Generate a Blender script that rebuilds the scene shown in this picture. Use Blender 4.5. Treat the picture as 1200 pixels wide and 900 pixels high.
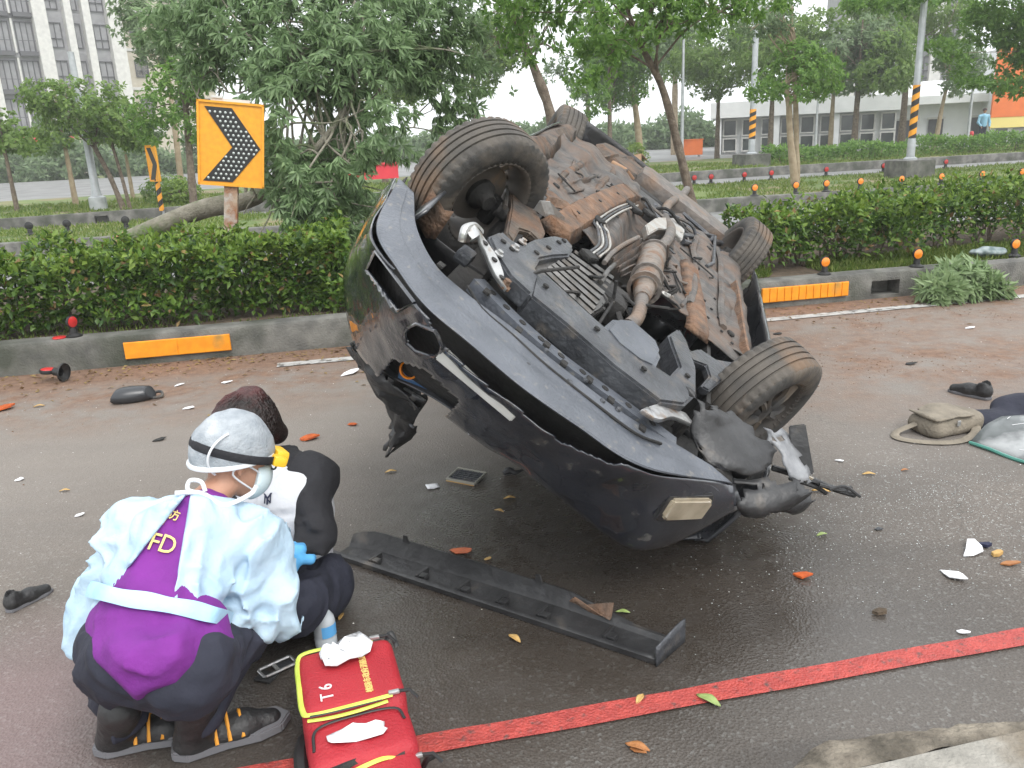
import bpy, bmesh, math, random
import numpy as np
from mathutils import Vector, Matrix
random.seed(7); RNG = np.random.default_rng(11)
for _o in list(bpy.data.objects): bpy.data.objects.remove(_o)
SC = bpy.context.scene
COL = SC.collection
R_ = math.radians

# ------------------------------------------------------------------ camera
FPX, CAM_H, PITCH, ROLL = 970.0, 1.6, R_(16.5), R_(2.6)
_f = np.array([0, math.cos(PITCH), -math.sin(PITCH)])
_r0 = np.array([1.0, 0, 0]); _u0 = np.cross(_r0, _f)
_r = _r0 * math.cos(ROLL) - _u0 * math.sin(ROLL)
_u = _u0 * math.cos(ROLL) + _r0 * math.sin(ROLL)
cam = bpy.data.cameras.new('camera'); camo = bpy.data.objects.new('camera', cam); COL.objects.link(camo)
cam.sensor_width = 36; cam.lens = 36 * FPX / 1200; cam.clip_start = 0.05; cam.clip_end = 3000
mw = Matrix.Identity(4)
for i in range(3):
    mw[i][0] = _r[i]; mw[i][1] = _u[i]; mw[i][2] = -_f[i]
mw[0][3], mw[1][3], mw[2][3] = 0, 0, CAM_H
camo.matrix_world = mw
SC.camera = camo
# ------------------------------------------------------------------ overcast sky, soft sun, exposure
SUN_EL, SUN_AZ = R_(52), R_(150)
W = bpy.data.worlds.new('World'); SC.world = W; W.use_nodes = True
wn = W.node_tree; wn.nodes.clear()
wo = wn.nodes.new('ShaderNodeOutputWorld'); wb = wn.nodes.new('ShaderNodeBackground')
sky = wn.nodes.new('ShaderNodeTexSky'); sky.sky_type = 'NISHITA'; sky.sun_disc = False
sky.sun_elevation = SUN_EL; sky.sun_rotation = SUN_AZ; sky.dust_density = 6.0; sky.air_density = 1.6; sky.ozone_density = 1.0
hs = wn.nodes.new('ShaderNodeHueSaturation'); hs.inputs['Saturation'].default_value = 0.12
cl = wn.nodes.new('ShaderNodeMixRGB'); cl.inputs['Fac'].default_value = 0.75        # cloud deck evens the sky out
cl.inputs['Color2'].default_value = (8.2, 8.5, 8.8, 1)
wn.links.new(sky.outputs[0], hs.inputs['Color']); wn.links.new(hs.outputs[0], cl.inputs['Color1'])
wn.links.new(cl.outputs[0], wb.inputs['Color']); wb.inputs['Strength'].default_value = 0.12
wn.links.new(wb.outputs[0], wo.inputs[0])
sl = bpy.data.lights.new('sun', 'SUN'); sl.energy = 0.9; sl.angle = R_(30); sl.color = (1, .97, .93)
so = bpy.data.objects.new('sun', sl); COL.objects.link(so)
so.rotation_euler = (R_(90) - SUN_EL, 0, math.pi - SUN_AZ)
VS = SC.view_settings
VS.view_transform = 'Standard'; VS.look = 'None'; VS.gamma = 1.0; VS.use_curve_mapping = False
VS.exposure = 1.05

# ------------------------------------------------------------------ helpers
def mat(name, c1, c2=None, scale=8.0, rough=0.7, metal=0.0, bump=0.0, bscale=None, spec=0.5, ramp=(0.35, 0.65), c3=None, s3=2.0, r3=(0.5, 0.62), coat=0.0, detail=6, island=0.0, rvar=0.0, transl=0.0, trans=0.0, alpha=1.0, emit=0.0):
    m = bpy.data.materials.new(name); m.use_nodes = True
    nt = m.node_tree; N = nt.nodes; L = nt.links
    p = N['Principled BSDF']
    p.inputs['Roughness'].default_value = rough; p.inputs['Metallic'].default_value = metal
    p.inputs['Specular IOR Level'].default_value = spec; p.inputs['Coat Weight'].default_value = coat
    if trans: p.inputs['Transmission Weight'].default_value = trans
    if alpha < 1: p.inputs['Alpha'].default_value = alpha
    tc = N.new('ShaderNodeTexCoord')
    col = None
    def noise(sc, det=6):
        n = N.new('ShaderNodeTexNoise'); n.inputs['Scale'].default_value = sc; n.inputs['Detail'].default_value = det
        L.new(tc.outputs['Object'], n.inputs['Vector']); return n
    def rampn(src, lo, hi):
        r = N.new('ShaderNodeMapRange'); r.inputs['From Min'].default_value = lo; r.inputs['From Max'].default_value = hi
        L.new(src, r.inputs['Value']); return r
    if c2 is None and not island:
        p.inputs['Base Color'].default_value = (*c1, 1)
    else:
        mx = N.new('ShaderNodeMixRGB'); mx.inputs['Color1'].default_value = (*c1, 1)
        mx.inputs['Color2'].default_value = (*(c2 or c1), 1)
        if island:
            g = N.new('ShaderNodeNewGeometry'); L.new(g.outputs['Random Per Island'], mx.inputs['Fac'])
        else:
            n = noise(scale, detail); r = rampn(n.outputs['Fac'], *ramp); L.new(r.outputs[0], mx.inputs['Fac'])
        col = mx.outputs[0]
        if c3 is not None:
            n3 = noise(s3, 8); r3_ = rampn(n3.outputs['Fac'], *r3)
            m3 = N.new('ShaderNodeMixRGB'); m3.inputs['Color2'].default_value = (*c3, 1)
            L.new(col, m3.inputs['Color1']); L.new(r3_.outputs[0], m3.inputs['Fac']); col = m3.outputs[0]
        L.new(col, p.inputs['Base Color'])
    if rvar:
        n = noise(scale * .7); r = N.new('ShaderNodeMapRange'); r.inputs['To Min'].default_value = max(.03, rough - rvar); r.inputs['To Max'].default_value = min(1, rough + rvar)
        r.inputs['From Min'].default_value = .3; r.inputs['From Max'].default_value = .7
        L.new(n.outputs['Fac'], r.inputs['Value']); L.new(r.outputs[0], p.inputs['Roughness'])
    if bump:
        n = noise(bscale or scale * 3); b = N.new('ShaderNodeBump'); b.inputs['Strength'].default_value = min(1, bump); b.inputs['Distance'].default_value = .02
        L.new(n.outputs['Fac'], b.inputs['Height']); L.new(b.outputs[0], p.inputs['Normal'])
    if emit:
        p.inputs['Emission Color'].default_value = (*c1, 1); p.inputs['Emission Strength'].default_value = emit
    if transl:
        t = N.new('ShaderNodeBsdfTranslucent'); ms = N.new('ShaderNodeMixShader'); ms.inputs[0].default_value = transl
        if col is not None: L.new(col, t.inputs['Color'])
        else: t.inputs['Color'].default_value = (*c1, 1)
        L.new(p.outputs[0], ms.inputs[1]); L.new(t.outputs[0], ms.inputs[2])
        L.new(ms.outputs[0], N['Material Output'].inputs['Surface'])
    return m

class MB:
    """collects shapes, builds ONE mesh"""
    def __init__(s): s.v = []; s.f = []; s.n = 0; s.mi = []; s.cur = 0
    def add(s, v, f):
        s.v.extend([tuple(map(float, p)) for p in v]); s.f.extend([tuple(int(i) + s.n for i in q) for q in f]); s.mi.extend([s.cur] * len(f)); s.n = len(s.v); return s
    def box(s, c, d, rot=None):
        x, y, z = (k / 2 for k in d)
        P = np.array([(-x, -y, -z), (x, -y, -z), (x, y, -z), (-x, y, -z), (-x, -y, z), (x, -y, z), (x, y, z), (-x, y, z)])
        if rot is not None: P = P @ np.array(rot).T
        return s.add(P + np.array(c), [(0, 3, 2, 1), (4, 5, 6, 7), (0, 1, 5, 4), (1, 2, 6, 5), (2, 3, 7, 6), (3, 0, 4, 7)])
    def bevbox(s, c, d, b=.01, rot=None):
        x, y, z = (k / 2 for k in d); b = min(b, x * .9, y * .9, z * .9)
        bm = bmesh.new(); bmesh.ops.create_cube(bm, size=1)
        for v in bm.verts: v.co = (v.co.x * d[0], v.co.y * d[1], v.co.z * d[2])
        bmesh.ops.bevel(bm, geom=bm.edges[:], offset=b, segments=2, affect='EDGES', profile=.6)
        P = np.array([v.co[:] for v in bm.verts]); bm.verts.index_update()
        F = [[v.index for v in f.verts] for f in bm.faces]; bm.free()
        if rot is not None: P = P @ np.array(rot).T
        return s.add(P + np.array(c), F)
    def grid(s, P, close_u=False, close_v=False):
        P = np.asarray(P, float); a, b = P.shape[:2]
        F = []
        for i in range(a if close_u else a - 1):
            for j in range(b if close_v else b - 1):
                i2, j2 = (i + 1) % a, (j + 1) % b
                F.append((i * b + j, i2 * b + j, i2 * b + j2, i * b + j2))
        return s.add(P.reshape(-1, 3), F)
    def tube(s, pts, r, n=10, cap=True, flat=1.0, up=(0, 0, 1)):
        pts = np.asarray(pts, float); k = len(pts); r = np.broadcast_to(np.asarray(r, float), (k,))
        t = np.gradient(pts, axis=0); t /= np.linalg.norm(t, axis=1)[:, None] + 1e-12
        a = np.array(up, float)
        if abs(a @ t[0]) > .95: a = np.array([1., 0, 0]) if abs(t[0][0]) < .9 else np.array([0, 1., 0])
        rings = []
        for i in range(k):
            a = a - (a @ t[i]) * t[i]; a /= np.linalg.norm(a) + 1e-12
            b = np.cross(t[i], a)
            ph = np.linspace(0, 2 * math.pi, n, endpoint=False)
            rings.append(pts[i] + r[i] * (np.cos(ph)[:, None] * b + flat * np.sin(ph)[:, None] * a))
        base = s.n
        s.grid(np.array(rings), close_v=True)
        if cap:
            s.add([], []); s.f.append(tuple(base + j for j in range(n))[::1]); s.f.append(tuple(base + (k - 1) * n + j for j in range(n))[::-1]); s.mi += [s.cur] * 2
        return s
    def lathe(s, prof, M=None, n=24):
        """prof: list of (radius, height) about z"""
        P = np.array([[(r * math.cos(a), r * math.sin(a), h) for a in np.linspace(0, 2 * math.pi, n, endpoint=False)] for r, h in prof])
        if M is not None:
            M = np.array(M); P = P @ M[:3, :3].T + M[:3, 3]
        return s.grid(P, close_v=True)
    def prism(s, poly, h, M=None):
        """poly in xy extruded 0..h along z"""
        k = len(poly); P = np.array([(x, y, 0) for x, y in poly] + [(x, y, h) for x, y in poly], float)
        if M is not None:
            M = np.array(M); P = P @ M[:3, :3].T + M[:3, 3]
        F = [tuple(range(k))[::-1], tuple(range(k, 2 * k))] + [(i, (i + 1) % k, k + (i + 1) % k, k + i) for i in range(k)]
        return s.add(P, F)
    def build(s, name, m, parent=None, smooth=False, bevel=0.0, sub=0, solid=0.0, angle=40):
        me = bpy.data.meshes.new(name); me.from_pydata(s.v, [], s.f)
        return fin(name, me, m, parent, smooth, bevel, sub, solid, s.mi, angle)

def fin(name, me, m, parent=None, smooth=False, bevel=0.0, sub=0, solid=0.0, mi=None, angle=40):
    o = bpy.data.objects.new(name, me); COL.objects.link(o)
    for q in (m if isinstance(m, (list, tuple)) else [m]): me.materials.append(q)
    if mi is not None and isinstance(m, (list, tuple)) and len(mi) == len(me.polygons): me.polygons.foreach_set('material_index', np.array(mi, dtype=np.int32))
    if parent is not None: o.parent = parent
    bm = bmesh.new(); bm.from_mesh(me); bmesh.ops.recalc_face_normals(bm, faces=bm.faces[:]) if len(bm.faces) < 60000 else None
    if bevel: bmesh.ops.bevel(bm, geom=[e for e in bm.edges if len(e.link_faces) == 2 and e.calc_face_angle(0) > .5], offset=bevel, segments=2, affect='EDGES', clamp_overlap=True)
    bm.to_mesh(me); bm.free()
    if smooth:
        me.polygons.foreach_set('use_smooth', np.ones(len(me.polygons), dtype=bool))
        if angle < 180: me.set_sharp_from_angle(angle=R_(angle))
    if solid:
        d = o.modifiers.new('solid', 'SOLIDIFY'); d.thickness = solid; d.offset = 0
    if sub:
        d = o.modifiers.new('sub', 'SUBSURF'); d.levels = sub; d.render_levels = sub
    me.update(); return o

def tag(o, label=None, cat=None, group=None, kind=None):
    if label: o['label'] = label
    if cat: o['category'] = cat
    if group: o['group'] = group
    if kind: o['kind'] = kind
    return o
def thing(name, label, cat, loc=(0, 0, 0), group=None, rz=0):
    o = bpy.data.objects.new(name, None); COL.objects.link(o); o.empty_display_size = .1
    o.location = loc; o.rotation_euler = (0, 0, rz); return tag(o, label, cat, group)
def struct(name, mb, m, **k):
    return tag(mb.build(name, m, **k), kind='structure')
def dup(root, loc=None, rz=None, label=None, group=None, scale=None):
    r = root.copy(); COL.objects.link(r)
    if loc is not None: r.location = loc
    if rz is not None: r.rotation_euler = (root.rotation_euler[0], root.rotation_euler[1], rz)
    if scale is not None: r.scale = (scale,) * 3
    if label: r['label'] = label
    if group: r['group'] = group
    for ch in list(root.children):
        c = ch.copy(); COL.objects.link(c); c.parent = r
        for g in list(ch.children):
            d = g.copy(); COL.objects.link(d); d.parent = c
    return r
RA = R_(11.2); CA_, SA_ = math.cos(RA), math.sin(RA)
def RW(s, n, z=0.0):          # road frame (along, across, up) -> world
    return (s * CA_ - n * SA_, s * SA_ + n * CA_, z)
def ground_at(x, y, z=0.0):   # where a line of sight meets the level z: used to measure the layout
    d = _f + (x - 600) / FPX * _r + (450 - y) / FPX * _u
    t = (z - CAM_H) / d[2]; return np.array([0, 0, CAM_H]) + t * d
def at_depth(x, y, dep):
    return np.array([0, 0, CAM_H]) + dep * (_f + (x - 600) / FPX * _r + (450 - y) / FPX * _u)
def at_n(x, y, n):            # where a line of sight meets the vertical plane at road offset n
    d = _f + (x - 600) / FPX * _r + (450 - y) / FPX * _u
    t = n / (-d[0] * SA_ + d[1] * CA_); return np.array([0, 0, CAM_H]) + t * d
def frame(o, x, z):           # 4x4 from origin, x axis and z axis hints
    o = np.array(o, float); z = np.array(z, float); z /= np.linalg.norm(z); x = np.array(x, float); x = x - (x @ z) * z; x /= np.linalg.norm(x)
    y = np.cross(z, x); M = np.eye(4); M[:3, 0] = x; M[:3, 1] = y; M[:3, 2] = z; M[:3, 3] = o; return M
def smoothpath(P, k=8):
    """Catmull-Rom through points"""
    P = np.asarray(P, float); Q = np.vstack([2 * P[0] - P[1], P, 2 * P[-1] - P[-2]]); out = []
    for i in range(1, len(Q) - 2):
        for t in np.linspace(0, 1, k, endpoint=False):
            a, b, c, d = Q[i - 1:i + 3]
            out.append(.5 * (2 * b + (c - a) * t + (2 * a - 5 * b + 4 * c - d) * t * t + (3 * b - a - 3 * c + d) * t ** 3))
    out.append(P[-1]); return np.array(out)

# value noise for shapes
_NT = RNG.random((64, 64, 64)).astype(np.float32)
def vnoise(P, sc=1.0):
    P = np.asarray(P, np.float32) * sc; i = np.floor(P).astype(int); f = P - i; f = f * f * (3 - 2 * f); i &= 63; j = (i + 1) & 63
    x0, y0, z0 = i[..., 0], i[..., 1], i[..., 2]; x1, y1, z1 = j[..., 0], j[..., 1], j[..., 2]
    fx, fy, fz = f[..., 0], f[..., 1], f[..., 2]
    def l(a, b, t): return a + (b - a) * t
    return l(l(l(_NT[x0, y0, z0], _NT[x1, y0, z0], fx), l(_NT[x0, y1, z0], _NT[x1, y1, z0], fx), fy),
             l(l(_NT[x0, y0, z1], _NT[x1, y0, z1], fx), l(_NT[x0, y1, z1], _NT[x1, y1, z1], fx), fy), fz) - .5

# signed-distance modelling + surface nets
def sd_caps(P, a, b, ra, rb):
    a = np.asarray(a, np.float32); b = np.asarray(b, np.float32); d = b - a
    t = np.clip(((P - a) @ d) / (d @ d + 1e-9), 0, 1)
    return np.linalg.norm(P - a - t[..., None] * d, axis=-1) - (ra + (rb - ra) * t)
def sd_ell(P, c, r, M=None):
    Q = P - np.asarray(c, np.float32)
    if M is not None: Q = Q @ np.asarray(M, np.float32)
    r = np.asarray(r, np.float32); k = np.linalg.norm(Q / r, axis=-1); k2 = np.linalg.norm(Q / (r * r), axis=-1)
    return k * (k - 1) / (k2 + 1e-6)
def sd_box(P, c, h, rad=.0, M=None):
    Q = P - np.asarray(c, np.float32)
    if M is not None: Q = Q @ np.asarray(M, np.float32)
    q = np.abs(Q) - (np.asarray(h, np.float32) - rad)
    return np.linalg.norm(np.maximum(q, 0), axis=-1) + np.minimum(q.max(-1), 0) - rad
def smin(a, b, k):
    h = np.clip(.5 + .5 * (b - a) / k, 0, 1); return b + (a - b) * h - k * h * (1 - h)
def smax(a, b, k): return -smin(-a, -b, k)
def snets(fn, lo, hi, h):
    lo = np.asarray(lo, np.float32); n = np.ceil((np.asarray(hi) - lo) / h).astype(int) + 1
    ax = [lo[i] + h * np.arange(n[i], dtype=np.float32) for i in range(3)]
    P = np.stack(np.meshgrid(*ax, indexing='ij'), -1)
    V = fn(P).astype(np.float32); S = V < 0
    c = [S[i:n[0] - 1 + i, j:n[1] - 1 + j, k:n[2] - 1 + k] for i in (0, 1) for j in (0, 1) for k in (0, 1)]
    sm = sum(x.astype(np.int8) for x in c); act = (sm > 0) & (sm < 8)
    I = np.argwhere(act); idx = -np.ones(act.shape, np.int64); idx[act] = np.arange(len(I))
    acc = np.zeros((len(I), 3)); cnt = np.zeros(len(I))
    cs = [(i, j, k) for i in (0, 1) for j in (0, 1) for k in (0, 1)]
    for a in range(8):
        for b in range(a + 1, 8):
            A, B = np.array(cs[a]), np.array(cs[b])
            if np.abs(A - B).sum() != 1: continue
            va = V[tuple((I + A).T)]; vb = V[tuple((I + B).T)]; x = (va < 0) != (vb < 0)
            t = np.where(x, va / (va - vb + 1e-12), 0); acc[x] += (A + t[:, None] * (B - A))[x]; cnt[x] += 1
    verts = lo + h * (I + acc / np.maximum(cnt, 1)[:, None])
    F = []
    for d in range(3):
        u, v = (d + 1) % 3, (d + 2) % 3
        s0 = [slice(1, n[i] - 1) for i in range(3)]; s1 = list(s0); s0[d] = slice(0, n[d] - 1); s1[d] = slice(1, n[d])
        x = S[tuple(s0)] != S[tuple(s1)]; E = np.argwhere(x)
        if not len(E): continue
        off = np.ones(3, int); off[d] = 0; E = E + off; ins = S[tuple(E.T)]
        eu = np.zeros(3, int); eu[u] = 1; ev = np.zeros(3, int); ev[v] = 1
        q = np.stack([idx[tuple((E - eu - ev).T)], idx[tuple((E - ev).T)], idx[tuple(E.T)], idx[tuple((E - eu).T)]], 1)
        q[~ins] = q[~ins][:, ::-1]; F.append(q)
    return verts, np.concatenate(F)
def sdf_obj(name, fn, lo, hi, h, m, parent=None, mi_fn=None, smooth_it=1):
    v, f = snets(fn, lo, hi, h)
    for _ in range(smooth_it):      # light relaxing of the net
        acc = np.zeros_like(v); c = np.zeros(len(v))
        for a in range(4):
            b = (a + 1) % 4
            np.add.at(acc, f[:, a], v[f[:, b]]); np.add.at(c, f[:, a], 1); np.add.at(acc, f[:, b], v[f[:, a]]); np.add.at(c, f[:, b], 1)
        v = .5 * v + .5 * acc / np.maximum(c, 1)[:, None]
    me = bpy.data.meshes.new(name); me.from_pydata(v.tolist(), [], f.tolist())
    mi = None
    if mi_fn is not None: mi = mi_fn(v[f].mean(1))
    o = bpy.data.objects.new(name, me); COL.objects.link(o)
    for q in (m if isinstance(m, (list, tuple)) else [m]): me.materials.append(q)
    if mi is not None: me.polygons.foreach_set('material_index', np.asarray(mi, np.int32))
    me.polygons.foreach_set('use_smooth', np.ones(len(me.polygons), dtype=bool))
    if parent is not None: o.parent = parent
    me.update(); return o
def text_obj(name, txt, size, M, m, parent=None, thick=.001, sx=1.0):
    cu = bpy.data.curves.new(name, 'FONT'); cu.body = txt; cu.size = size; cu.extrude = thick; cu.align_x = 'CENTER'; cu.align_y = 'CENTER'; cu.resolution_u = 3
    t = bpy.data.objects.new(name + '_tmp', cu); COL.objects.link(t); bpy.context.view_layer.update()
    me = bpy.data.meshes.new_from_object(t.evaluated_get(bpy.context.evaluated_depsgraph_get()))
    bpy.data.objects.remove(t); bpy.data.curves.remove(cu)
    Ms = Matrix([list(r) for r in M]) @ Matrix.Diagonal((sx, 1, 1, 1)); me.transform(Ms)
    o = bpy.data.objects.new(name, me); COL.objects.link(o); me.materials.clear(); me.materials.append(m)
    if parent is not None: o.parent = parent
    return o
# ================================================================== setting: ground, roads, kerbs
def asphalt(name, wet=True):
    m = bpy.data.materials.new(name); m.use_nodes = True; nt = m.node_tree; N = nt.nodes; L = nt.links; p = N['Principled BSDF']
    tc = N.new('ShaderNodeTexCoord')
    def noise(sc, det=8, rough=.6):
        n = N.new('ShaderNodeTexNoise'); n.inputs['Scale'].default_value = sc; n.inputs['Detail'].default_value = det; n.inputs['Roughness'].default_value = rough
        L.new(tc.outputs['Object'], n.inputs['Vector']); return n.outputs['Fac']
    def mr(src, a, b, c=0., d=1.):
        r = N.new('ShaderNodeMapRange'); L.new(src, r.inputs['Value'])
        for k, v in zip(('From Min', 'From Max', 'To Min', 'To Max'), (a, b, c, d)): r.inputs[k].default_value = v
        return r.outputs[0]
    def mix(f, a, b):
        x = N.new('ShaderNodeMixRGB')
        for k, v in (('Color1', a), ('Color2', b)):
            if isinstance(v, tuple): x.inputs[k].default_value = (*v, 1)
            else: L.new(v, x.inputs[k])
        if isinstance(f, float): x.inputs['Fac'].default_value = f
        else: L.new(f, x.inputs['Fac'])
        return x.outputs[0]
    def math_(op, a, b=None, clamp=False):
        x = N.new('ShaderNodeMath'); x.operation = op; x.use_clamp = clamp
        for i, v in enumerate((a, b)):
            if v is None: continue
            if isinstance(v, (int, float)): x.inputs[i].default_value = v
            else: L.new(v, x.inputs[i])
        return x.outputs[0]
    vo = N.new('ShaderNodeTexVoronoi'); vo.inputs['Scale'].default_value = 110; L.new(tc.outputs['Object'], vo.inputs['Vector'])
    stone = mix(mr(noise(170, 2), .35, .7), (.074, .06, .05), (.186, .159, .134))
    ag = N.new('ShaderNodeSeparateColor'); L.new(vo.outputs['Color'], ag.inputs[0])
    c = mix(mr(ag.outputs[0], .86, .98), stone, (.24, .23, .21))
    c = mix(math_('MULTIPLY', mr(noise(.55), .38, .66), .55), c, (.125, .117, .107))
    c = mix(math_('MULTIPLY', mr(noise(3.2), .45, .7), .3), c, (.05, .045, .042))
    mp = N.new('ShaderNodeMapping'); mp.inputs['Rotation'].default_value = (0, 0, -RA); mp.inputs['Scale'].default_value = (.22, 2.6, 1); L.new(tc.outputs['Object'], mp.inputs[0])
    tn_ = N.new('ShaderNodeTexNoise'); tn_.inputs['Scale'].default_value = 1.4; tn_.inputs['Detail'].default_value = 5; L.new(mp.outputs[0], tn_.inputs['Vector'])
    c = mix(math_('MULTIPLY', mr(tn_.outputs['Fac'], .45, .68), .4), c, (.055, .05, .046))
    vc = N.new('ShaderNodeTexVoronoi'); vc.feature = 'DISTANCE_TO_EDGE'; vc.inputs['Scale'].default_value = .9; wv = N.new('ShaderNodeTexNoise'); wv.inputs['Scale'].default_value = 2.5; wv.inputs['Detail'].default_value = 6
    L.new(tc.outputs['Object'], wv.inputs['Vector']); va = N.new('ShaderNodeVectorMath'); va.operation = 'MULTIPLY_ADD'; va.inputs[1].default_value = (.7, .7, .7); L.new(wv.outputs['Color'], va.inputs[0]); L.new(tc.outputs['Object'], va.inputs[2]); L.new(va.outputs[0], vc.inputs['Vector'])
    c = mix(math_('MULTIPLY', math_('MULTIPLY', mr(vc.outputs['Distance'], .006, .001), mr(noise(.7), .5, .62)), .75), c, (.02, .018, .016))
    rough = mr(noise(2.2), .3, .7, .55, .85)
    bumph = math_('ADD', math_('MULTIPLY', vo.outputs['Distance'], 1.0), math_('MULTIPLY', noise(60, 4), .6))
    if wet:
        geo = N.new('ShaderNodeSeparateXYZ'); L.new(tc.outputs['Object'], geo.inputs[0]); X, Y = geo.outputs[0], geo.outputs[1]
        wob = math_('MULTIPLY', math_('SUBTRACT', noise(1.6, 6), .5), 1.1)
        def blob(cx, cy, rx, ry, soft):
            a = math_('DIVIDE', math_('SUBTRACT', X, cx), rx); b = math_('DIVIDE', math_('SUBTRACT', Y, cy), ry)
            d = math_('SQRT', math_('ADD', math_('MULTIPLY', a, a), math_('MULTIPLY', b, b)))
            return mr(math_('ADD', d, wob), 1 + soft, 1 - soft)
        def road_n():
            return math_('ADD', math_('MULTIPLY', X, -SA_), math_('MULTIPLY', Y, CA_))
        n_ = math_('ADD', road_n(), math_('MULTIPLY', wob, .5))
        dusty = math_('MULTIPLY', mr(n_, 2.3, 4.6), .62)
        c = mix(dusty, c, (.25, .22, .192))
        # red-brown soil thrown over the lane by the kerb and behind the car
        band = math_('MAXIMUM', math_('MULTIPLY', mr(n_, 4.9, 6.0), mr(noise(2.6, 8, .7), .4, .6)), mr(n_, 6.05, 6.45))
        band2 = math_('MULTIPLY', blob(2.9, 5.6, 2.6, .95, .5), mr(noise(1.7, 8, .7), .38, .58))
        soil = mix(mr(noise(14), .35, .65), (.125, .058, .03), (.225, .125, .072))
        c = mix(math_('MULTIPLY', math_('MAXIMUM', band, band2, True), .8), c, soil)
        # rain-wet, oil-dark lane under and in front of the car, darkened further to paint contact shadow
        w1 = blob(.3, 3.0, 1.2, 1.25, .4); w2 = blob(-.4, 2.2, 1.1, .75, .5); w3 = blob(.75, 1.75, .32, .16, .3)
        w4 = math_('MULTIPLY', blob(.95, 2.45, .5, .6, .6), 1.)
        wet_shade = math_('MAXIMUM', math_('MAXIMUM', w1, math_('MULTIPLY', w2, .75)), math_('MULTIPLY', w3, .8), True)
        c = mix(math_('MULTIPLY', wet_shade, .76), c, (.021, .016, .012))
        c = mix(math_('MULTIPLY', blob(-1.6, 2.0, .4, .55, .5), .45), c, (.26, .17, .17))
        film = math_('MULTIPLY', wet_shade, mr(noise(9, 5), .25, .6, .4, 1.))
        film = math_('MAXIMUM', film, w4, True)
        r2 = N.new('ShaderNodeMix'); L.new(film, r2.inputs[0]); L.new(rough, r2.inputs[2]); r2.inputs[3].default_value = .17; rough = r2.outputs[0]
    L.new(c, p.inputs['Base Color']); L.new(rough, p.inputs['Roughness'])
    b = N.new('ShaderNodeBump'); b.inputs['Strength'].default_value = .55
    if wet: L.new(mr(film, 0., 1., .55, .22), b.inputs['Strength'])
    b.inputs['Distance'].default_value = .006; b.inputs['Distance'].default_value = .006
    L.new(bumph, b.inputs['Height']); L.new(b.outputs[0], p.inputs['Normal'])
    return m
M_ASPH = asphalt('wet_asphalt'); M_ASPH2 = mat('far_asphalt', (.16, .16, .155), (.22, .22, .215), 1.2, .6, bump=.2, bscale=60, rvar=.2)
M_CONC = mat('kerb_concrete', (.085, .084, .077), (.19, .185, .165), 5, .85, bump=.5, bscale=60, c3=(.055, .06, .045), s3=2.3, r3=(.46, .66))
M_PAVE = mat('pavement_concrete', (.25, .238, .21), (.37, .35, .31), 9, .9, bump=.6, bscale=90, c3=(.2, .17, .13), s3=3)
M_SOIL = mat('soil', (.06, .045, .03), (.12, .085, .055), 9, .95, bump=1, bscale=30)
M_GRASSG = mat('lawn_ground', (.07, .12, .025), (.16, .2, .06), 1.3, .95, bump=.8, bscale=25, c3=(.2, .17, .09), s3=.8)
M_RED = mat('red_paint', (.48, .072, .058), (.36, .052, .044), 22, .42, bump=.6, bscale=120, c3=(.10, .065, .058), s3=34, r3=(.57, .74), spec=.5, rvar=.14)
M_WHITE_LINE = mat('worn_white_paint', (.46, .45, .43), (.34, .33, .31), 12, .6, bump=.3, bscale=90, c3=(.13, .12, .11), s3=14, r3=(.52, .62))

def strip(n0, n1, z, s0=-60, s1=70, k=40):
    """sheet between two offsets across the road; n0/n1 numbers or functions of s"""
    S = np.linspace(s0, s1, k); a = n0 if callable(n0) else (lambda s: n0); b = n1 if callable(n1) else (lambda s: n1)
    return MB().grid([[RW(s, a(s), z), RW(s, b(s), z)] for s in S])
def R3N(s): return float(np.interp(s, [-60, -8, 10, 20, 70], [14.5, 19.3, 20.9, 21.9, 24]))
def R3F(s): return float(np.interp(s, [-60, -8, 6, 14, 70], [17, 22.0, 25.6, 26.6, 30]))
g = MB().grid([[(x, y, -.03) for y in np.linspace(-250, 900, 4)] for x in np.linspace(-700, 700, 4)])
struct('ground', g, M_GRASSG)
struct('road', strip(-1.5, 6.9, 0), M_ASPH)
struct('road.001', strip(10.2, 15.8, .004), M_ASPH2)
struct('road.002', strip(lambda s: R3N(s) - .05, lambda s: R3F(s) + .05, .008), M_ASPH2)
struct('median_soil', strip(7.02, 10.1, .215), M_SOIL)
struct('median_lawn', strip(15.95, lambda s: R3N(s) - .15, .235), M_GRASSG)
struct('verge_lawn', strip(lambda s: R3F(s) + .15, lambda s: R3F(s) + 11, .27), M_GRASSG)
struct('far_pavement', strip(lambda s: R3F(s) + 11, lambda s: R3F(s) + 40, .26), M_ASPH2)

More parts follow.
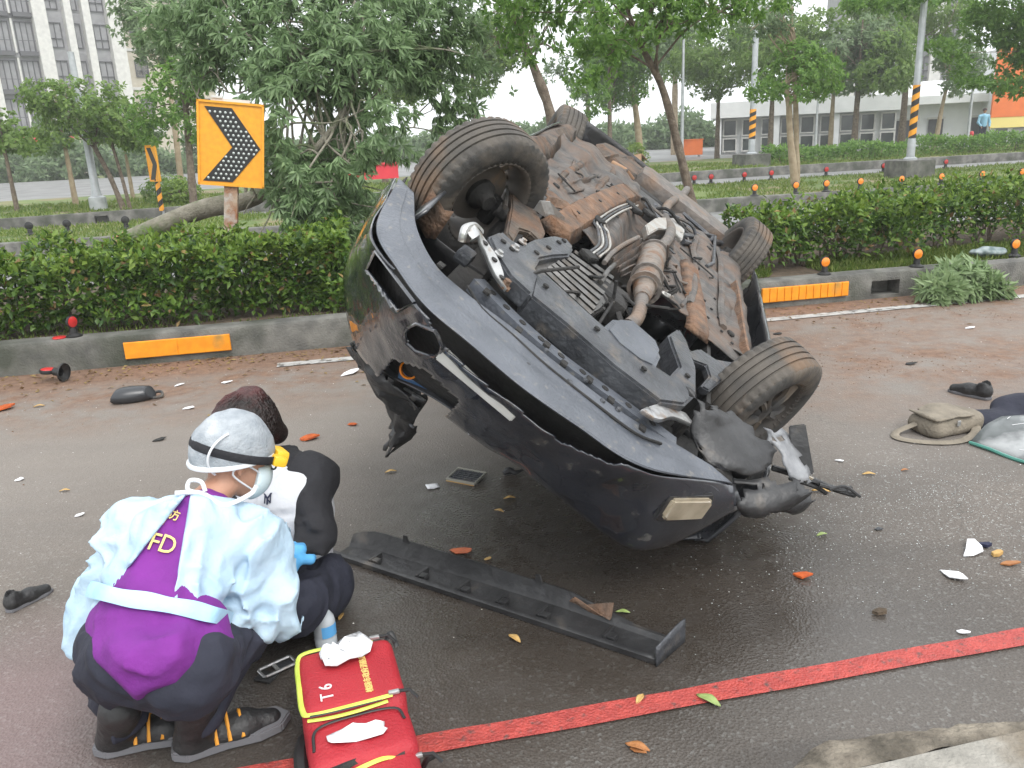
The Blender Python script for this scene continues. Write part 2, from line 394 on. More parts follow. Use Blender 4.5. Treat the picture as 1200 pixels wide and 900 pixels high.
def kerb(name, nf, w, h, openings=(), s0=-50, s1=60, side=-1, ds=1.2):
    """cast kerb: bevelled profile along the road, drain openings left out of the face"""
    mb = MB(); nf_ = nf if callable(nf) else (lambda s: nf)
    prof = [(0, -.03), (0, h - .035), (.012 , h - .01), (.035, h), (w - .02, h), (w, h - .02), (w, -.03)]
    cuts = sorted([c for o in openings for c in o])
    def run(a, b, pr):
        S = np.linspace(a, b, max(2, int((b - a) / ds) + 1))
        mb.grid([[RW(s, nf_(s) - side * x if side < 0 else nf_(s) - x, z + .004 * math.sin(s * 1.7) * (z > .1)) for x, z in pr] for s in S])
        for s in (a, b): mb.add([RW(s, nf_(s) - side * x if side < 0 else nf_(s) - x, z) for x, z in pr], [tuple(range(len(pr)))])
    cur = s0
    for a, b in sorted(openings):
        run(cur, a, prof)
        run(a, b, [(0, h * .66), (0, h - .035), (.012, h - .01), (.035, h), (w - .02, h), (w, h - .02), (w, h * .66)])     # lintel
        run(a, b, [(0, -.03), (0, .03), (w, .03), (w, -.03)])
        mb.add([RW(a, nf_(a) + w * .9, 0), RW(b, nf_(b) + w * .9, 0), RW(b, nf_(b) + w * .9, h * .66), RW(a, nf_(a) + w * .9, h * .66)], [(0, 1, 2, 3)])
        cur = b
    run(cur, s1, prof)
    return struct(name, mb, M_CONC, smooth=True, angle=30)
def s_of(p): return p[0] * CA_ + p[1] * SA_
def n_of(p): return -p[0] * SA_ + p[1] * CA_
o1 = [s_of(ground_at(x, 350)) for x in (1018, 1062)]
kerb('kerb', 6.87, .2, .25, [o1])
struct('kerb_back', strip(10.0, 10.2, .23), M_CONC)
o2 = [s_of(ground_at(x, 240)) for x in (1024, 1052)]; o2b = [s_of(ground_at(x, 252)) for x in (775, 795)]
kerb('kerb.001', 15.78, .2, .26, [o2, o2b])
kerb('kerb.002', lambda s: R3N(s) - .15, .16, .24)
o3 = [s_of(ground_at(x, 205)) for x in (934, 945)]; o4 = [s_of(ground_at(x, 197)) for x in (1088, 1100)]; o5 = [s_of(ground_at(x, 271)) for x in (89, 103)]
kerb('kerb.003', R3F, .2, .3, [o5, o3, o4])
# painted lines and the corner of pavement at the lower right
struct('white_edge_line', strip(6.36, 6.48, .006, s_of(ground_at(880, 374)), 40), M_WHITE_LINE)
struct('white_edge_line.001', strip(6.36, 6.48, .006, s_of(ground_at(325, 428)), s_of(ground_at(420, 417))), M_WHITE_LINE)
rl = MB(); S = np.linspace(-12, 30, 400)
rl.grid([[RW(s, 1.893 + .002 * math.sin(s * 9) + .002 * random.random(), .006), RW(s, 1.972 + .002 * math.sin(s * 13) + .002 * random.random(), .006)] for s in S])
struct('red_line', rl, M_RED)
pv = MB()
pe = [ground_at(x, y, .03) for x, y in ((905, 990), (945, 935), (988, 900), (1045, 888), (1130, 868), (1200, 852), (1400, 808))]
back = [(0.3, .6, .03), (.8, .8, .03), (1.2, .8, .03), (1.4, .8, .03), (1.8, .8, .03), (2.2, .8, .03), (3.4, 1.0, .03)]
pv.grid([[(*a[:2], -.02) for a in pe], [(a[0], a[1], .02) for a in pe], [(a[0] * .995 + b[0] * .005, a[1] * .99 + b[1] * .01, .03) for a, b in zip(pe, back)], back])
struct('pavement', pv, M_PAVE)
# ================================================================== vegetation
M_BARK = mat('bark', (.10, .075, .055), (.2, .16, .12), 14, .9, bump=1, bscale=40)
M_BARKG = mat('grey_green_bark', (.16, .15, .11), (.27, .25, .2), 9, .9, bump=.8, bscale=50, c3=(.12, .15, .07), s3=4)
M_BARKP = mat('pale_bark', (.26, .2, .13), (.36, .29, .2), 8, .9, bump=.6, bscale=40)
M_WOOD = mat('torn_wood', (.45, .24, .10), (.62, .42, .22), 22, .9, bump=1, bscale=60)
def leafmat(name, a, b, tr=.35, rough=.5): return mat(name, a, b, island=1, rough=rough, transl=tr, spec=.4)
M_LF = leafmat('fallen_leaf_green', (.135, .22, .095), (.29, .41, .2), .45, .36)
M_LH = leafmat('hedge_leaf', (.025, .07, .012), (.15, .255, .045), .35, .38)
M_LY = leafmat('hedge_new_leaf', (.13, .22, .03), (.22, .32, .055), .4, .42)
M_LDEAD = leafmat('dead_leaf', (.16, .09, .04), (.3, .22, .08), .2, .6)
M_LT = leafmat('street_tree_leaf', (.11, .225, .05), (.24, .39, .09), .55)
M_LB = leafmat('bright_tree_leaf', (.13, .23, .05), (.25, .36, .1), .5)
M_LG = leafmat('grey_tree_leaf', (.16, .24, .12), (.27, .36, .19), .5)
M_GR = leafmat('grass_blade', (.09, .17, .02), (.25, .3, .08), .4, .6)

def unit(a): return a / (np.linalg.norm(a, axis=-1, keepdims=True) + 1e-9)
def leaf_mesh(name, C, D, Nn, L, Wd, m, parent=None, curl=.12):
    C = np.asarray(C); k = len(C); D = unit(D); S = unit(np.cross(D, Nn)); Nn = np.cross(S, D)
    L = np.broadcast_to(L, (k,))[:, None]; Wd = np.broadcast_to(Wd, (k,))[:, None]
    V = np.stack([C, C + D * L * .45 + S * Wd / 2 + Nn * L * curl, C + D * L - Nn * L * curl * .6, C + D * L * .45 - S * Wd / 2 + Nn * L * curl], 1).reshape(-1, 3)
    b = np.arange(k)[:, None] * 4
    F = np.concatenate([b + np.array([0, 1, 2]), b + np.array([0, 2, 3])], 1).reshape(-1, 3)
    me = bpy.data.meshes.new(name); me.vertices.add(len(V)); me.vertices.foreach_set('co', V.ravel().astype(np.float32))
    nf = len(F); me.loops.add(nf * 3); me.loops.foreach_set('vertex_index', F.ravel().astype(np.int32)); me.polygons.add(nf)
    me.polygons.foreach_set('loop_start', np.arange(0, nf * 3, 3, dtype=np.int32)); me.polygons.foreach_set('loop_total', np.full(nf, 3, np.int32))
    me.update(calc_edges=True); me.materials.append(m)
    o = bpy.data.objects.new(name, me); COL.objects.link(o)
    if parent is not None: o.parent = parent
    return o
def rnd_dir(k): return unit(RNG.normal(size=(k, 3)))
def whorls(C, A, per, L, Wd, spread=.9, droop=.4, jit=.25):
    """clusters of leaves fanned round each axis A at C"""
    k = len(C); C = np.repeat(C, per, 0); A = np.repeat(unit(A), per, 0)
    R = rnd_dir(k * per); R = unit(R - (R * A).sum(1, keepdims=True) * A)
    D = unit(A * (1 - spread) + R * spread + np.array([0, 0, -droop]) + jit * RNG.normal(size=A.shape))
    Nn = unit(A + .3 * RNG.normal(size=A.shape))
    return C + D * L * .08, D, Nn, L * RNG.uniform(.7, 1.15, k * per), Wd * RNG.uniform(.8, 1.2, k * per)
def blob_points(blobs, dens, thr=-.12, ns=1.2, shell=.55):
    """points through ellipsoids, thinned by noise so gaps stay"""
    out = []
    for c, r in blobs:
        r = np.array(r, float) * np.ones(3); k = max(8, int(dens * (r[0] * r[1] + r[1] * r[2] + r[0] * r[2]) / 3 * 4))
        d = rnd_dir(k); rad = RNG.uniform(shell ** 3, 1, k) ** (1 / 3)
        p = np.array(c) + d * r * rad[:, None] * (1 + .35 * vnoise(d * 3 + np.array(c))[:, None])
        out.append(p[vnoise(p, ns) > thr])
    return np.concatenate(out)
def limb(mb, a, b, ra, rb, bend=.15, n=7):
    a, b = np.array(a, float), np.array(b, float); d = b - a; l = np.linalg.norm(d)
    m1 = a + d * .33 + RNG.normal(size=3) * l * bend * .5 + np.array([0, 0, l * bend]); m2 = a + d * .7 + RNG.normal(size=3) * l * bend * .4 + np.array([0, 0, l * bend * .6])
    P = smoothpath([a, m1, m2, b], 4); mb.tube(P, np.linspace(ra, rb, len(P)), n); return P
def tree(name, label, trunk, blobs, dens, leafL, leafW, ml, mb_=None, per=7, droop=.3, group=None, limbs=14, thr=-.1, ns=1.2, spread=.85, shell=.45, cat='tree', extra=None):
    mb_ = mb_ or M_BARK
    base = np.array(trunk[0][0]); t = thing(name, label, cat, tuple(base), group)
    rel = [(np.array(p) - base, r) for p, r in trunk]
    tb = MB(); P = smoothpath([p for p, r in rel], 5); rr = np.interp(np.linspace(0, 1, len(P)), np.linspace(0, 1, len(rel)), [r for p, r in rel])
    tb.tube(P, rr * (1 + .06 * RNG.normal(size=len(P))), 12)
    rb = [(np.array(c) - base, r) for c, r in blobs]
    C = blob_points(rb, dens, thr, ns, shell)
    for k in range(limbs):
        tgt = C[RNG.integers(len(C))]; i = int(len(P) * RNG.uniform(.55, .97)); Q = limb(tb, P[i], tgt, max(.010, rr[i] * .34), .005)
        for _ in range(2):
            j = int(len(Q) * RNG.uniform(.35, .8)); near = C[np.argsort(np.linalg.norm(C - Q[j], axis=1))[RNG.integers(5, min(60, len(C) - 1))]]
            limb(tb, Q[j], near, max(.008, rr[i] * .2), .004, n=5)
    tb.build('trunk', mb_, t, smooth=True)
    cen = np.mean([c for c, r in rb], 0)
    A = unit(C - cen) + np.array([0, 0, .35]) + .5 * RNG.normal(size=C.shape)
    leaf_mesh('crown', *whorls(C, A, per, leafL, leafW, spread, droop), ml, t)
    return t

# ---- left hedge and right hedges along the median
def hedge(label, s0, s1, n0, n1, z0, z1, group, dens=1000, gap=.0, ragged=.27):
    c = RW((s0 + s1) / 2, (n0 + n1) / 2, z0); t = thing('hedge', label, 'hedge', c, group); c = np.array(c)
    Ls, Ln, Lz = s1 - s0, n1 - n0, z1 - z0
    k = int(dens * (Ls * Lz * 2 + Ls * Ln + Ln * Lz * 2)); u = RNG.uniform(0, 1, (k, 3))
    face = RNG.random(k); dep = RNG.exponential(.09, k)
    a = u[:, 0].copy(); b = u[:, 1].copy(); z = u[:, 2].copy()
    fr = face < .42; tp = (face >= .42) & (face < .8); bk = (face >= .8) & (face < .9); e0 = (face >= .9) & (face < .95); e1 = face >= .95
    b[fr] = dep[fr] / Ln; z[tp] = 1 - dep[tp] / Lz; b[bk] = 1 - dep[bk] / Ln; a[e0] = dep[e0] / Ls; a[e1] = 1 - dep[e1] / Ls
    s = s0 + a * Ls; n = n0 + b * Ln; zz = z0 + z * Lz
    out = vnoise(np.stack([s, n, zz], 1), 3.2) + .5 * vnoise(np.stack([s, n, zz], 1), 9)
    n = n + np.where(b < .5, -1, 1) * out * ragged * 1.6; zz = zz + out * ragged * 1.5 * z
    # leaves thin out towards the stems
    keep = (zz > z0 + .05) & (RNG.random(k) < np.clip((z - gap * .5) / (gap + .12), .06, 1)) & (out > -.36)
    s, n, zz, fr, tp = s[keep], n[keep], zz[keep], fr[keep], tp[keep]
    P = np.stack([s * CA_ - n * SA_, s * SA_ + n * CA_, zz], 1) - c; m = len(P)
    outn = np.where(tp[:, None], np.array([0, 0, 1.]), np.array([SA_, -CA_, .25]))
    D = unit(outn * .7 + rnd_dir(m) + np.array([0, 0, .25])); Nn = unit(outn * .6 + np.array([0, 0, .8]) + .6 * rnd_dir(m))
    dead = RNG.random(m) < .035
    new = RNG.random(m) < .12 + .45 * (zz - z0 > Lz * .85)
    for nm, q, mm in (('leaves', ~new & ~dead, M_LH), ('young_leaves', new & ~dead, M_LY), ('dead_leaves', dead, M_LDEAD)):
        o = leaf_mesh(nm, P[q], D[q], Nn[q], RNG.uniform(.045, .095, q.sum()), RNG.uniform(.028, .048, q.sum()), mm, t); o['kind'] = 'stuff'
    sb = MB()
    for i in range(int(Ls * 9)):
        ss = RNG.uniform(s0 + .05, s1 - .05); nn = RNG.uniform(n0 + .2, n1 - .2); p = np.array(RW(ss, nn, z0 - .02)) - c
        for _ in range(3):
            q = p + np.array([RNG.normal() * .14, RNG.normal() * .12, Lz * RNG.uniform(.6, .92)]); limb(sb, p, q, .012, .004, .08, 5)
    sb.build('stems', M_BARK, t, smooth=True)['kind'] = 'stuff'
    return t
HG = 'clipped hedges on the median'
sL = s_of(ground_at(-60, 380, .22)); 
hedge('long clipped green hedge under the chevron sign left of the car', -9.0, .05, 7.25, 8.4, .21, .82, HG, 2100, .04)
h0 = s_of(at_n(868, 300, 7.6)); h1 = s_of(at_n(1072, 290, 7.6))
hedge('clipped green hedge with bare lower stems right of the overturned car', h0 + .12, h1, 7.45, 8.35, .21, .76, HG, 1500, .28)
hedge('clipped green hedge at the right edge behind the fallen branch', h1 + .05, h1 + 6, 7.9, 9.0, .21, .80, HG, 1500, .25)

# ---- the felled tree: trunk leaning up from the hedge, crown over the median
P0 = at_n(150, 281, 9.8); P1 = at_n(235, 246, 9.6); P2 = at_n(310, 226, 9.4); P3 = at_n(390, 150, 9.3); P4 = at_n(430, 60, 9.3)
ft = thing('fallen_tree', 'uprooted tree with broken pale trunk leaning into a dense drooping crown behind the sign', 'tree', tuple(P0))
tb = MB(); Q = smoothpath([P0 - P0, P1 - P0, P2 - P0, P3 - P0, P4 - P0], 7); tb.tube(Q, np.interp(np.linspace(0, 1, len(Q)), [0, .35, .52, .7, 1], [.1, .105, .07, .035, .015]), 14)
blobs = [(at_n(x, y, n + .45), r) for x, y, n, r in ((365, 130, 9.0, (.75, .8, .75)), (440, 85, 9.1, (.85, .8, .7)), (330, 50, 9.4, (.8, .7, .6)), (495, 150, 9.0, (.55, .6, .5)), (355, 205, 8.7, (.45, .5, .55)), (420, 190, 9.0, (.6, .6, .5)), (470, 20, 9.5, (.9, .7, .6)), (262, 25, 9.8, (.5, .5, .4)), (205, 30, 10.2, (.4, .45, .3)), (240, 70, 9.9, (.35, .4, .3)), (540, 40, 9.6, (.6, .6, .5)), (520, 105, 9.2, (.55, .5, .4)), (350, -40, 9.8, (1.2, .8, .5)), (325, 110, 9.1, (.35, .5, .45)), (385, 245, 8.5, (.3, .4, .28)), (440, 225, 9.0, (.45, .4, .3)), (400, 268, 8.3, (.3, .35, .16)), (465, 205, 9.1, (.4, .4, .3)), (362, 185, 8.2, (.32, .3, .5)), (390, 165, 8.15, (.4, .3, .5)), (420, 140, 8.3, (.5, .3, .45)), (362, 245, 8.1, (.28, .25, .28)), (460, 150, 8.4, (.45, .3, .4)))]
rbl = [(np.array(c) - P0, r) for c, r in blobs]
C = blob_points(rbl, 215, -.08, 1.7, .25)
for k in range(46):
    i = int(len(Q) * RNG.uniform(.42, .99)); tgt = C[RNG.integers(len(C))]; L_ = limb(tb, Q[i], tgt, .017, .005, .1)
    for _ in range(2):
        j = int(len(L_) * RNG.uniform(.4, .8)); near = C[np.argsort(np.linalg.norm(C - L_[j], axis=1))[RNG.integers(4, 40)]]; limb(tb, L_[j], near, .012, .004, n=5)
for a, b in (((300, 232, 9.3), (285, 190, 9.0)), ((325, 235, 9.1), (420, 262, 8.6)), ((330, 225, 9.1), (455, 245, 8.8)), ((340, 205, 9.1), (300, 280, 8.7)), ((350, 215, 9.0), (480, 235, 8.9)), ((300, 228, 9.3), (286, 250, 9.0))):
    limb(tb, at_n(*a) - P0, at_n(*b) - P0, .014, .005, .06, 6)
tb.build('trunk', M_BARKG, ft, smooth=True)
wb_ = MB(); d0 = unit(P0 - P1); sd = np.cross(d0, [0, 0, 1]); up = np.cross(sd, d0)
for k in range(26):
    a = RNG.uniform(0, 6.28); r = .095 * math.sqrt(RNG.random()); p = -d0 * .05 + r * (math.cos(a) * sd + math.sin(a) * up); wb_.tube([p, p + d0 * RNG.uniform(.08, .22)], [.022, .003], 5)
wb_.build('torn_end', M_WOOD, ft)
cen = np.mean([c for c, r in rbl], 0)
A = unit(C - cen) * .6 + np.array([.15, -.3, -.25]) + .45 * RNG.normal(size=C.shape)
leaf_mesh('crown', *whorls(C, A, 11, .135, .028, .62, .55, .2), M_LF, ft, .06)

# ---- street trees
def tn(x, y, n): return at_n(x, y, n)
def T(pts, n): return [(tn(x, y, n), r) for x, y, r in pts]
def B(lst): return [(tn(x, y, n), r) for x, y, n, r in lst]
tr = T([(826, 292, .06), (808, 225, .055), (792, 160, .05), (775, 100, .045), (752, 55, .035), (735, 10, .02)], 9.7); tr[0] = (np.array([tr[0][0][0], tr[0][0][1], .2]), .08)
tree('street_tree', 'slim dark trunked tree spreading overhead just behind the overturned car', tr,
     B([(730, 20, 9.5, (.95, .9, .42)), (640, 35, 9.4, (.6, .6, .42)), (820, 15, 9.6, (.8, .8, .3)), (680, 75, 9.4, (.45, .5, .3)), (760, -30, 9.6, (1.6, 1.2, .4)), (885, -5, 9.8, (.6, .5, .25)), (610, -5, 9.4, (.5, .6, .4))]), 170, .085, .04, M_LT, M_BARK, 8, .25, thr=-.04, ns=2.2, limbs=13)
tr = T([(655, 235, .1), (648, 150, .085), (628, 85, .07), (612, 45, .05), (600, 5, .03)], 13.5); tr[0] = (np.array([tr[0][0][0], tr[0][0][1], -.02]), .1)
tree('street_tree', 'thin bare limbed tree seen behind the upturned front tyre', tr,
     B([(600, 10, 13.3, (.9, .9, .6)), (560, 70, 13.6, (.7, .7, .35)), (640, -10, 13.6, (1., .8, .5)), (585, 100, 13.7, (.5, .5, .25)), (668, 50, 13.6, (.3, .3, .25))]), 50, .11, .045, M_LG, M_BARK, 8, .3, thr=-.02, ns=1.6, limbs=16)
tr = T([(932, 222, .085), (926, 160, .075), (924, 118, .07), (918, 95, .045)], 18.3); tr[0] = (np.array([tr[0][0][0], tr[0][0][1], .2]), .1)
tree('street_tree', 'pale trunked young tree between the two striped poles', tr,
     B([(925, 95, 18.3, (.75, .8, .55)), (960, 88, 18.3, (.55, .7, .6)), (893, 100, 18.2, (.4, .5, .35)), (935, 65, 18.4, (.6, .6, .35))]), 170, .11, .05, M_LT, M_BARKP, 8, .2, ns=1.6, thr=-.2, limbs=12)
tr = [(np.array(RW(24.5, 19.0, .2)), .16), (np.array(RW(24.2, 18.9, 2.2)), .14), (np.array(RW(23.6, 18.8, 4.5)), .1), (np.array(RW(22.8, 18.7, 6.5)), .05)]
tree('street_tree', 'big spreading tree whose leafy limbs hang over the right top corner', tr,
     B([(1150, 40, 18.6, (1.3, 1., .7)), (1190, 85, 18.6, (.9, .9, .6)), (1110, 5, 18.6, (1.2, 1., .5)), (1180, 0, 18.8, (1.3, 1.2, .6)), (1045, 2, 18.8, (.6, .6, .22)), (1145, 85, 18.5, (.55, .5, .35)), (1210, 45, 18.5, (.9, .9, .6)), (1000, 5, 19, (.3, .4, .15))]), 160, .13, .055, M_LT, M_BARK, 8, .25, ns=1.1, thr=-.08, limbs=30)
tr = T([(880, 60, .02), (876, 30, .02), (872, 10, .02)], 18.8)
tr = [(np.array(RW(10.9, 18.6, .2)), .07), (np.array(RW(10.7, 18.6, 2.5)), .06), (np.array(RW(10.4, 18.5, 4.5)), .04)]
tree('street_tree', 'pale feathery tree crown hanging over the left striped pole', tr,
     B([(880, 15, 18.3, (.9, .8, .45)), (905, 25, 18.4, (.5, .5, .35)), (868, 40, 18.4, (.35, .4, .3)), (930, 5, 18.5, (.5, .5, .3))]), 90, .12, .04, M_LG, M_BARKP, 8, .4, ns=1.6, thr=-.05, limbs=12)
tr = T([(146, 246, .07), (128, 205, .06), (110, 170, .055), (105, 145, .04)], 23.5); tr[0] = (np.array([tr[0][0][0], tr[0][0][1], .2]), .08)
t5 = tree('street_tree', 'bright green tree with slanting twin stems before the apartment block', tr,
     B([(95, 120, 23.5, (1.2, 1.1, .7)), (60, 115, 23.4, (.7, .8, .55)), (130, 140, 23.4, (.9, .8, .6)), (85, 155, 23.4, (.8, .7, .4)), (155, 160, 23.4, (.5, .5, .35))]), 110, .14, .06, M_LB, M_BARK, 8, .2, ns=1.1, thr=-.22, limbs=16)
sb = MB(); q0 = np.array(t5.location); sb.tube(smoothpath([tn(153, 246, 23.4) - q0, tn(142, 205, 23.4) - q0, tn(130, 165, 23.4) - q0], 5), np.linspace(.05, .035, 11), 9); sb.build('second_stem', M_BARK, t5, smooth=True)
tr = T([(225, 235, .09), (222, 180, .08), (218, 130, .06), (212, 90, .04)], 20.5); tr[0] = (np.array([tr[0][0][0], tr[0][0][1], .0]), .1)
tree('street_tree', 'leafy tree behind the left edge of the big chevron sign', tr,
     B([(190, 120, 20.5, (.85, .8, .7)), (215, 95, 20.5, (.6, .7, .5)), (180, 150, 20.4, (.5, .5, .35)), (235, 150, 20.5, (.5, .5, .45))]), 120, .13, .055, M_LT, M_BARK, 8, .2, ns=1.3, thr=-.2, limbs=12)
tr = T([(214, 232, .1), (205, 150, .08), (196, 80, .06), (190, 30, .03)], 27); tr[0] = (np.array([tr[0][0][0], tr[0][0][1], .2]), .1)
tree('street_tree', 'pale sparse tree in front of the beige tower wing', tr,
     B([(185, 35, 27, (1.2, 1., .8)), (170, 10, 27, (1., .9, .6)), (215, 15, 27.2, (.9, .8, .6)), (175, 65, 27, (.6, .6, .35))]), 70, .17, .06, M_LG, M_BARKP, 8, .3, ns=1.2, thr=-.08, limbs=14)

# far trees beyond the third road
def far_tree(label, x, base_y, n, h, w, kind, lean=0):
    b = tn(x, base_y, n); b[2] = .25; top = b + np.array([lean, 0, h])
    sc = h / 5.0; bl = []
    for i in range(7):
        bl.append((b + np.array([RNG.uniform(-.5, .5) * w + lean * .8, RNG.uniform(-.4, .4) * w, h * RNG.uniform(.58, 1.0)]), np.array([.36 * w, .36 * w, .17 * h]) * RNG.uniform(.7, 1.1)))
    return tree('roadside_tree', label, [(b, .13 * sc), (b + np.array([lean * .3, 0, h * .35]), .1 * sc), (b + np.array([lean * .7, 0, h * .65]), .07 * sc), (top, .03)], bl, 55 / max(1, sc), .2 * sc ** .5, .08, [M_LT, M_LB, M_LG][kind], [M_BARK, M_BARK, M_BARKP][kind], 8, .2, group='trees beyond the third road', limbs=9, ns=.8, thr=-.2)
for a in (('grey green tree with forked stem between the rear wheel and the slim trunk', 752, 192, 34, 6.2, 3.0, 2, -.8),
          ('round crowned tree beside the orange sign board', 840, 190, 38, 5.0, 3.2, 1),
          ('small dark tree right above the rear left tyre', 715, 195, 33, 4.6, 2.4, 0),
          ('far tall pale tree left of the lamp post mast', 790, 190, 48, 8.5, 4.2, 2),
          ('leafy tree before the glazed white hall', 1000, 182, 33, 5.4, 3.6, 1),
          ('wind blown young tree right of the right striped pole', 1095, 176, 34, 4.4, 2.3, 2, .4),
          ('tree half hidden by the right striped pole', 1055, 178, 36, 6.6, 3.6, 1),
          ('yellow green tree before the left end of the glazed hall', 902, 186, 35, 5.2, 3.4, 1), ('pale tree before the middle of the glazed hall', 972, 184, 34, 4.8, 3.2, 2),
          ('small sapling at the far left edge', 18, 236, 25.5, 2.6, 1.7, 1),
          ('young bushy tree left of the grey lamp pole', 88, 234, 27, 3.4, 1.8, 2),
          ('tree behind the red banner left of the front tyre', 452, 215, 30, 4.6, 3.0, 1),
          ('hazy tree between the front tyre and the bare tree', 560, 205, 34, 5.6, 3.6, 1),
          ('low tree above the rear axle', 690, 196, 40, 5.2, 3.6, 2),
          ('small tree by the white wall under the chevron arrow sign', 157, 238, 29, 2.6, 1.3, 2)):
    far_tree(*a)
# low clipped shrubs and far hedge by the hall
def shrub(label, c, r, ml=M_LB, L=.1, dens=260, cat='shrub', group=None):
    c = np.array(c); t = thing('shrub', label, cat, tuple(c), group); r = np.array(r, float)
    Pn = blob_points([(np.array([0, 0, r[2] * .8]), r)], dens, -.3, 3, .6); Pn = Pn[Pn[:, 2] > .02]
    leaf_mesh('foliage', *whorls(Pn, unit(Pn) + np.array([0, 0, .4]), 6, L, L * .45, .8, .1), ml, t)
    sb = MB()
    for i in range(6): sb.tube([(0, 0, 0), (RNG.normal() * r[0] * .4, RNG.normal() * r[1] * .4, r[2] * 1.1)], [.03, .008], 5)
    sb.build('stems', M_BARK, t)['kind'] = 'stuff'; return t
b = tn(200, 243, 25.5); b[2] = .3; shrub('rounded clipped shrub beside the small chevron sign', b, (.75, .6, .42))
b = tn(214, 246, 24.6); b[2] = .3; shrub('lower bright clipped shrub nearer than its rounded neighbour', b, (.55, .5, .36), M_LY)
b = tn(744, 204, 29.5); b[2] = .3; shrub('yellow green bush beside the cardboard coloured box on the verge', b, (.5, .5, .55), M_LY)
def far_hedge(label, x0, x1, n, z, w):
    a = np.array(s_of(tn(x0, 180, n))); b_ = np.array(s_of(tn(x1, 175, n))); c = np.array(RW((a + b_) / 2, n, .26)); t = thing('hedge', label, 'hedge', tuple(c), 'low hedges along the far verge')
    L_ = b_ - a; k = int(L_ * 420); s = RNG.uniform(-.5, .5, k) * L_; nn = RNG.uniform(-.5, .5, k) * w; zz = z * np.sqrt(RNG.random(k)) * (1 + .5 * vnoise(np.stack([s + n, nn, s * 0], 1), 1.5))
    P = np.stack([s * CA_ - nn * SA_, s * SA_ + nn * CA_, zz], 1)
    leaf_mesh('foliage', P, rnd_dir(k) + np.array([0, -.2, .3]), rnd_dir(k) + np.array([0, -.5, .8]), .15, .08, M_LT, t)
    sb = MB()
    for i in range(int(L_ * 2)):
        p = np.array([RNG.uniform(-.48, .48) * L_ * CA_, 0, 0]); p[1] = p[0] * math.tan(RA); sb.tube([p, p + np.array([.1 * RNG.normal(), .1, z * .8])], [.02, .008], 5)
    sb.build('stems', M_BARK, t)['kind'] = 'stuff'
far_hedge('low dark hedge strip between the two striped poles', 896, 1062, 28.6, .62, .8)
far_hedge('low dark hedge strip right of the right striped pole', 1072, 1240, 29.2, .7, .9)

# grass on the medians, one mass each
def grass(name, label, n0, n1, s0, s1, z, k, hh, w=.008):
    s = RNG.uniform(s0, s1, k); u = RNG.random(k); a = np.array([n0(x) if callable(n0) else n0 for x in s]); b = np.array([n1(x) if callable(n1) else n1 for x in s]); n = a + (b - a) * u
    keep = vnoise(np.stack([s, n, s * 0], 1), 1.6) > -.2; s, n = s[keep], n[keep]; m = len(s)
    P = np.stack([s * CA_ - n * SA_, s * SA_ + n * CA_, np.full(m, z)], 1)
    D = unit(np.array([0, 0, 1.]) + .55 * RNG.normal(size=(m, 3))); o = leaf_mesh(name, P, D, rnd_dir(m), hh * RNG.uniform(.5, 1.3, m), w, M_GR)
    tag(o, label, 'grass', kind='stuff')
grass('grass', 'rough green grass under the right hedge along the kerb', 7.06, 8.0, 1.4, 8, .21, 26000, .08)
grass('grass', 'thin grass and weeds under the left hedge along the kerb', 7.06, 7.6, -9, .4, .21, 3500, .05)
grass('grass', 'mown grass strip of the second median', 16.0, lambda s: R3N(s) - .2, -14, 26, .23, 30000, .09, .02)
grass('grass', 'mown grass of the verge beyond the third road', lambda s: R3F(s) + .2, lambda s: R3F(s) + 6, -14, 34, .27, 30000, .12, .03)

# the wood beyond the far road, one pale mass
bl = []
for s in np.arange(-34, 46, 2.2): bl.append((np.array(RW(s, 62 + 6 * RNG.random(), RNG.uniform(.6, 1.6))), (2.2, 1.6, RNG.uniform(1.0, 2.2))))
C = blob_points(bl, 26, -.25, .5, .4); o = leaf_mesh('far_wood', *whorls(C, unit(rnd_dir(len(C)) + np.array([0, 0, .6])), 6, .45, .22, .8, .2), M_LG); tag(o, 'far pale wood closing the view beyond the third road', 'wood', kind='stuff')

# leaf litter swept against the kerb
k = 1100; s = np.concatenate([RNG.uniform(-6.5, 1.2, 700), RNG.uniform(1.5, 8, 400)]); n = 6.84 - np.minimum(RNG.exponential(.22, k), 1.6)
P = np.stack([s * CA_ - n * SA_, s * SA_ + n * CA_, np.full(k, .006)], 1); D = unit(RNG.normal(size=(k, 3)) * np.array([1, 1, .12])); Nn = unit(np.array([0, 0, 1.]) + .35 * RNG.normal(size=(k, 3)))
o = leaf_mesh('leaf_litter', P, D, Nn, RNG.uniform(.02, .06, k), RNG.uniform(.012, .025, k), M_LDEAD, None, .08); tag(o, 'brown leaf litter swept against the near kerb', 'leaf litter', kind='stuff')
# ================================================================== buildings, poles, signs
M_STONE = mat('pale_stone', (.52, .51, .49), (.62, .61, .58), 3, .8)
M_GREYW = mat('grey_cladding', (.24, .24, .25), (.3, .3, .31), 2, .8)
M_BEIGE = mat('beige_render', (.46, .41, .33), (.54, .49, .4), 2, .85)
M_GLASS = mat('dark_window_glass', (.06, .07, .075), (.13, .14, .14), .8, .12, spec=.8)
M_FRAME = mat('dark_window_frame', (.08, .08, .085), rough=.5)
M_WHITEW = mat('white_wall', (.74, .75, .75), (.66, .67, .67), 1.5, .7)
M_ORANGE = mat('orange_board', (.78, .19, .045), (.68, .16, .04), 2, .6)
M_YELW = mat('pale_yellow_board', (.75, .62, .22), rough=.6)
M_GALV = mat('galvanised_steel', (.36, .38, .39), (.46, .48, .49), 6, .45, metal=.5, rvar=.1)
M_YEL = mat('traffic_yellow', (.80, .36, .02), (.72, .31, .02), 20, .45, spec=.5)
M_BLK = mat('traffic_black', (.018, .018, .018), rough=.5)
